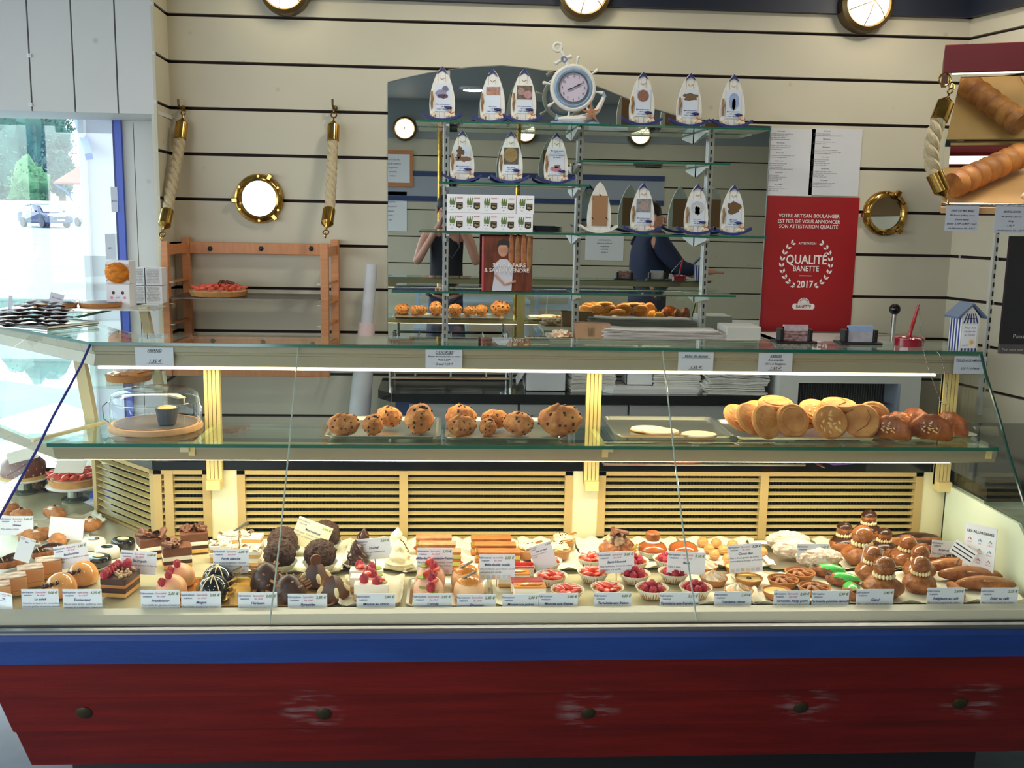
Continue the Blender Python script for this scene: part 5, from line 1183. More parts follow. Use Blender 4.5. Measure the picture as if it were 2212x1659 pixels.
MB().bb((-.024, -.0022, .006), (.020, -.0012, .072)).obj('note_card', WHITE, t)
M = Matrix.Translation((0, -.0026, 0)) @ FACE; mb = MB()
for s_, z in (('Pour nos', .060), ('vacances', .050), ('au Soleil', .040)): mb.text(s_, -.002, z, .0095, M, shear=.2)
mb.text('merci', -.014, .012, .008, M, shear=.3); mb.obj('handwriting', mat('pen_ink', (90, 90, 130), .7), t)
mb = MB(); mb.lathe([(.0055, 0), (.0055, .0004)], 16, (.006, -.0026, .022), ax='y')
for k in range(10): a = R_(36*k); mb.tube([(.006+.006*math.cos(a), -.0028, .022+.006*math.sin(a)), (.006+.011*math.cos(a), -.0028, .022+.011*math.sin(a))], .0004, 4)
mb.obj('sun_drawing', mat('sun_yellow', (232, 176, 70), .6), t)
# things on the staff worktop seen under the lower fascia
zs = .857; a = atz(1305, 1009, zs); b = atz(1736, 1009, zs); WIRE = mat('wire_steel', (196, 198, 200), .25, 1)
t = thing('cooling_rack', 'wire cooling rack on the black staff worktop behind the case', 'rack', (a.x, a.y, zs)); L = b.x-a.x; mb = MB(); mb.tube([(0, 0, .008), (L, 0, .008), (L, .28, .008), (0, .28, .008), (0, 0, .008)], .004, 6); mb.obj('outer_frame', WIRE, t)
mb = MB(); k = .012
while k < L: mb.tube([(k, 0, .009), (k, .28, .009)], .0013, 4); k += .014
mb.obj('wires', WIRE, t)
for x in (.05, L-.05):
    for y in (.02, .26): MB().tube([(x, y, 0), (x, y, .008)], .003, 5).obj('foot', WIRE, t)
c = atz(1478, 1000, zs+.012); tag(MB().lathe([(0, 0), (.1, 0), (.105, .004), (.1, .02), (0, .022)], 40).obj('sponge_round', mat('brown_sponge', (152, 84, 48), .75, bump=.4)), 'flat round brown cake base on the cooling rack', 'cake').location = (c.x, c.y+.09, zs+.0125)
a = atz(1782, 1012, zs); b = atz(1758, 998, zs); t = thing('knife', 'knife lying on the staff worktop with its tip pointing to the customer', 'knife', (a.x, a.y, zs+.001)); d = Vector((b.x-a.x, b.y-a.y, 0))*3.2
n = Vector((-d.y, d.x, 0)).normalized()*.011; mb = MB(); mb.add([(0, 0, 0), tuple(d*.12+n), tuple(d*.7+n), tuple(d*.7-n), (0, 0, .002), tuple(d*.12+n+Vector((0, 0, .002))), tuple(d*.7+n+Vector((0, 0, .002))), tuple(d*.7-n+Vector((0, 0, .002)))], [(3, 2, 1, 0), (4, 5, 6, 7), (0, 1, 5, 4), (1, 2, 6, 5), (2, 3, 7, 6), (3, 0, 4, 7)]); mb.obj('blade', CHROME, t)
MB().tube([d*.7+Vector((0, 0, .003)), d*1.15+Vector((0, 0, .005))], .009, 6).obj('handle', BLACK, t)
a = atz(1800, 1006, zs); o = tag(MB().prism([(0, 0), (.07, .015), (.05, .09), (-.03, .06)], 0, .002).obj('purple_leaflet', mat('purple_card', (92, 58, 140), .5)), 'purple and white leaflet lying on the staff worktop', 'leaflet'); o.location = (a.x, a.y, zs+.001)
# ================================================================ PASTRIES ON THE DECK
CHOC = mat('dark_chocolate', (64, 34, 22), .25, var=.2, vs=30); CHOCM = mat('milk_chocolate', (112, 66, 42), .5, var=.25, vs=60, bump=.3); SPO = mat('sponge', (222, 170, 96), .8, var=.15, vs=60, bump=.3)
CRM = mat('white_cream', (246, 238, 222), .5, bump=.12, bs=30); CRMY = mat('butter_cream', (238, 218, 168), .5, bump=.15, bs=60); CHOUX = mat('choux_brown', (180, 112, 56), .42, col2=(122, 64, 28), vs=38, bump=1.2, bs=90)
COFF = mat('coffee_icing', (146, 88, 48), .18, coat=.4); RASP = mat('raspberry_red', (176, 34, 56), .45, bump=1.2, bs=260); STRW = mat('strawberry_red', (222, 44, 34), .22, col2=(238, 110, 88), vs=45, coat=.5)
PAPC = mat('paper_case', (238, 236, 222), .7); KIWI = mat('kiwi_green', (150, 168, 60), .4, var=.3, vs=90); ORG = mat('orange_jelly', (232, 148, 62), .2, coat=.5, var=.2, vs=30); REDJ = mat('red_jelly', (188, 24, 36), .15, coat=.6, var=.2, vs=40)
CRUST = mat('tart_crust', (196, 132, 72), .7, var=.2, vs=60, bump=.3); GREEN = mat('green_icing', (84, 198, 92), .25, coat=.4); GOLDC = mat('gold_board', (222, 180, 96), .22, .8); LACE = mat('lace_paper', (226, 222, 200), .75)
MER = mat('meringue', (240, 226, 184), .6); CARAM = mat('caramel_flake', (196, 120, 56), .5, col2=(164, 92, 44), vs=35, bump=.7, bs=80, stretch=(1, 5, 1)); SUG = mat('sugar_crust', (236, 228, 212), .9, col2=(206, 168, 140), vs=110, bump=1.2, bs=160)
NUT = mat('nut_crumb', (176, 128, 82), .8, var=.3, vs=80); PEACH = mat('peach_mousse', (240, 196, 130), .4, col2=(232, 150, 130), vs=14)
mesh('raspberry', MB().ball((0, 0, 0), (.0095, .0095, .0115), 14, 10, .28, 5, 2), RASP)
def sb(u, v):
    a = 2*math.pi*u; b = math.pi*(v-.5); z = math.sin(b); r = math.cos(b)*(.72-.28*z)
    return Vector((r*.0125*math.cos(a), max(-.002, r*.0105*math.sin(a)), z*.0155))
mesh('strawberry', MB().grid(sb, 14, 9, True, cu=True), STRW)
mesh('paper_cup', MB().lathe([(.027, 0), (.029, .001), (.043, .026), (.044, .026)], 64, flute=.022, fn=32, cap=False), PAPC, solid=.0004)
mesh('tart_shell', MB().lathe([(0, .001), (.030, .001), (.039, .020), (.037, .0205), (.034, .014), (0, .014)], 48, flute=.015, fn=24), CRUST)
mesh('curl', MB().grid(lambda u, v: Vector((.006*math.cos(u*4.2), .03*(v-.5), .006*math.sin(u*4.2))), 8, 2), CHOCM, solid=.0008)
mesh('bean', MB().ball((0, 0, 0), (.006, .0038, .0042), 10, 6), CHOC)
ZD = DZ+.004
def dpos(px, py, z=ZD):
    p = atz(px, py, z)
    if p.y < 2.77: y2 = 2.338+(p.y-2.29)*.9; p.x *= y2/p.y; p.y = y2
    return p
def lace(x0, x1, yb, yf, label, m=None, seed=1, rz=0):
    z = DZ; a = atz(x0, yf, z); b = atz(x1, yf, z); c = atz((x0+x1)/2, yb, z); c.y = min(c.y, 2.806 if x0 > 300 else 9); W_, D_ = (b.x-a.x)/2, (c.y-a.y)/2
    n = 26; rnd = random.Random(seed)
    def f(u, v):
        x, y = (u*2-1), (v*2-1); e = max(abs(x), abs(y))
        k = 1-.03*abs(math.sin(u*28+seed))*(abs(y) > .9)-.03*abs(math.sin(v*22))*(abs(x) > .9)
        z_ = .0015+(max(0, e-.8)/.2)**1.5*(.012+.004*math.sin(u*19+seed)+.004*math.sin(v*17))
        return Vector((x*W_*k, y*D_*k, z_))
    o = MB().grid(f, n, n).obj('lace_doily', m or LACE, solid=.0006); o.location = ((a.x+b.x)/2, (a.y+c.y)/2, z+.0005); o.rotation_euler = (0, 0, rz); return tag(o, label, 'doily', 'paper doilies under the pastries')
lace(452, 596, 1166, 1246, 'paper doily under the white cream slices'); lace(585, 742, 1172, 1246, 'paper doily under the dark nut-coated balls', seed=2); lace(735, 872, 1165, 1238, 'paper doily under the dark and white meringues', seed=3)
lace(868, 1004, 1168, 1245, 'paper doily under the strawberry mille-feuilles', seed=4); lace(1000, 1134, 1168, 1248, 'paper doily under the vanilla mille-feuilles', seed=5); lace(1130, 1262, 1162, 1240, 'paper doily under the plastic dessert cups', seed=6); lace(1262, 1382, 1166, 1236, 'paper doily under the chocolate cream puff', seed=7)
lace(1378, 1500, 1166, 1236, 'paper doily under the brioches', seed=8); lace(1502, 1680, 1166, 1234, 'paper doily under the small filled choux', seed=9); lace(1820, 1960, 1165, 1238, 'paper doily under the chocolate religieuses', seed=10); lace(1925, 2118, 1160, 1240, 'paper doily under the chocolate éclairs', seed=11)
lace(130, 300, 1182, 1240, 'paper doily under the black and white oval cakes', seed=12, rz=.3); lace(70, 178, 1168, 1202, 'paper doily under the almond tarts at the left', seed=13, rz=.5); lace(60, 200, 1120, 1150, 'paper doily under the swirl pastries at the far left', seed=14, rz=.6)
lace(1066, 1216, 1248, 1316, 'paper doily under the red and orange mousse bars', seed=15); lace(1500, 1660, 1246, 1314, 'paper doily under the lemon tartlets', seed=16); lace(1625, 1770, 1246, 1314, 'paper doily under the pear tartlets', seed=17); lace(1752, 1900, 1244, 1312, 'paper doily under the green iced pastries', seed=18)
lace(1895, 2075, 1244, 1312, 'paper doily under the coffee religieuses', seed=19); lace(2055, 2215, 1244, 1310, 'paper doily under the coffee éclairs', seed=20); lace(728, 868, 1250, 1318, 'cream cardboard mat under the lemon mousse bar', mat('cream_board', (232, 206, 148), .5), 21)
for x0, x1, m, lb in ((352, 538, GOLDC, 'gold plastic tray under the peach dome and black domes'), (548, 722, GOLDC, 'gold and black tray under the chocolate hedgehog cakes'), (876, 1064, TRAYM, 'silver tray under the fruit domes and orange domes'), (1664, 1822, TRAYM, 'steel tray under the sugared pastries')):
    if x0 == 1664: tray(x0, x1, 1236, 1172, lb, DZ, m=m, h=.008, name='pastry_tray', grp='shiny trays on the deck')
    else: tray(x0, x1, 1318, 1256, lb, DZ, m=m, h=.010, name='pastry_tray', grp='shiny trays on the deck')
def put(name, px, py, label, cat='pastry', rz=0, grp=None, sc=1, dz=0):
    p = dpos(px, py); t = thing(name, label, cat, (p.x, p.y, ZD+.001+dz), rz, grp); t.scale = (sc,)*3; return t
# --- strawberry and raspberry tartlets
def fruit_tart(px, py, kind, label, sc=1, dz=0):
    t = put('%s_tartlet' % kind, px, py, label, 'tartlet', random.uniform(0, 6), '%s tartlets in paper cases' % kind, sc, dz)
    inst('paper_case', 'paper_cup', t); inst('crust', 'tart_shell', t, (0, 0, .001))
    rnd = random.Random(px); n = 7 if kind == 'raspberry' else 9
    for i in range(n):
        a = 6.283*i/(n-1); r = .021 if i < n-1 else 0; z = .024 if i < n-1 else .034
        if kind == 'raspberry': inst('raspberry', 'raspberry', t, (r*math.cos(a), r*math.sin(a), z), (rnd.uniform(-.4, .4), rnd.uniform(-.4, .4), 0), 1.08)
        else: inst('strawberry_half', 'strawberry', t, (r*math.cos(a), r*math.sin(a), z-.002), (R_(60)*rnd.uniform(.8, 1.3), 0, a+R_(90)+rnd.uniform(-.4, .4)), 1.05)
for px, py, lb in ((1234, 1258, 'strawberry tartlet at the back left of the strawberry group'), (1306, 1262, 'strawberry tartlet at the back right of the strawberry group'), (1250, 1284, 'strawberry tartlet in the middle of the left column'), (1322, 1288, 'strawberry tartlet in the middle of the right column'), (1264, 1311, 'strawberry tartlet at the front left, beside a price card'), (1340, 1312, 'strawberry tartlet at the front, mostly behind a price card')): fruit_tart(px, py, 'strawberry', lb, .93)
for px, py, lb in ((1378, 1257, 'raspberry tartlet at the back left of the raspberry group'), (1444, 1260, 'raspberry tartlet at the back right of the raspberry group'), (1394, 1284, 'raspberry tartlet in the middle of the left column'), (1461, 1288, 'raspberry tartlet in the middle of the right column'), (1404, 1311, 'raspberry tartlet at the front left, beside its price card'), (1476, 1312, 'raspberry tartlet at the front, mostly behind its price card')): fruit_tart(px, py, 'raspberry', lb, .93)
# --- religieuses
mesh('choux_base', MB().ball((0, 0, .021), (.046, .042, .026), 28, 16, .10, 2, 3, flat=.8), CHOUX); mesh('choux_top', MB().ball((0, 0, 0), (.025, .024, .022), 22, 14, .10, 2, 5), CHOUX)
mesh('icing_cap', MB().ball((0, 0, .024), (.0435, .040, .0255), 26, 14, .05, 2, 3, flat=-.12), COFF); mesh('choc_cap', MB().ball((0, 0, .024), (.0435, .040, .0255), 26, 14, .05, 2, 3, flat=-.1), CHOC); mesh('top_icing', MB().ball((0, 0, .0015), (.0255, .0245, .0225), 20, 12, .06, 2, 5, flat=-.25), COFF)
mesh('top_choc', MB().ball((0, 0, .0015), (.0255, .0245, .0225), 20, 12, .06, 2, 5, flat=-.25), CHOC)
mb = MB()
for i in range(17): a = 6.283*i/17; mb.ball((.022*math.cos(a), .021*math.sin(a), .051), (.0042, .0042, .006), 7, 6)
mesh('cream_collar', mb, CRMY)
mb = MB(); mb.tube([(-.012, -.02, .052), (-.008, -.012, .084), (.004, .0, .093), (.012, .012, .085)], .0014, 5); mb.tube([(.006, -.024, .054), (.008, -.014, .085), (.012, .0, .090)], .0012, 5); mesh('icing_line', mb, CRMY)
def religieuse(px, py, choc, label, sc=1, tilt=0, dz=0):
    t = put('religieuse', px, py, label, 'pastry', random.uniform(-.6, .6), 'chocolate religieuses' if choc else 'coffee religieuses', sc, dz); t.rotation_euler.y = tilt
    inst('choux_base', 'choux_base', t); inst('icing', 'choc_cap' if choc else 'icing_cap', t) if choc or px % 2 else None
    inst('cream_collar', 'cream_collar', t); inst('choux_top', 'choux_top', t, (0, 0, .07)); inst('top_icing', 'top_choc' if choc else 'top_icing', t, (0, 0, .07))
    if choc: inst('icing_line', 'icing_line', t)
for px, py, c, lb, sc, ti, dz in ((1877, 1180, 1, 'chocolate religieuse farthest back, topped with cream lines', .88, 0, .02), (1853, 1204, 1, 'chocolate religieuse at the left, half behind a tilted price card', .88, 0, 0), (1918, 1200, 1, 'chocolate religieuse at the right of the chocolate ones', .82, 0, 0),
    (1914, 1243, 0, 'large coffee religieuse at the left back, with pale plump base', 1.14, 0, 0), (1969, 1236, 0, 'coffee religieuse second from the left in the back', .92, .1, 0), (1941, 1272, 0, 'coffee religieuse in the middle of the left side', .95, 0, 0), (2009, 1268, 0, 'coffee religieuse in the middle of the right side', .92, 0, 0), (1966, 1302, 0, 'coffee religieuse at the front beside its price card', 1.08, 0, 0), (2036, 1282, 0, 'coffee religieuse at the right with a bare glossy top', .95, .0, 0)): religieuse(px, py, c, lb, sc, ti, dz)
# --- eclairs
def elong(l, r, h, seed, fl=.7): return MB().ball((0, 0, h*.8), (l, r, h), 30, 14, .08, 3, seed, flat=fl)
mesh('eclair_body', elong(.068, .02, .017, 2), CHOUX); mesh('eclair_choc', MB().ball((0, 0, .016), (.064, .0175, .0165), 28, 12, .04, 3, 2, flat=-.2), CHOC); mesh('eclair_coffee', MB().ball((0, 0, .016), (.064, .0175, .0165), 28, 12, .04, 3, 2, flat=-.2), mat('latte_icing', (176, 116, 70), .25, coat=.3))
mb = MB()
for i in range(6): x = -.04+.014*i; mb.tube([(x-.004, -.017, .024), (x, 0, .034), (x+.004, .017, .024)], .0012, 4)
mesh('eclair_lines', mb, CRMY)
for px, py, k, rz, s_, lb in ((1975, 1180, 'c', .05, 1.2, 'chocolate éclair at the back, left of the paper card with a drawing'), (1982, 1200, 'c', -.05, 1.2, 'glossy chocolate éclair in front of the back one'), (2046, 1226, 'c', -.08, 1.15, 'chocolate éclair with pale icing lines at the right'), (2010, 1216, 'c', -.05, .9, 'short chocolate éclair in the middle, partly hidden by the coffee choux'), (2092, 1262, 'k', -.1, 1.2, 'long coffee éclair at the back right'), (2110, 1276, 'k', -.12, 1.2, 'coffee éclair in the middle right'), (2090, 1296, 'k', R_(80), .8, 'coffee éclair standing lengthwise between two price cards'), (2140, 1290, 'k', -.1, 1.1, 'coffee éclair behind the rightmost front price card')):
    t = put('eclair', px, py, lb, 'eclair', rz, 'chocolate éclairs' if k == 'c' else 'coffee éclairs', s_); inst('choux_body', 'eclair_body', t); inst('icing', 'eclair_choc' if k == 'c' else 'eclair_coffee', t)
    if px == 2046: inst('icing_lines', 'eclair_lines', t)
# --- green iced glands
mesh('gland_body', elong(.042, .021, .018, 5), CHOUX); mesh('gland_icing', MB().ball((.004, 0, .017), (.040, .0195, .0175), 24, 12, .06, 3, 5, flat=-.15), GREEN); mb = MB()
for i in range(60):
    a = random.uniform(0, 6.3); r = random.uniform(0, 1); mb.ball((-.034+.008*r*math.cos(a), .010*r*math.sin(a), .026+.003*random.random()), (.0016, .001, .001), 5, 4)
mesh('sprinkles', mb, CHOC)
for px, py, rz, lb in ((1800, 1262, -.3, 'green iced acorn pastry farthest back'), (1826, 1272, -.35, 'green iced acorn pastry in front of the farthest one'), (1842, 1303, R_(80), 'green iced acorn pastry standing between two price cards')):
    t = put('acorn_pastry', px, py, lb, 'pastry', rz, 'green iced acorn pastries'); inst('choux_body', 'gland_body', t); inst('green_icing', 'gland_icing', t); inst('sprinkles', 'sprinkles', t)
# --- lemon tartlets
def swirl(u, v):
    a = 2*math.pi*u; r = .037*(1-v)**.8*(1+.08*math.cos(7*a+9*v)); return Vector((r*math.cos(a), r*math.sin(a), .016+.022*v**1.1+.002*math.cos(7*a+9*v)))
mesh('meringue_swirl', MB().grid(swirl, 42, 10, True, cu=True), mat('toasted_meringue', (248, 242, 228), .5, col2=(226, 178, 112), vs=28))
mesh('lemon_top', MB().lathe([(0, .0165), (.034, .0165), (.036, .015)], 30), mat('lemon_curd', (240, 208, 128), .3, coat=.3)); mesh('choc_stamp', MB().torus((0, 0, .0172), .006, .0018, 14, 5), CHOC)
for px, py, k, lb in ((1514, 1264, 1, 'meringue tartlet at the back left of its doily'), (1533, 1285, 1, 'toasted meringue tartlet in the middle left'), (1545, 1310, 1, 'meringue tartlet at the front, half behind its price card'), (1584, 1266, 0, 'smooth yellow lemon tartlet at the back right'), (1596, 1284, 0, 'smooth yellow lemon tartlet in the middle right'), (1622, 1308, 0, 'lemon tartlet at the front right of its price card')):
    t = put('lemon_tartlet', px, py, lb, 'tartlet', px*.7, 'lemon tartlets', .92); inst('crust', 'tart_shell', t)
    if k: inst('meringue_top', 'meringue_swirl', t)
    else: inst('lemon_filling', 'lemon_top', t); inst('chocolate_stamp', 'choc_stamp', t)
mesh('pear_slice', MB().ball((0, 0, 0), (.02, .006, .005), 12, 6), mat('baked_pear', (196, 122, 56), .35, col2=(140, 76, 36), vs=50))
for px, py, lb in ((1716, 1268, 'browned pear tartlet at the back right of its doily'), (1671, 1288, 'pear tartlet at the left, behind its price card'), (1745, 1296, 'apple tartlet between two price cards at the front')):
    t = put('pear_tartlet', px, py, lb, 'tartlet', 0, 'browned fruit tartlets', 1.0); inst('crust', 'tart_shell', t)
    for i in range(7): a = i*.9; inst('pear_slice', 'pear_slice', t, (.018*math.cos(a), .018*math.sin(a), .019), (0, .2, a+.6))
# --- bars and slices
def layers(t, w_, d, spec):
    z = 0
    for nm, h, m, ins in spec:
        MB().bb((-w_/2+ins, -d/2+ins, z), (w_/2-ins, d/2-ins, z+h)).obj(nm, m, t, bevel=min(.0015, h*.3)); z += h
    return z
for i, (px, py, c, lb) in enumerate(((1143, 1262, 1, 'red topped mousse bar at the back of its row'), (1144, 1277, 0, 'orange pear mousse bar, second from the back'), (1146, 1294, 1, 'red topped mousse bar, third from the back'), (1143, 1309, 0, 'orange pear mousse bar at the front behind the price cards'))):
    t = put('mousse_bar', px, py, lb, 'cake', 0, 'red and orange mousse bars'); layers(t, .078, .034, (('sponge', .008, SPO, 0), ('mousse', .022, CRM, .0005), ('jelly_top', .005, REDJ if c else ORG, 0)))
    if not c: MB().ball((0, 0, .036), (.03, .010, .0035), 16, 6, .3, 3, i).obj('pear_slices', ORG, t)
def slice_(px, py, kind, label, rz=0, sc=1):
    t = put({'w': 'white_forest_slice', 'c': 'chocolate_shaving_slice', 'l': 'latte_slice', 'r': 'raspberry_chocolate_slice'}[kind], px, py, label, 'cake', rz, {'w': 'white cream slices', 'c': 'slices covered in chocolate shavings', 'l': 'pale caramel slices', 'r': None}[kind], sc); rnd = random.Random(px)
    if kind == 'w':
        layers(t, .055, .036, (('sponge', .010, SPO, 0), ('cream', .012, CRM, -.001), ('sponge', .009, SPO, .0005), ('cream', .010, CRM, 0)))
        for i in range(5): inst('cream_shaving', 'wcurl', t, (rnd.uniform(-.02, .02), rnd.uniform(-.012, .012), .044), (rnd.uniform(-.5, .5), rnd.uniform(-.5, .5), rnd.uniform(0, 3)))
    elif kind == 'c':
        layers(t, .062, .044, (('sponge', .010, SPO, 0), ('dark_layer', .008, CHOC, 0), ('cream', .010, CRM, 0), ('mousse', .020, CHOCM, 0)))
        for i in range(13): inst('chocolate_curl', 'curl', t, (rnd.uniform(-.027, .027), rnd.uniform(-.018, .018), .051+rnd.uniform(0, .006)), (rnd.uniform(-.7, .7), rnd.uniform(-.7, .7), rnd.uniform(0, 3)), rnd.uniform(.6, 1))
    elif kind == 'l':
        z = layers(t, .05, .036, (('sponge', .010, SPO, 0), ('mousse', .028, mat('latte_mousse', (218, 160, 108), .5), 0), ('icing', .003, mat('latte_top', (240, 214, 180), .4, col2=(170, 108, 66), vs=40, stretch=(1, 5, 1)), 0)))
    else:
        z = layers(t, .062, .08, (('sponge', .010, SPO, 0), ('chocolate_layer', .012, CHOC, 0), ('caramel_layer', .008, mat('caramel', (196, 120, 60), .4), 0), ('chocolate_glaze', .016, CHOC, 0)))
        for i in range(6): inst('raspberry', 'raspberry', t, (-.022, -.035+.014*i, z+.008), (0, 0, i), 1.1)
        inst('raspberry', 'raspberry', t, (.004, .03, z+.014), (0, .3, 1), 1.15)
        mb = MB()
        for i in range(26): mb.ball((rnd.uniform(-.008, .028), rnd.uniform(-.035, .035), z+.003), (.005, .005, .0045), 6, 4, .3, 2, i)
        mb.obj('nut_pieces', mat('nougat', (226, 202, 160), .7, col2=(150, 100, 60), vs=90), t)
mesh('wcurl', MB().grid(lambda u, v: Vector((.008*math.cos(u*3), .024*(v-.5), .007*math.sin(u*3))), 8, 2), mat('white_shaving', (246, 236, 216), .5, col2=(200, 160, 120), vs=60), solid=.001)
for px, py, rz, lb in ((494, 1190, .1, 'white cream slice at the back left of its doily'), (546, 1188, -.05, 'white cream slice at the back right of its doily'), (478, 1212, .1, 'white cream slice behind the left side of its price card'), (545, 1226, 0, 'white cream slice at the front right, cut side showing layers')): slice_(px, py, 'w', lb, rz, 1.0)
for px, py, rz, lb in ((330, 1205, .5, 'chocolate shaving slice at the back left'), (420, 1192, .3, 'chocolate shaving slice at the back right, nearest the louvre'), (383, 1228, .35, 'chocolate shaving slice at the front in a clear collar')): slice_(px, py, 'c', lb, rz, 1.15)
for i, (px, py) in enumerate(((88, 1265), (62, 1280), (36, 1296), (12, 1312))): slice_(px, py, 'l', 'pale caramel slice, %s of the row of four at the left' % ('farthest', 'second farthest', 'second nearest', 'nearest')[i], .45, 1.15)
slice_(262, 1292, 'r', 'tall chocolate slice topped with a row of raspberries and nougat', -.15, 1.0)
# mille-feuilles
for px, py, k, rz, lb in ((937, 1196, 's', .02, 'strawberry mille-feuille at the back of its doily'), (945, 1213, 's', -.02, 'strawberry mille-feuille in the middle with a card wire on it'), (952, 1232, 's', 0, 'strawberry mille-feuille at the front behind its price card'), (1060, 1198, 'v', .02, 'vanilla mille-feuille at the back of its doily'), (1070, 1215, 'v', 0, 'vanilla mille-feuille in the middle of its doily'), (1078, 1233, 'v', -.02, 'vanilla mille-feuille at the front behind its price card')):
    t = put('mille_feuille', px, py, lb, 'pastry', rz, 'strawberry mille-feuilles' if k == 's' else 'vanilla mille-feuilles', 1.0); W_ = .098 if k == 's' else .11
    cr_ = mat('pistachio_cream', (206, 206, 110), .5) if k == 's' else mat('custard', (236, 204, 104), .45)
    layers(t, W_, .036, (('puff_layer', .008, CARAM, 0), ('custard', .012, cr_, .0015), ('puff_layer', .007, CARAM, 0), ('custard', .012, cr_, .0015), ('puff_top', .008, mat('pale_puff', (206, 142, 98), .7, col2=(180, 112, 74), vs=60, bump=.8) if k == 's' else CARAM, 0)))
    if k == 's':
        for x in (-.046, .046): inst('strawberry_half', 'strawberry', t, (x, -.01, .016), (0, R_(90), 0), .6)
# dark nut balls
mesh('nut_ball', MB().ball((0, 0, .041), (.044, .044, .041), 44, 28, .12, 6, 3), mat('cocoa_crumb', (84, 54, 36), .8, col2=(48, 28, 20), vs=130, bump=1.6, bs=220))
for px, py, dz, lb in ((622, 1205, 0, 'dark nut-coated ball at the back left, behind the yellow card'), (714, 1196, .004, 'dark nut-coated ball at the back right, behind the yellow card'), (628, 1235, 0, 'dark nut-coated ball at the front left in a paper case'), (699, 1236, 0, 'dark nut-coated ball at the front right in a paper case')):
    t = put('chocolate_nut_ball', px, py, lb, 'pastry', px, 'dark nut-coated balls', .93, dz); inst('paper_case', 'paper_cup', t, (0, 0, 0), (0, 0, 0), (1.12, 1.12, .9)); inst('ball', 'nut_ball', t, (0, 0, .004))
# meringues
def mr(u, v):
    a = 2*math.pi*u; r = (.036*(1-v)**.75+.001)*(1+.1*math.cos(5*a+14*v))*(1+.10*math.sin(v*19)); return Vector((r*math.cos(a)+.006*v*v, r*math.sin(a), .078*v+.004))
for kk, m in (('meringue_dark', CHOC), ('meringue_white', MER)): mesh(kk, MB().grid(mr, 36, 22, True, cu=True), m)
for px, py, k, lb in ((773, 1204, 0, 'dark chocolate coated meringue peak at the back'), (770, 1232, 0, 'dark chocolate coated meringue peak at the front'), (842, 1204, 1, 'white cream meringue at the back right'), (838, 1233, 1, 'white cream meringue with chocolate lines at the front right')):
    t = put('meringue', px, py, lb, 'pastry', px, 'tall meringue peaks', .95); inst('paper_case', 'paper_cup', t, (0, 0, 0), (0, 0, 0), (.98, .98, .8)); inst('meringue_peak', ('meringue_dark', 'meringue_white')[k], t)
    if px == 838: MB().tube([(-.015, -.02, .045), (.0, -.012, .072), (.008, .0, .082), (.014, -.012, .06), (.012, -.024, .04)], .0014, 5).obj('chocolate_line', CHOC, t)
# dessert cups
CUPG = glass('cup_plastic', (.94, .93, .9), ior=1.7)
for px, py, lb in ((1213, 1200, 'clear dessert cup with cream and a caramel shard at the back'), (1212, 1232, 'clear dessert cup with cream topping at the front'), (1156, 1216, 'clear dessert cup leaning at the left behind its price card')):
    t = put('dessert_cup', px, py, lb, 'dessert', 0, 'clear plastic dessert cups'); MB().lathe([(0, .001), (.026, .001), (.03, .006), (.038, .036), (.039, .036)], 32, cap=False).obj('cup', CUPG, t)
    MB().lathe([(0, .004), (.026, .004), (.034, .028), (0, .029)], 28).obj('filling', mat('caramel_mousse', (214, 150, 92), .5), t); MB().ball((0, 0, .033), (.027, .027, .012), 24, 12, .4, 4, px).obj('whipped_cream', CRMY, t)
    MB().add([(.005, 0, .04), (.035, .0, .052), (.04, .003, .046), (.012, .002, .036)], [(0, 1, 2, 3)]).obj('caramel_shard', mat('shard', (206, 150, 70), .3), t, solid=.001)
    mb = MB(); 
    for i in range(9): mb.ball((random.uniform(-.012, .012), random.uniform(-.012, .012), .044), (.003, .002, .002), 5, 4)
    mb.obj('crumbs', CHOC, t)
# cream puff tower, brioches
t = put('cream_puff', 1328, 1216, 'big cream puff covered in almond flakes with a chocolate sail', 'pastry'); MB().ball((-.02, -.01, .022), (.03, .028, .024), 22, 14, .1, 2, 1, flat=.9).obj('choux', CHOUX, t); MB().ball((.022, .004, .024), (.03, .028, .026), 22, 14, .1, 2, 2, flat=.9).obj('choux', CHOUX, t)
MB().ball((0, 0, .044), (.03, .024, .026), 26, 16, .35, 4, 3).obj('cream', mat('flaked_cream', (236, 214, 170), .6, col2=(122, 72, 40), vs=70), t)
for i in range(4): inst('chocolate_curl', 'curl', t, (-.012+.008*i, -.008, .066+.006*(i % 2)), (.3, R_(60), .5*i), 1.3)
for i in range(3): MB().prism([(0, 0), (.007, .002), (.03, .02), (.024, .024)], -.001, .001, 'y').obj('yellow_fruit_slice', mat('pineapple', (238, 206, 96), .4), t).location = (.03, -.014+.006*i, .018-.01*i)
for px, py, lb, fl in ((1412, 1208, 'glazed baba with a little choux hat in a paper case', 1), (1470, 1208, 'plain glazed baba behind its bright price card', 0)):
    t = put('baba', px, py, lb, 'pastry', 0, 'glazed babas', .95); inst('paper_case', 'paper_cup', t, (0, 0, 0), (0, 0, 0), (1.02, 1.02, .85)); MB().ball((0, 0, .024), (.042, .042, .022), 26, 14, .06, 2, 4, flat=.9).obj('glazed_bun', mat('glazed_bun', (186, 104, 48), .15, col2=(150, 74, 34), vs=20, coat=.6), t)
    if fl: MB().lathe([(.020, .042), (.022, .046), (.02, .05)], 24).obj('cream_ring', CRM, t); MB().lathe([(.018, .05), (.021, .056), (.021, .07), (.017, .074), (0, .075)], 22).obj('brioche_hat', CHOUX, t)
mesh('mini_choux', MB().ball((0, 0, .012), (.016, .015, .014), 18, 12, .12, 2, 5, flat=.9), mat('golden_choux', (222, 160, 86), .4, var=.25, vs=40))
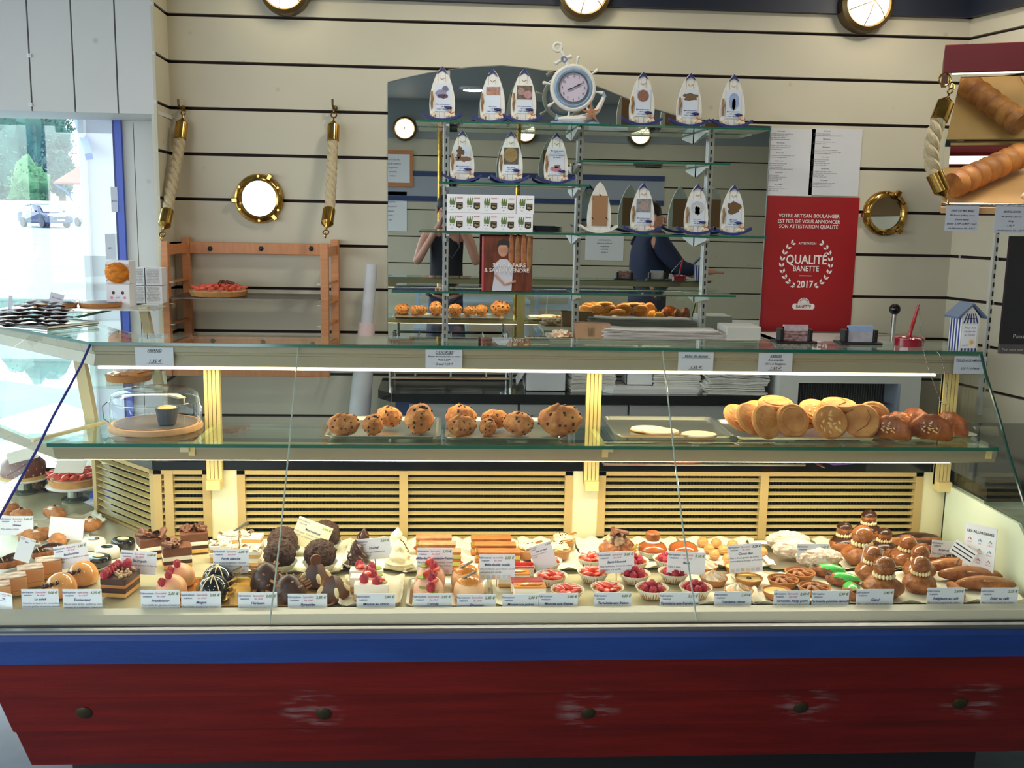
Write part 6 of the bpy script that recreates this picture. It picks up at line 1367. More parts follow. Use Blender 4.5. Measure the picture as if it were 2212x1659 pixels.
for i, (px, py, lb) in enumerate(((1520, 1182, 'back left'), (1546, 1184, 'second at the back'), (1533, 1198, 'left middle'), (1560, 1200, 'centre'), (1548, 1214, 'lower centre'), (1566, 1220, 'nearest to the customer'), (1645, 1206, 'right of the price card'), (1580, 1188, 'just left of the price card'))):
    t = put('filled_choux', px, py, 'small golden filled choux on the wavy doily, %s' % lb, 'pastry', i, 'small golden filled choux', 1.0); inst('choux', 'mini_choux', t); MB().ball((0, 0, .011), (.0168, .0158, .003), 14, 6).obj('pink_filling', mat('pink_cream', (226, 160, 150), .5), t)
mesh('sugar_roll', MB().ball((0, 0, .026), (.062, .03, .027), 36, 20, .16, 4, 7, flat=.9), SUG)
for px, py, rz, lb in ((1708, 1194, -.12, 'sugar-dusted almond roll at the back of the steel tray'), (1722, 1208, -.1, 'sugar-dusted almond roll in the middle, behind its price card'), (1778, 1226, -.1, 'sugar-dusted almond roll in a printed paper case at the front')):
    t = put('sugared_roll', px, py, lb, 'pastry', rz, 'sugar-dusted rolls', .98); inst('roll', 'sugar_roll', t)
    if px == 1778:
        mb = MB(); k_ = 30
        vs = []
        for i in range(k_+1): a = math.pi*(i/k_); q = 1+.03*(i % 2); vs += [(-.034*math.cos(a)*q, -.034, .004+.0), (-.034*math.cos(a)*q*1.05, -.036-.004*math.sin(a), .004+.026*math.sin(a)*q)]
        mb.add(vs, [(2*i, 2*i+2, 2*i+3, 2*i+1) for i in range(k_)]); mb.obj('printed_case', PAPC, t)
        mb = MB(); mb.text('Banette', .012, .008, .009, Matrix.Translation((0, -.0415, 0)) @ FACE, bold=.01); mb.obj('case_print', INKB, t)
# domes
def dome(px, py, m, name, label, sc=1, grp=None):
    t = put(name, px, py, label, 'cake', 0, grp, sc); MB().ball((0, 0, .016), (.039, .039, .040), 32, 20, 0, 1, 1, flat=.4).obj('dome', m, t); return t
for px, py, lb in ((390, 1272, 'peach raspberry dome with one berry on top'), (372, 1302, 'peach dome at the front, mostly behind its price card')):
    t = dome(px, py, PEACH, 'peach_dome', lb, .92, 'peach raspberry domes')
    inst('raspberry', 'raspberry', t, (-.004, -.012, .060)); inst('raspberry', 'raspberry', t, (-.018, -.026, .046))
BG = mat('black_glaze', (20, 18, 20), .06, coat=.8)
for px, py, lb in ((472, 1280, 'shiny black glazed dome at the back with gold chocolate shards'), (462, 1308, 'shiny black glazed dome at the front with a cream star')):
    t = dome(px, py, BG, 'black_dome', lb, 1.0, 'shiny black domes')
    for i in range(3): MB().tube([(.0, -.0, .058), (.012*(i-1), -.022, .050), (.022*(i-1), -.036, .030)], .0013, 5).obj('cream_line', CRMY, t)
    for i in range(3): MB().prism([(0, 0), (.03, .012), (.028, .018)], -.001, .001, 'y').obj('chocolate_shard', GOLDC, t).location = (.028, -.02+.01*i, .012+.012*i)
for px, py, lb in ((592, 1288, 'chocolate hedgehog cake with nut spikes at the back'), (632, 1310, 'chocolate hedgehog cake beside the glass joint at the front')):
    t = put('hedgehog_cake', px, py, lb, 'cake', .2, 'chocolate hedgehog cakes', 1.0); MB().lathe([(0, 0), (.040, 0), (.041, .01), (.034, .035), (.02, .055), (0, .062)], 32).obj('cone', mat('cocoa_glaze', (62, 34, 26), .4), t); rnd = random.Random(px)
    for i in range(22): a = rnd.uniform(0, 6.3); q = rnd.uniform(.1, .93); r = .044*(1-q*q)**.5; d = Vector((math.cos(a), math.sin(a), .5)); p = Vector((r*math.cos(a), r*math.sin(a), .012+.044*q)); MB().tube([p-d*.002, p+d*.012], [.0028, .0018], 5).obj('nut_spike', NUT, t)
for px, py, lb in ((684, 1290, 'chocolate and cream pyramid with a coin on top'), (706, 1306, 'second chocolate pyramid behind its price card')):
    t = put('chocolate_pyramid', px, py, lb, 'cake', .4, 'chocolate pyramids', .98); MB().lathe([(0, 0), (.042, 0), (.042, .012), (.018, .050), (.004, .058)], 4).obj('pyramid', mat('marbled_chocolate', (104, 62, 42), .4, col2=(66, 38, 26), vs=20), t)
    for i in range(4): MB().ball((.026*math.cos(i*1.57), .026*math.sin(i*1.57), .022), (.018, .006, .012), 12, 8, M=Matrix.Rotation(i*1.57, 3, 'Z') @ Matrix.Rotation(.7, 3, 'Y')).obj('cream_fold', CRMY, t)
    if px == 684: MB().lathe([(0, -.003), (.014, -.003), (.015, 0), (.014, .003), (0, .003)], 22, (0, -.006, .066), ax='y').obj('chocolate_coin', CHOCM, t)
# lemon mousse bars with fruits
for i, (px, py) in enumerate(((792, 1272), (790, 1290), (788, 1308))):
    t = put('lemon_mousse_bar', px, py, 'white lemon mousse bar topped with fruit, %s of three' % ('farthest', 'middle', 'nearest')[i], 'cake', 0, 'white lemon mousse bars'); z = layers(t, .082, .034, (('sponge', .014, SPO, 0), ('mousse', .024, CRM, 0)))
    inst('strawberry_half', 'strawberry', t, (-.014+.016*i, -.004, z+.006), (R_(70), 0, .5*i), 1.25); inst('raspberry', 'raspberry', t, (-.018+.02*(i % 2), .004, z+.008), (0, 0, 0), 1.15); inst('raspberry', 'raspberry', t, (.014, -.008, z+.007), (0, 0, 1), 1.1)
    MB().lathe([(0, 0), (.012, 0), (.012, .002), (0, .002)], 16, (.026, .002, z)).obj('kiwi_slice', KIWI, t)
for px, py, k, lb in ((930, 1276, 0, 'fruit dome with kiwi and strawberries at the back of the silver tray'), (926, 1304, 0, 'fruit dome with kiwi at the front behind its price card'), (1006, 1280, 1, 'orange topped dome with a chocolate stick at the back right'), (1012, 1304, 1, 'orange topped dome with a chocolate stick at the front right')):
    t = dome(px, py, mat('pink_biscuit', (240, 208, 178), .6, col2=(226, 158, 128), vs=24) if not k else mat('peach_skin', (240, 196, 150), .5), 'fruit_dome' if not k else 'orange_dome', lb, .95, 'fruit topped domes' if not k else 'orange topped domes')
    if k:
        MB().ball((0, -.004, .044), (.030, .028, .014), 20, 10, .2, 2, 2).obj('orange_topping', ORG, t); MB().tube([(-.02, -.01, .05), (.016, -.02, .075)], .0035, 8).obj('chocolate_stick', mat('striped_choc', (150, 136, 120), .4, col2=(60, 40, 30), vs=60), t)
    else:
        inst('strawberry_half', 'strawberry', t, (-.002, -.01, .066), (.6, .4, 0), 1.2); inst('strawberry_half', 'strawberry', t, (.016, -.022, .048), (1.0, -.4, .4), 1.3); inst('raspberry', 'raspberry', t, (.008, -.02, .060), (0, 0, 0), 1.1); inst('raspberry', 'raspberry', t, (.006, -.034, .036), (0, 0, 0), 1.2)
        for x, y, z in ((-.018, -.008, .054), (-.012, -.032, .036), (.014, -.036, .026)): MB().lathe([(0, 0), (.012, 0), (.012, .002), (0, .002)], 16).obj('kiwi_slice', KIWI, t).location = (x, y, z)
for px, py, lb in ((174, 1272, 'caramel dome ringed with coffee beans at the back'), (140, 1294, 'caramel dome with coffee beans at the front left')):
    t = dome(px, py, mat('caramel_glaze', (222, 158, 92), .12, coat=.5), 'caramel_dome', lb, .95, 'caramel domes with coffee beans')
    for i in range(6): a = R_(170+i*22); inst('coffee_bean', 'bean', t, (.036*math.cos(a), .036*math.sin(a)-.006, .02+.005*i), (0, .3, a), 1.4)
# oval cakes
for px, py, k, lb in ((208, 1186, 1, 'white oval cake with a dark spot at the back'), (262, 1186, 0, 'black oval cake with a white spot at the back right'), (232, 1206, 1, 'white oval cake with a dark spot in the middle'), (214, 1228, 0, 'black oval cake with a white spot at the front')):
    t = put('oval_cake', px, py, lb, 'cake', -.3, 'black and white oval cakes'); MB().lathe([(0, 0), (.031, 0), (.034, .004), (.034, .02), (.030, .026), (0, .027)], 34, sy=.78).obj('glazed_body', CRM if k else BG, t); MB().lathe([(0, .0272), (.016, .0272), (.016, .0282), (0, .0284)], 24, sy=.78).obj('spot', BG if k else CRMY, t)
# left far pastries
for i, (px, py, lb) in enumerate(((80, 1172, 'folded almond pastry on the left doily, left of two'), (128, 1180, 'folded almond pastry on the left doily, right of two'), (118, 1122, 'rolled pastry with icing swirl near the window side'), (196, 1148, 'nut-coated round pastry beside the slanted louvre'), (48, 1128, 'almond pastry behind the white card at the left'), (18, 1112, 'tall glazed bun at the left edge of the glass'))):
    t = put('almond_pastry', px, py, lb, 'pastry', .5+i, 'almond pastries at the left end'); MB().ball((0, 0, .02), (.045 if i < 3 else .032, .024 if i < 3 else .03, .02), 24, 14, .15, 3, i, flat=.9).obj('pastry', mat('almond_gold', (214, 150, 92), .7, col2=(180, 112, 64), vs=80, bump=1), t)
    MB().lathe([(0, .039), (.014, .038), (.02, .034)], 18).obj('icing_disc', CRM, t); inst('coffee_bean', 'bean', t, (0, 0, .041), (0, 0, 0), 1)
for i, (px, py) in enumerate(((-8, 1232), (28, 1226), (64, 1218))):
    t = put('chocolate_roll', px, py, 'dark chocolate log with pale lines in the blue tray, %s' % ('at the glass edge', 'in the middle', 'beside the leaning card')[i], 'pastry', .9, 'dark chocolate logs with pale lines', .75); inst('roll', 'eclair_body', t, (0, 0, 0), (0, 0, 0), (.9, 1.3, 1.4)); inst('glaze', 'eclair_choc', t, (0, 0, .004), (0, 0, 0), (.92, 1.4, 1.4)); inst('lines', 'eclair_lines', t, (0, 0, .01), (0, 0, 0), (1, 1.2, 1.1))
# big cakes on stands at the left
def stand(px, py, r, label, h=.05):
    p = dpos(px, py, DZ); t = thing('cake_stand', label, 'cake stand', (p.x, p.y, DZ+.0008), 0, 'cake stands at the left end'); MB().lathe([(0, 0), (r*.5, 0), (r*.52, .006), (r*.3, .012), (r*.28, h-.012), (r*.4, h-.004), (0, h-.004)], 28).obj('foot', mat('grey_metal_foot', (150, 156, 150), .2, .9), t); MB().lathe([(0, h-.004), (r, h-.004), (r*1.05, h), (r, h+.003), (0, h+.001)], 36).obj('plate', mat('white_plate', (236, 236, 232), .25), t); return p, h+.004
p, h = stand(163, 1080, .082, 'white plate on a metal foot under the strawberry tart by the louvre'); z = DZ+h
def big_tart(loc, label, r=.078, n=26, seed=1, name='strawberry_tart'):
    t = thing(name, label, 'tart', loc, 0, None); MB().lathe([(0, 0), (r*.92, 0), (r, .022), (r*.97, .022), (r*.93, .016), (0, .016)], 48, flute=.008, fn=36).obj('crust', mat('golden_crust', (216, 156, 88), .6, var=.2, vs=40), t); MB().lathe([(0, .017), (r*.93, .017), (r*.9, .022), (0, .024)], 36).obj('custard', CRMY, t); rnd = random.Random(seed)
    for ring, (rr, k) in enumerate(((r*.82, 15), (r*.52, 10), (r*.22, 5))):
        for i in range(k): a = 6.283*i/k+ring; inst('strawberry_half', 'strawberry', t, (rr*math.cos(a), rr*math.sin(a), .032+.005*ring), (R_(75)*rnd.uniform(.7, 1.3), rnd.uniform(-.4, .4), a+R_(90)), 1.35)
    return t
t = big_tart((p.x, p.y, z), 'strawberry tart on a white plate with a lace-edged plaque at the left'); MB().box((0, -.03, .062), (.09, .05, .0018), Matrix.Rotation(R_(35), 3, 'X')).obj('chocolate_plaque', CRM, t)
p, h = stand(54, 1064, .074, 'grey glass cake stand under the chocolate cake at the left edge'); z = DZ+h
t = thing('chocolate_cake', 'round brown chocolate cake studded with nuts and carrying a white plaque', 'cake', (p.x, p.y, z)); MB().lathe([(0, 0), (.068, 0), (.07, .01), (.066, .045), (.048, .064), (0, .07)], 40).obj('cake_body', mat('cocoa_cake', (108, 54, 36), .4), t); mb = MB()
for k in range(3):
    for i in range(16): a = 6.283*i/16+k*.2; mb.ball(((.070-.003*k-.002*k*k)*math.cos(a), (.070-.003*k-.002*k*k)*math.sin(a), .016+.018*k), (.003, .003, .004), 6, 4)
mb.obj('nut_studs', mat('peanut', (216, 170, 110), .6), t); MB().lathe([(.069, 0), (.074, 0), (.074, .008), (.070, .010)], 40).obj('golden_rim', mat('crumb_gold', (214, 176, 100), .6, bump=1), t)
MB().box((.01, -.03, .078), (.085, .06, .002), Matrix.Rotation(R_(25), 3, 'X') @ Matrix.Rotation(.5, 3, 'Z')).obj('white_plaque', CRM, t)
for px, py, m, lb in ((104, 1034, BG, 'dark glazed cake with chopped nuts around it, behind the strawberry tart'), (180, 1030, CRM, 'white cream cake with chocolate pieces, behind the strawberry tart'), (26, 1034, mat('speckled', (206, 190, 170), .7, var=.3, vs=90), 'pale speckled cake at the left edge behind the chocolate cake')):
    p = dpos(px, py, DZ+.06); t = thing('round_cake', lb, 'cake', (p.x, p.y+.10, DZ+.001), 0, 'round cakes at the back left'); MB().lathe([(0, 0), (.055, 0), (.055, .075), (.05, .082), (0, .084)], 36).obj('cake_body', m, t)
    mb = MB()
    for i in range(90): a = random.uniform(0, 6.3); mb.ball((.055*math.cos(a), .055*math.sin(a), random.uniform(.006, .03)), (.004, .004, .004), 5, 4)
    mb.obj('chopped_nuts', NUT, t)
# ================================================================ PRICE CARDS ON THE DECK
CARD = mat('card_white', (240, 242, 248), .5); CARDY = mat('card_cream', (242, 232, 190), .5)
def card(x0, y0, x1, y1, title, desc, price, label, Y=None, tilt=0, chef=1, front=False, m=None, blank=False, yaw=0, extra=False):
    cxp = (x0+x1)/2
    if front: Y = 2.288; b = at(cxp, 1316, Y); zb2 = DZ+.0005
    else:
        g = atz(cxp, y1+6, DZ+.02); Y = g.y; zb2 = at(cxp, y1, Y).z
    topz = at(cxp, y0, Y).z; H = topz-zb2 if not front else max(.062, topz-zb2); W_ = at(x1, y1, Y).x-at(x0, y1, Y).x
    c = at(cxp, y1, Y); t = thing('price_card', label, 'price card', (c.x, Y, (topz-H) if front else zb2), R_(yaw), 'price cards standing on the deck'); t.rotation_euler = (R_(-8), R_(tilt), R_(yaw))
    if front: t.rotation_euler = (0, 0, R_(yaw)); t.location.z = DZ+.0006; H = topz-DZ-.0006
    MB().bb((-W_/2, 0, 0), (W_/2, .0012, H)).obj('card_paper', m or CARD, t)
    fz = H/.062; M = Matrix.Translation((0, -.0009, 0)) @ FACE; k = W_/.092
    if not blank:
        mb = MB(); mb.text('Fabrication', -W_*.34, H-.010*k, .0072*k, M, bold=.005, shear=.15); mb.text('maison', -W_*.33, H-.0175*k, .0072*k, M, bold=.005, shear=.15); mb.obj('heading', INKB, t)
        if chef: mb = MB(); mb.text('Spécialité', W_*.02, H-.010*k, .0068*k, M, shear=.15); mb.text('du chef', W_*.02, H-.0175*k, .0068*k, M, shear=.15); mb.obj('chef_heading', INKP, t)
        MB().text(price, W_*.34, H-.0115*k, .0088*k, M, shear=.25, bold=.02).obj('price', INKG if chef < 2 else INKK, t)
        MB().text(title, 0, H-.029*k, .0088*k, M, shear=.25, bold=.02).obj('title', INKB, t)
        mb = MB(); z = H-.039*k
        for d in desc: mb.text(d, -W_*.47, z, .0066*k, M, align='LEFT'); z -= .0085*k
        mb.obj('small_print', mat('slate_ink', (96, 96, 122), .7), t)
        if extra:
            for i in range(6):
                MB().bb((-W_*.45+i*W_*.15, -.0009, .003), (-W_*.45+i*W_*.15+.009*k, -.0003, .011)).obj('allergen_square', mat('sq%d' % (i % 3), ((236, 214, 190), (206, 224, 236), (230, 190, 190))[i % 3], .6), t)
    if not front: MB().tube([(0, .002, .02), (0, .012, 0), (0, .014, -(t.location.z-DZ)+.006)], .0012, 5).obj('wire_holder', STEEL, t)
    return t
F_ = lambda x0, x1, y0, title, desc, price, label, chef=1, **k: card(x0, y0, x1, 1316, title, desc, price, label, front=True, chef=chef, **k)
F_(48, 128, 1273, 'Le soleil', ('Couvert au beurre fin, croustillant sur', 'mousse praliné et mousse chocolat'), '3,00 €', 'front price card second from the left, below the pale caramel slices')
F_(137, 221, 1273, 'Enchanteur', ('Biscuit sans farine, parfait au chocolat,', 'mousse de framboises, crème brûlée'), '3,75 €', 'front price card reading enchanteur'); F_(305, 389, 1275, 'Framboisier', ('Fine feuille de génoise, mousse au', 'chocolat blanc, brisures de framboise'), '2,85 €', 'front price card reading framboisier')
F_(392, 478, 1278, 'Mogor', ('Fine feuille de génoise, mousse', 'chocolat blanc, mousse chocolat noir'), '2,85 €', 'front price card reading mogor under the black domes'); F_(515, 599, 1280, 'Hérisson', ('Génoise, fondant au chocolat noir et', 'pépites caramélisées'), '2,85 €', 'front price card reading hérisson')
F_(622, 707, 1283, 'Pyramide', ('Fine feuille de génoise et fondant de', 'chocolat au lait'), '2,85 €', 'front price card reading pyramide'); F_(770, 854, 1282, 'Mousse au citron', ('Fine feuille de génoise, mousse au', 'citron et fruits'), '2,80 €', 'front price card reading mousse au citron', 0)
F_(893, 976, 1282, 'Corolla', ('Fine feuille de génoise, crème', 'mousseline à la noix de coco, mousse'), '2,85 €', 'front price card reading corolla'); F_(987, 1071, 1284, 'Douceur', ('Biscuit joconde, mousse passion, crème', 'brûlée et mangue'), '2,85 €', 'front price card reading douceur')
F_(1085, 1163, 1284, 'Mousse aux poires', ('Fines feuilles de génoise et mousse',), '2,80 €', 'front price card reading mousse aux poires', 0); F_(1164, 1248, 1281, 'Mousse aux fraises', ('Fines feuilles de génoise et mousse aux', 'fraises'), '2,80 €', 'front price card reading mousse aux fraises', 0)
F_(1283, 1364, 1280, 'Tartelette aux fraises', ('Pâte sablée, crème mousseline et',), '4,00 €', 'front price card reading tartelette aux fraises', 0); F_(1425, 1508, 1280, 'Tartelette aux framboises', ('Pâte sablée, crème mousseline et',), '3,30 €', 'front price card reading tartelette aux framboises', 0)
F_(1542, 1622, 1278, 'Tartelette citron', ('Pâte sablée et crème citronnée,', 'nappage ou meringuée'), '2,30 €', 'front price card reading tartelette citron', 0); F_(1670, 1748, 1276, 'Tartelette frangi-poire', ('Pâte sablée, crème à la frangipane et',), '2,60 €', 'front price card reading tartelette frangi-poire')
F_(1752, 1832, 1276, 'Tartelette pomme-cannelle', ('Pâte sablée, compote, pomme et', 'cannelle'), '2,30 €', 'front price card reading tartelette pomme-cannelle', 0); F_(1848, 1928, 1273, 'Gland', ('Pâte à choux garnie de crème', 'pâtissière au kirsch'), '2,40 €', 'front price card reading gland beside the green pastries', 0)
F_(2000, 2080, 1270, 'Religieuse au café', ('Pâte à choux garnie de crème', 'pâtissière au café'), '2,60 €', 'front price card reading religieuse au café', 0); F_(2116, 2196, 1270, 'Eclair au café', ('Pâte à choux garnie de crème',), '2,25 €', 'front price card at the far right reading éclair au café', 0)
F_(-14, 34, 1280, 'Latte', ('Biscuit, mousse café',), '2,85 €', 'front price card at the far left edge, turned sideways', yaw=-25)
card(258, 1192, 336, 1240, "L'Île d'opale", ('Fines feuilles de génoise et duo de', 'mousses'), '3,60 €', 'tilted card in front of the chocolate shaving slices', tilt=4); card(122, 1177, 196, 1226, 'Bonhomme', ('Biscuit, crème au beurre et nappage', 'chocolat'), '3,60 €', 'tilted card left of the black and white oval cakes', tilt=-10)
card(104, 1120, 178, 1164, '', (), '', 'overexposed blank-looking card between the almond pastries', blank=True, tilt=6); card(0, 1116, 72, 1156, 'Dôme', ('Pâte sablée, crème',), '3,60 €', 'white card in front of the pastries at the left glass edge')
card(28, 1162, 62, 1212, 'Bûche', (), '2,60 €', 'narrow card leaning to the right by the dark chocolate logs', tilt=18, chef=0); card(460, 1187, 537, 1238, 'Forêt blanche', ('Fine feuille de génoise, mousse', 'chocolat chantilly et cerises griottes'), '2,85 €', 'card in front of the white cream slices', extra=True)
card(622, 1126, 700, 1184, 'Merveilleux', ('Meringue, Chantilly, enrobée de crème au', 'beurre et pailletée de chocolat'), '3,60 €', 'strongly tilted cream card above the dark nut-coated balls', tilt=22, chef=0, m=CARDY); card(772, 1164, 846, 1208, 'Duchef', ('Sablé, meringue italienne et', 'chocolat noir'), '2,60 €', 'card between the dark and white meringues', tilt=-5, chef=0)
card(900, 1186, 977, 1240, 'Mille-feuille pistache-fraises', ('Pâte feuilletée caramélisée, crème', 'pâtissière à la pistache et fraises'), '3,70 €', 'card reading mille-feuille pistache-fraises', extra=True); card(1035, 1200, 1112, 1252, 'Mille-feuille vanille', ('Pâte feuilletée caramélisée et crème', 'pâtissière à la vanille'), '2,55 €', 'card reading mille-feuille vanille', extra=True)
card(1157, 1175, 1206, 1228, 'Salé du Noël', ('Pâte à cake noisette et', 'chantilly'), '3,50 €', 'card leaning left in front of the dessert cups', tilt=-18, chef=0); card(1294, 1193, 1371, 1238, 'Saint-Honoré', ('Pâte feuilletée, choux et crème', 'pâtissière à la vanille'), '3,60 €', 'card in front of the big almond cream puff', tilt=-3)
card(1440, 1194, 1522, 1240, 'Baba', ('Pâte à baba',), '3,10 €', 'bright card in front of the glazed babas', tilt=3); card(1576, 1177, 1648, 1236, 'Choux duo', ('Pâte à choux garnie de crème', 'mousseline au nougat et framboises'), '3,20 €', 'card with a row of allergen symbols before the small choux', tilt=-4, chef=2, extra=True)
card(1722, 1176, 1792, 1208, 'Amandine', ('Pâte à choux garnie de crème',), '2,60 €', 'card standing in the sugar-dusted rolls', chef=0); card(1858, 1182, 1902, 1222, 'Religieuse', ('Pâte à choux garnie',), '2,60 €', 'card leaning right in front of the chocolate religieuses', tilt=12, chef=0)
t = card(2010, 1170, 2080, 1206, 'Eclair chocolat', ('Pâte à choux garnie de crème',), '2,25 €', 'card with a small drawing behind the chocolate éclairs', tilt=5, chef=0)
# allergen board at the right end
p = atz(2126, 1240, DZ+.02); t = thing('allergen_board', 'white allergen notice standing at the right end of the deck', 'notice', (min(p.x-.02, 1.40), p.y, DZ+.001), R_(-50)); H = .15; MB().bb((-.04, 0, 0), (.04, .003, H)).obj('board', WHITE, t)
M = Matrix.Translation((0, -.0009, 0)) @ FACE; MB().text('LES ALLERGENES', 0, H-.022, .0092, M, bold=.02).obj('title', INKK, t); mb = MB(); rnd = random.Random(5)
cols = [(206, 96, 96), (96, 150, 190), (110, 170, 140), (150, 80, 90)]
for i in range(12):
    x = -.026+.026*(i % 3); z = H-.042-.026*(i//3); MB().tube([(x-.004, -.0012, z), (x, -.0012, z+.006), (x+.004, -.0012, z)], .001, 4).obj('symbol', mat('allergen_col_%d' % (i % 4), cols[i % 4], .6), t)
    mb.text(rnd.choice(['Gluten', 'Oeuf', 'Lait', 'Soja', 'Noix', 'Céleri']), x, z-.008, .0055, M)
mb.obj('small_print', INKP, t)
p = atz(2098, 1190, DZ+.08); t = thing('clip_notice', 'striped white notice slip held by a paper clip beside the allergen notice', 'notice', (p.x-.03, p.y, DZ+.06), R_(-45), None); t.rotation_euler.y = R_(24); MB().bb((-.03, 0, 0), (.03, .002, .04)).obj('slip', WHITE, t); mb = MB()
for i in range(3): mb.bb((-.027, -.0008, .008+.011*i), (.027, -.0002, .011+.011*i))
mb.obj('printed_lines', INKK, t); MB().tube([(0, .002, 0), (.004, .004, -.055)], .002, 5).obj('clip_stem', STEEL, t)
# tongs / spatula leaning
a = at(448, 1178, 2.74); b = at(536, 1128, 2.80); tag(MB().tube([a, a.lerp(b, .6)+Vector((0, 0, -.004)), b], [.003, .003, .005], 7).obj('serving_tongs', STEEL), 'grey metal tongs leaning against the louvre by the white slices', 'tongs')
# settle the pastries: things that would cut into a neighbour slide apart on the deck
bpy.context.view_layer.update()
def ext(o):
    v = [c.matrix_world @ Vector(b) for c in o.children for b in c.bound_box]
    return [min(p[i] for p in v) for i in range(3)], [max(p[i] for p in v) for i in range(3)]
def relax(PN, z0_, z1_, ymin, ymax, xmax):
    IT = []
    for o in list(COL.objects):
        if o.name.startswith('bread'): continue
        if o.parent is None and o.type == 'EMPTY' and any(k in o.name for k in PN) and o.name.split('.')[0] not in ('cake_dome',) and z0_ < o.location.z < z1_:
            lo, hi = ext(o); IT.append([o, (lo[0]+hi[0])/2, (lo[1]+hi[1])/2, (hi[0]-lo[0])/2, (hi[1]-lo[1])/2, lo[0], lo[1]])
    for it in IT: it.append(it[1]); it.append(it[2])
    for _ in range(160):
        mv = 0
        for i, a in enumerate(IT):
            for b in IT[i+1:]:
                dx, dy = b[1]-a[1], b[2]-a[2]; sx, sy = (a[3]+b[3])*.97, (a[4]+b[4])*.97
                q = (abs(dx)/sx)**2.4+(abs(dy)/sy)**2.4
                if q < 1:
                    k = (1-q**(1/2.4))*.28; wx = sx*(dx/sx if abs(dx) > .002 else .1)*k; wy = sy*(dy/sy if abs(dy) > .002 else .1)*k
                    a[1] -= wx; b[1] += wx; a[2] -= wy; b[2] += wy; mv = 1
        for a in IT:
            a[2] = max(ymin+a[4], a[2])
            if a[1] > -.78: a[2] = min(ymax-a[4], a[2])
            a[1] = min(xmax-a[3], a[1])
        if not mv: break
    for a in IT: a[0].location.x += a[1]-a[7]; a[0].location.y += a[2]-a[8]

relax(('tartlet', 'religieuse', 'eclair', 'acorn', 'mousse_bar', 'slice', 'mille_feuille', 'nut_ball', 'meringue', 'dessert_cup', 'cream_puff', 'baba', 'sugared_roll', 'dome', 'hedgehog', 'pyramid', 'oval_cake', 'almond_pastry', 'chocolate_roll', 'filled_choux'), 0, .75, 2.300, 2.808, 1.445)
relax(('turnover',), .9, 1.1, 2.58, 2.80, 1.43)
relax(('cookie',), .9, 1.1, 2.600, 2.79, 1.2)
# ================================================================ LEFT END: TOP GLASS GOODS
p = atz(85, 706, TZ); t = thing('pastry_tray', 'metal tray of dark chocolate florentines on the left part of the case top', 'tray', (p.x-.02, p.y+.03, TZ+.001), -.5); MB().prism([(-.17, -.09), (.15, -.09), (.15, .09), (-.17, .09)], 0, .004).obj('tray_base', TRAYM, t, bevel=.001)
mb = MB()
for q0, q1 in (((-.17, -.09), (.15, -.09)), ((.15, -.09), (.15, .09)), ((.15, .09), (-.17, .09)), ((-.17, .09), (-.17, -.09))): mb.tube([(*q0, .010), (*q1, .010)], .005, 6)
mb.obj('tray_rim', TRAYM, t)
FLO = mat('florentine_dark', (74, 34, 30), .42, col2=(34, 14, 16), vs=40, spec=.3)
def flo(u, v):
    a = 6.2832*u; r = .001+.037*v*(1+.06*noise.noise(Vector((math.cos(a)*3, math.sin(a)*3, 1)))); return Vector((r*math.cos(a), r*math.sin(a), -.0+.004*math.cos(r*40)+.002*math.sin(a*5)*v))
mesh('florentine', MB().grid(flo, 30, 6, True, cu=True), FLO, solid=.004)
bt = Vector(t.location)
for pi_, (px, py, nn, nm) in enumerate(((18, 704, 5, 'left pile at the picture edge'), (66, 702, 7, 'middle pile'), (116, 704, 7, 'right pile on the tray'))):
    g = atz(px, py, TZ+.01)
    for k in range(nn):
        o = thing('florentine', 'dark chocolate florentine, %s from the bottom of the %s' % (('first', 'second', 'third', 'fourth', 'fifth', 'sixth', 'seventh')[k], nm), 'biscuit', (g.x-.004*k*(1 if k % 2 else -.4), g.y+.03+.002*k, TZ+.009+k*.0105), k*.8, 'piles of dark chocolate florentines', R_(1.5*math.sin(k*2)), R_(1.5*math.cos(k)))
        inst('wafer', 'florentine', o)
for i, (px, py, h, tl, lb) in enumerate(((18, 690, .10, 4, 'narrow white sign standing in the florentines at the left edge'), (112, 668, .075, 14, 'tilted pale sign standing behind the florentines'))):
    g = at(px, py, 3.5); t = thing('shelf_sign', lb, 'sign', (g.x, 3.5, g.z-.02), 0, None, R_(-8), R_(tl)); W_ = (.012, .045)[i]; MB().bb((-W_/2, 0, 0), (W_/2, .0012, h)).obj('paper', SIGN, t)
    if i: MB().text('Florentins', 0, h*.75, .008, Matrix.Translation((0, -.001, 0)) @ FACE, shear=.2).obj('lettering', INKP, t)
    MB().tube([(0, .003, .01), (.0, .006, -(g.z-.02-TZ))], .002, 5).obj('stem', STEEL, t)
# tarts lying behind florentines
for i, (px, py, lb) in enumerate(((120, 664, 'flat dark tart on the tray behind the florentines, left of two'), (218, 663, 'flat dark tart on the tray behind the florentines, right of two'))):
    g = atz(px, py, TZ); t = thing('flat_tart', lb, 'tart', (g.x, g.y, TZ+.003), 0, 'flat dark tarts on the left case top'); MB().lathe([(0, 0), (.070, 0), (.074, .014), (.071, .014), (0, .012)], 40, flute=.012, fn=30).obj('crust', CRUST, t); MB().lathe([(0, .0125), (.069, .0142), (0, .0165)], 36).obj('dark_filling', FLO, t)
    if i == 0: MB().prism([(-.15, -.1), (.36, -.1), (.36, .1), (-.15, .1)], -.0025, -.0008).obj('tart_tray', TRAYM, t)
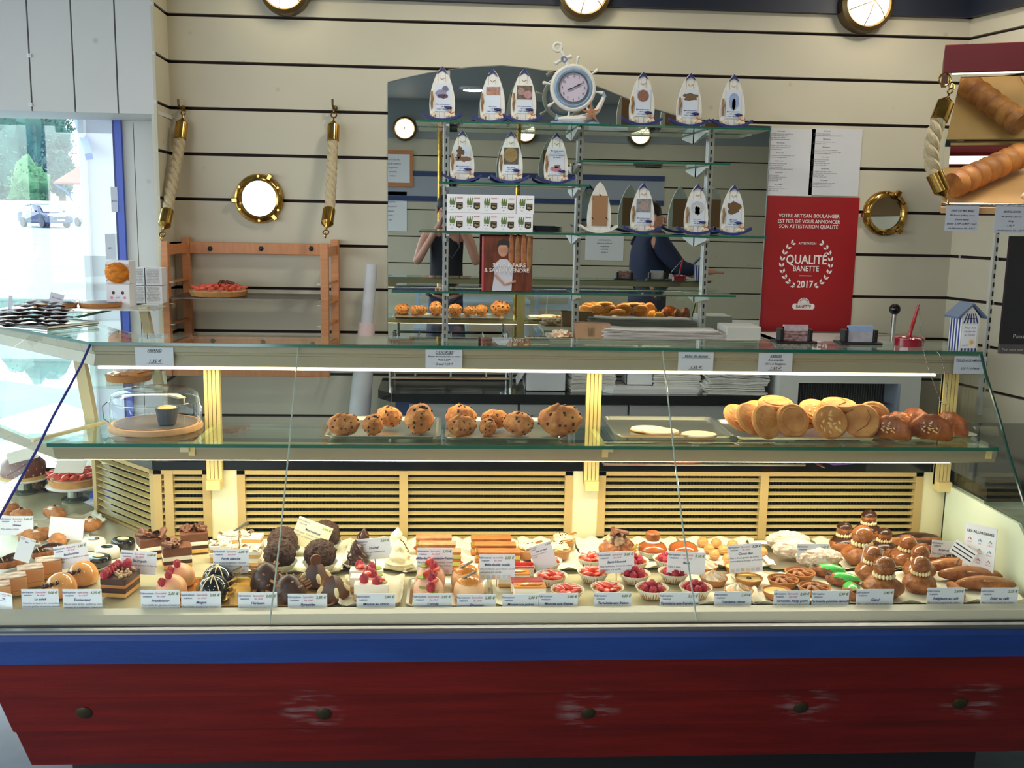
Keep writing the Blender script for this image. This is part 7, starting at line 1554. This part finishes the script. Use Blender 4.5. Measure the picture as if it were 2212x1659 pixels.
# face boxes with orange hair
ORH = mat('orange_raffia', (232, 138, 34), .8, var=.35, vs=60)
def fbox(px, py, Y, label, hair=False, face=True, s=.08, lift=0):
    x = at(px, py, Y).x; t = thing('gift_box', label, 'box', (x, Y, TZ+.001+lift), 0, 'white kit boxes at the left end'); MB().bb((-s/2, -s/2, 0), (s/2, s/2, s)).obj('carton', WHITE, t, bevel=.001); f = -s/2
    if face:
        mb = MB()
        for a in (-.2, .2): mb.lathe([(.0055, 0), (.0055, .0006)], 12, (a*s, f, s*.62), ax='y')
        mb.tube([(-.006, f-.0006, s*.42), (0, f-.0006, s*.38), (.006, f-.0006, s*.42)], .0008, 4); mb.prism([(-.003, s*.48), (.003, s*.48), (0, s*.44)], f-.0012, f-.0002, 'y'); mb.obj('printed_face', mat('brown_print', (70, 44, 50), .6), t)
        mb = MB()
        for a in (-.28, .28): mb.lathe([(.005, 0), (.005, .0005)], 12, (a*s, f, s*.4), ax='y')
        mb.obj('pink_cheeks', mat('cheek_pink', (236, 150, 170), .6), t)
        mb = MB(); mb.tube([(-.01, f-.0006, s*.14), (.01, f-.0006, s*.26), (.01, f-.0006, s*.14), (-.01, f-.0006, s*.26), (-.01, f-.0006, s*.14)], .0006, 4); mb.obj('bow_drawing', INKP, t)
    elif not hair:
        mb = MB(); M = Matrix.Translation((0, f-.0005, 0)) @ FACE; rnd = random.Random(px)
        for k in range(9): mb.text(''.join(rnd.choice('aeinorstl ') for _ in range(16)), 0, s*(.86-.09*k), .0075, M)
        mb.obj('instructions', mat('print_grey', (120, 112, 110), .7), t)
    if hair:
        mb = MB(); mb.ball((0, -.044, s*.48), (.040, .030, .036), 28, 18, .12, 6, 3); rnd = random.Random(2)
        for k in range(60):
            a = rnd.uniform(0, 6.28); z = rnd.uniform(.1, .85)*s; mb.tube([(.0415*math.cos(a+q)*(1-.3*abs(z/s-.5)), .031*math.sin(a+q)*(1-.3*abs(z/s-.5))-.044, z+.006*math.sin(q*3+k)) for q in (0, .5, 1.0)], .0009, 4)
        mb.obj('raffia_hair', ORH, t)
    return t
fbox(263, 640, 3.72, 'white box with a drawn cat-like face in front, under the orange hair'); fbox(262, 600, 3.72, 'white box with bright orange raffia hair bulging from its front', hair=True, face=False, lift=.081)
fbox(302, 640, 3.86, 'white box printed with instructions in the lower row, left of two', face=False, s=.064); fbox(337, 640, 3.86, 'white box printed with instructions in the lower row, right of two by the wall edge', face=False, s=.064); fbox(301, 600, 3.86, 'white box printed with instructions in the upper row, left of two', face=False, lift=.066, s=.064); fbox(336, 600, 3.86, 'white box in the upper row with a bit of orange hair behind it', face=False, lift=.066, s=.064)
# tarts under the left glass, seen between posts
for px, py, lb in ((275, 735, 'golden open tart on the left lower shelf behind the glass'), (318, 712, 'stack of golden tarts on the left lower shelf by the wall')):
    g = at(px, py, 3.42 if px < 300 else 3.66); t = thing('golden_tart', lb, 'tart', (g.x, g.y, SZ+.018), 0, 'golden tarts behind the left glass'); MB().lathe([(0, 0), (.07, 0), (.075, .02), (.07, .022), (0, .018)], 36, flute=.012, fn=26).obj('crust', CRUST, t); MB().ball((0, 0, .022), (.062, .062, .012), 24, 10, .3, 4, 2).obj('orange_fruit', ORG, t)
MB().prism([(-1.25, 3.3), (-1.0, 3.3), (-1.05, 3.9), (-1.9, 3.9), (-1.9, 3.7)], SZ+.008, SZ+.0165).obj('left_shelf', MG, case)
# stickers on the window
for px0, py0, px1, py1, lb, txt in ((245, 404, 257, 458, 'pale paper notice stuck on the window by the blue frame', 'AVIS'), (233, 505, 252, 560, 'white sticker strip with lettering low on the window by the frame', 'BD')):
    a = at(px0, py1, WY); b = at(px1, py0, WY); t = thing('window_sticker', lb, 'sticker', (a.x, WY-.024, a.z), 0, 'stickers on the window edge'); MB().bb((0, 0, 0), (b.x-a.x, .001, b.z-a.z)).obj('paper', SIGN, t)
    MB().text(txt, (b.x-a.x)/2, (b.z-a.z)*.4, .012, Matrix.Translation((0, -.0006, 0)) @ FACE).obj('lettering', INKB, t)
# strawberry tart in the wooden rack
g = at(473, 640, YF+.1); t = big_tart((g.x, YF+.10, zt_+.0015), 'round strawberry tart on the dark tray of the hanging wooden rack', .122, seed=5); t.scale = (.94, .94, .94)
for i in range(3): inst('chocolate_feather', 'curl', t, (.01+.02*i, -.01, .055), (.3, .2, i*.8), 1.2)
# ================================================================ RIGHT: HANGING BREAD DISPLAY
o3 = at(2037, 157, 3.55); AN = R_(-25)
t = thing('bread_display', 'hanging bread display with dark red canopy, mirror back and wooden shelf', 'shelf', (o3.x, 3.55, o3.z), AN)
RC = mat('canopy_red', (112, 24, 30), .5)
mb = MB(); mb.bb((0, 0, 0), (1.15, .025, .093)); mb.bb((0, .025, 0), (.02, .42, .093)); mb.bb((0, .025, .075), (1.15, .42, .093)); mb.obj('canopy', RC, t, bevel=.002)
MB().bb((.03, .03, .0), (1.12, .06, .012)).obj('lamp_strip', mat('cool_lamp', (236, 250, 240), .5, emit=4, ecol=(220, 245, 225)), t)
a_ = area('canopy_light', (o3.x+.45, 3.42, o3.z-.02), .8, 1.6, (.95, 1, .85), (0, .1, -1), .04)
zr3 = at(2060, 441, 3.42).z-o3.z
def loc3(px, py, Y): p = at(px, py, Y)-Vector((o3.x, 3.55, o3.z)); c, s = math.cos(-AN), math.sin(-AN); return Vector((p.x*c-p.y*s, p.x*s+p.y*c, p.z))
MB().tube([(.03, -.04, zr3), (1.15, -.04, zr3)], .007, 10).obj('front_rail', CHROME, t)
mb = MB(); mb.add([(.03, -.03, zr3-.01), (1.15, -.03, zr3-.01), (1.15, .26, zr3+.14), (.03, .26, zr3+.14), (.03, -.03, zr3-.03), (1.15, -.03, zr3-.03), (1.15, .26, zr3+.12), (.03, .26, zr3+.12)], [(0, 1, 2, 3), (7, 6, 5, 4), (0, 4, 5, 1), (0, 3, 7, 4), (1, 5, 6, 2), (3, 2, 6, 7)]); mb.obj('sloping_shelf', mat('light_wood', (206, 156, 98), .5, var=.15, vs=6), t)
mb = MB(); mb.add([(.05, .27, zr3+.14), (1.15, .27, zr3+.14), (1.15, .34, zr3+.30), (.05, .34, zr3+.30)], [(0, 1, 2, 3)]); mb.obj('mirror_panel', MIRROR, t, solid=.004)
mb = MB(); mb.add([(.03, .31, zr3+.22), (1.15, .31, zr3+.22), (1.15, .12, -.002), (.06, .12, -.002)], [(0, 1, 2, 3)]); mb.obj('upper_mirror', MIRROR, t, solid=.004)
mb = MB(); mb.add([(.025, .02, -.002), (.025, .40, -.002), (.025, .36, zr3+.1), (.025, -.02, zr3)], [(0, 1, 2, 3)]); mb.obj('side_glass', GLASS, t, solid=.003)
CRST = mat('loaf_crust', (204, 132, 62), .5, col2=(150, 84, 36), vs=16, bump=.25)
def loaf(a, b, r, label, n=7):
    a = Vector(a); b = Vector(b); t2 = thing('sandwich_loaf', label, 'bread', a, 0, 'long ridged sandwich loaves'); k = 56; P = []; rs = []
    for i in range(k+1): f = i/k; P.append((b-a)*f); rs.append(r*(.86+.16*abs(math.sin(math.pi*f*n))**.6) if 0 < i < k else r*.4)
    MB().tube(P, rs, 20).obj('crust', CRST, t2); return t2
def w3(x, y, z): c, s = math.cos(AN), math.sin(AN); return (o3.x+x*c-y*s, 3.55+x*s+y*c, o3.z+z)
loaf(w3(.06, .0, zr3+.065), w3(.29, .22, zr3+.185), .046, 'long ridged brown loaf leaning at the left of the bread display'); loaf(w3(.40, .09, zr3+.12), w3(.62, .22, zr3+.195), .046, 'second ridged loaf on the bread display, behind the first')
t2 = thing('floury_loaf', 'round loaf dusted with white flour at the picture edge of the bread display', 'bread', w3(.36, .0, zr3+.0)); MB().ball((0, 0, .03), (.085, .05, .032), 28, 16, .06, 2, 3).obj('crust', mat('floured_crust', (196, 130, 76), .8, col2=(246, 234, 214), vs=22), t2)
for x0, y0, x1, y1, ls, lb in ((2040, 450, 2112, 498, ('PAIN DE MIE 400gr', 'Blé, beurre (sulfites), levure', '(Levure, farine)', 'Entier 3,70€ /2,85€ / part', 'prix théorique au kilo : 9,25 €'), 'price card reading pain de mie hanging from the bread rail'), (2146, 452, 2218, 503, ('MARGUERITE', 'Blé (farines) / (levure)', '500 gr', '1,90 €', 'prix théorique au kilo : 3,80 €'), 'price card reading marguerite hanging from the bread rail at the picture edge')):
    Y = 3.44 if x0 < 2100 else 3.38; a = at(x0, y1, Y); b = at(x1, y0, Y); t2 = thing('hanging_price_card', lb, 'price card', (a.x, Y, a.z), R_(-6), 'price cards hanging from the bread rail'); W_, H = b.x-a.x, b.z-a.z; MB().bb((0, 0, 0), (W_, .001, H+.008)).obj('paper', SIGN, t2); mb = MB()
    for i, s_ in enumerate(ls): mb.text(s_, W_/2, H*(.84-.19*i), .0095 if i in (0, 3) else .0075, Matrix.Translation((0, -.0008, 0)) @ FACE, shear=.3, bold=.01)
    mb.obj('lettering', INKK, t2)
rc = [at(x, y, Y) for x, y, Y in ((2039, 232, 3.52), (2024, 270, 3.51), (2012, 320, 3.50), (2016, 370, 3.49), (2031, 402, 3.48))]
rope(rc, .025, 'thick rope with brass ends hanging from the red canopy to the bread rail', 1, 1)
p = at(2041, 172, 3.53); tag(MB().torus(p, .020, .0035, 20, 7, Matrix.Rotation(R_(90), 3, 'X')).obj('canopy_hook', BRASS), 'brass ring hook under the left end of the red canopy', 'hook')
# ================================================================ CUSTOMER SIDE, SEEN IN THE MIRROR
def skin(name, pts, edges, rad, m, parent, sub=2):
    me = bpy.data.meshes.new(name); me.from_pydata(pts, edges, []); o = bpy.data.objects.new(name, me); COL.objects.link(o); o.parent = parent
    md = o.modifiers.new('skin', 'SKIN'); me.skin_vertices.new() if not me.skin_vertices else None
    for v, r in zip(me.skin_vertices[0].data, rad): v.radius = r if hasattr(r, '__len__') else (r, r)
    me.skin_vertices[0].data[0].use_root = True; s = o.modifiers.new('sub', 'SUBSURF'); s.levels = s.render_levels = sub; md.use_smooth_shade = True; me.materials.append(m); return o
SKIN = mat('skin_tone', (206, 152, 130), .5, sss=.05); HAIR = mat('dark_hair', (38, 28, 26), .5)
def person(label, base, head, sh, hip, elb, hand, knee, foot, top_m, bot_m, sleeves, hair_back, fdir, glasses=False):
    """all joints in world coordinates; pairs are (left, right)"""
    t = thing('person', label, 'person', base); B = Vector(base); V = lambda p: Vector(p)-B
    head, hip = V(head), V(hip); sh = [V(p) for p in sh]; elb = [V(p) for p in elb]; hand = [V(p) for p in hand]; knee = [V(p) for p in knee]; foot = [V(p) for p in foot]; f = Vector(fdir).normalized(); sd = Vector((f.y, -f.x, 0))
    chest = (sh[0]+sh[1])/2-Vector((0, 0, .06)); neck = (sh[0]+sh[1])/2+Vector((0, 0, .05)); belly = (chest+hip)/2
    pts = [hip, belly, chest, neck, head-Vector((0, 0, .03))+f*.005, head+Vector((0, 0, .045))]; E = [(0, 1), (1, 2), (2, 3), (3, 4), (4, 5)]; R = [(.15, .11), (.125, .095), (.15, .10), .052, (.068, .078), (.07, .082)]
    for i in (0, 1):
        n = len(pts); pts += [sh[i], elb[i], hand[i]-(hand[i]-elb[i]).normalized()*.05]; E += [(2, n), (n, n+1), (n+1, n+2)]; R += [.052, .038, .024]
        wd = (hand[i]-elb[i]).normalized(); pts.append(hand[i]); E.append((n+2, n+3)); R.append((.03, .016)); up = Vector((0, 0, 1)); si = wd.cross(up).normalized(); toC = -si if i == 0 else si
        for k in range(4):
            b0 = len(pts); o_ = si*(.0125*(k-1.5)); L = (.030, .034, .031, .025)[k]; pts += [hand[i]+wd*.030+o_, hand[i]+wd*(.030+L*.7)+o_+f*.012, hand[i]+wd*(.026+L)+o_+f*.024]; E += [(n+3, b0), (b0, b0+1), (b0+1, b0+2)]; R += [.0085, .0078, .0065]
        b0 = len(pts); pts += [hand[i]-wd*.01+si*(-.03 if i else .03), hand[i]+wd*.02+si*(-.042 if i else .042)]; E += [(n+3, b0), (b0, b0+1)]; R += [.010, .0085]
        n = len(pts); pts += [hip+(knee[i]-hip)*.15+sd*(.02 if i else -.02), knee[i], foot[i]+Vector((0, 0, .08)), foot[i]+f*.12+Vector((0, 0, .035))]; E += [(0, n), (n, n+1), (n+1, n+2), (n+2, n+3)]; R += [.085, .058, .042, (.04, .03)]
    skin('body', pts, E, R, SKIN, t)
    sp = [hip-Vector((0, 0, .12)), belly, chest, chest+Vector((0, 0, .05))]; se = [(0, 1), (1, 2), (2, 3)]; sr = [(.172, .132), (.150, .118), (.160, .112), (.13, .08)]
    for i in (0, 1):
        n = len(sp)
        if sleeves: sp += [sh[i], elb[i], elb[i]+(hand[i]-elb[i])*.45]; se += [(2, n), (n, n+1), (n+1, n+2)]; sr += [.084, .056, .046]; sp.append(sh[i]*.5+chest*.5+Vector((0, 0, .05))); se.append((3, len(sp)-1)); sr.append(.075)
        else: sp += [sh[i]*.62+chest*.38+Vector((0, 0, .055))]; se += [(3, n)]; sr += [.035]
    skin('top', sp, se, sr, top_m, t)
    tp = [hip]; te = []; tr_ = [(.165, .125)]
    for i in (0, 1): n = len(tp); tp += [hip+(knee[i]-hip)*.25+sd*(.025 if i else -.025), knee[i], foot[i]+Vector((0, 0, .10))]; te += [(0, n), (n, n+1), (n+1, n+2)]; tr_ += [.10, .07, .055]
    skin('trousers', tp, te, tr_, bot_m, t)
    mb = MB(); mb.ball(head+Vector((0, 0, .045))-f*.028, (.082, .082, .092), 22, 14, .06, 3, 1); 
    if hair_back: mb.ball(head+Vector((0, 0, .05))-f*.115, (.04, .04, .045), 14, 10, .15, 3, 2)
    mb.obj('hair', HAIR, t)
    for s in (-1, 1):
        e = MB().ball(head+f*.074+sd*.03*s+Vector((0, 0, .012)), (.011, .011, .008), 10, 8).obj('eye', WHITE, t); MB().ball(head+f*.083+sd*.03*s+Vector((0, 0, .012)), .0045, 8, 6).obj('iris', mat('iris_brown', (60, 40, 30), .2), e)
        MB().ball(head+sd*.076*s+Vector((0, 0, .0)), (.012, .018, .028), 10, 8).obj('ear', SKIN, t)
        if glasses: MB().torus(head+f*.090+sd*.03*s+Vector((0, 0, .012)), .021, .0022, 18, 5, Matrix.Rotation(R_(90), 3, 'X')).obj('glasses_rim', BLACK, t)
    MB().ball(head+f*.084+Vector((0, 0, -.014)), (.013, .016, .02), 10, 8).obj('nose', SKIN, t); MB().ball(head+f*.076+Vector((0, 0, -.045)), (.022, .01, .007), 12, 6).obj('mouth', mat('lips', (176, 96, 92), .5), t)
    return t
BT = mat('black_top', (26, 28, 36), .8); NV = mat('navy_top', (30, 40, 70), .85)
person('person in a black sleeveless top holding a camera to the face, seen in the mirror', (-.03, -.30, 0), (-.035, -.17, 1.585), ((-.20, -.26, 1.39), (.15, -.26, 1.39)), (-.03, -.30, .95), ((-.285, -.20, 1.13), (.235, -.20, 1.13)), ((-.072, -.085, 1.50), (.072, -.085, 1.50)), ((-.14, -.30, .50), (.08, -.30, .50)), ((-.15, -.32, 0), (.09, -.32, 0)), BT, mat('blue_jeans', (50, 60, 90), .8), False, True, (0, 1, 0), True)
t = thing('camera_body', 'small black camera held by the person in the black top', 'camera', (0, -.062, 1.52)); MB().bb((-.055, -.018, 0), (.055, .014, .068)).obj('body', BLACK, t, bevel=.006); MB().lathe([(.024, -.012), (.026, -.012), (.026, -.032), (.02, -.034), (0, -.02)], 24, (0, 0, .033), ax='y').obj('lens', mat('lens_ring', (60, 60, 64), .2, .6), t).rotation_euler = (0, 0, 0)
MB().tube([(-.055, 0, .03), (-.08, .0, -.10), (-.04, .0, -.28), (.02, 0, -.33), (.08, 0, -.24), (.085, 0, -.06), (.055, 0, .03)], .005, 6).obj('strap', mat('grey_strap', (70, 74, 82), .8), t)
person('person in a navy top reaching over the counter, seen in the mirror', (1.39, 1.58, 0), (1.385, 1.60, 1.55), ((1.39, 1.74, 1.40), (1.39, 1.39, 1.40)), (1.36, 1.58, .95), ((1.55, 1.78, 1.22), (1.55, 1.38, 1.22)), ((1.78, 1.72, 1.20), (1.78, 1.44, 1.14)), ((1.40, 1.68, .5), (1.40, 1.46, .5)), ((1.36, 1.68, 0), (1.36, 1.46, 0)), NV, mat('dark_trousers', (34, 38, 60), .8), True, True, (1, 0, 0))
for x, y, lb in ((.62, -.95, 'brass pole in the middle of the shop, seen in the mirror'), (-.10, -1.2, 'brass pole behind the person with the camera, seen in the mirror')): tag(MB().tube([(x, y, 0), (x, y, CEILZ)], .022, 14).obj('brass_pole', BRASS), lb, 'pole', 'brass poles on the shop floor')
# framed certificate and sheets on the far wall
a = FWY+.003
def fpic(x, z, w_, h, label, fm, cat='picture frame', nm='framed_certificate'):
    t = thing(nm, label, cat, (x, a, z), math.pi); 
    if fm: MB().bb((-w_/2, -.02, -h/2), (w_/2, 0, h/2)).obj('frame', fm, t); MB().bb((-w_/2+.03, -.022, -h/2+.04), (w_/2-.03, -.0195, h/2-.04)).obj('certificate', WHITE, t)
    else: MB().bb((-w_/2, -.003, -h/2), (w_/2, 0, h/2)).obj('paper', WHITE, t)
    mb = MB()
    for k in range(5): mb.text(('ATTESTATION', 'Certificat de qualité', 'boulangerie', 'pâtisserie', 'le gérant')[k], 0, h*(.22-.11*k), .02, Matrix.Translation((0, -.0235 if fm else -.0042, 0)) @ FACE)
    mb.obj('lettering', INKB, t)
fpic(-.58, 2.0, .40, .36, 'wooden framed certificate on the far wall, seen at the left in the mirror', WOOD); fpic(-.62, 1.57, .36, .40, 'white sheet on the far wall below the certificate, seen in the mirror', None, 'sheet', 'notice_sheet'); fpic(1.6, 1.25, .4, .28, 'white notice on the far wall behind the person in navy, seen in the mirror', None, 'sheet', 'notice_sheet')
for px, lb in ((-.46, 'bulkhead lamp on the far wall, leftmost one seen in the mirror'), (.75, 'bulkhead lamp on the far wall, middle one seen in the mirror'), (1.92, 'bulkhead lamp on the far wall, rightmost one seen in the mirror')): bulkhead((px, FWY+.02, 2.39), .12, lb, 1)
PBC = mat('pale_blue_paint2', (176, 194, 214), .5)
def furn(x, y, label, back, cat, grp):
    t = thing('pale_chair' if back else 'pale_table', label, cat, (x, y, 0), 0, grp); s = .2 if back else .33; h = .46 if back else .74
    MB().bb((-s, -s, h-.03), (s, s, h)).obj('seat' if back else 'table_top', PBC, t, bevel=.004)
    for sx in (-1, 1):
        for sy in (-1, 1): MB().bb((sx*(s-.03)-.018, sy*(s-.03)-.018, 0), (sx*(s-.03)+.018, sy*(s-.03)+.018, h-.03)).obj('leg', PBC, t)
    if back:
        for sx in (-1, 1): MB().bb((sx*(s-.03)-.018, -s, h), (sx*(s-.03)+.018, -s+.03, .9)).obj('back_post', PBC, t)
        for z in (.62, .74, .86): MB().bb((-s+.03, -s+.005, z), (s-.03, -s+.025, z+.05)).obj('back_slat', PBC, t)
furn(.45, -1.5, 'pale blue cafe table by the far wall, seen through the case in the mirror', False, 'table', None); furn(1.05, -1.5, 'pale blue chair right of the cafe table in the mirror', True, 'chair', 'pale blue chairs at the far wall'); furn(-.15, -1.5, 'pale blue chair left of the cafe table in the mirror', True, 'chair', 'pale blue chairs at the far wall')
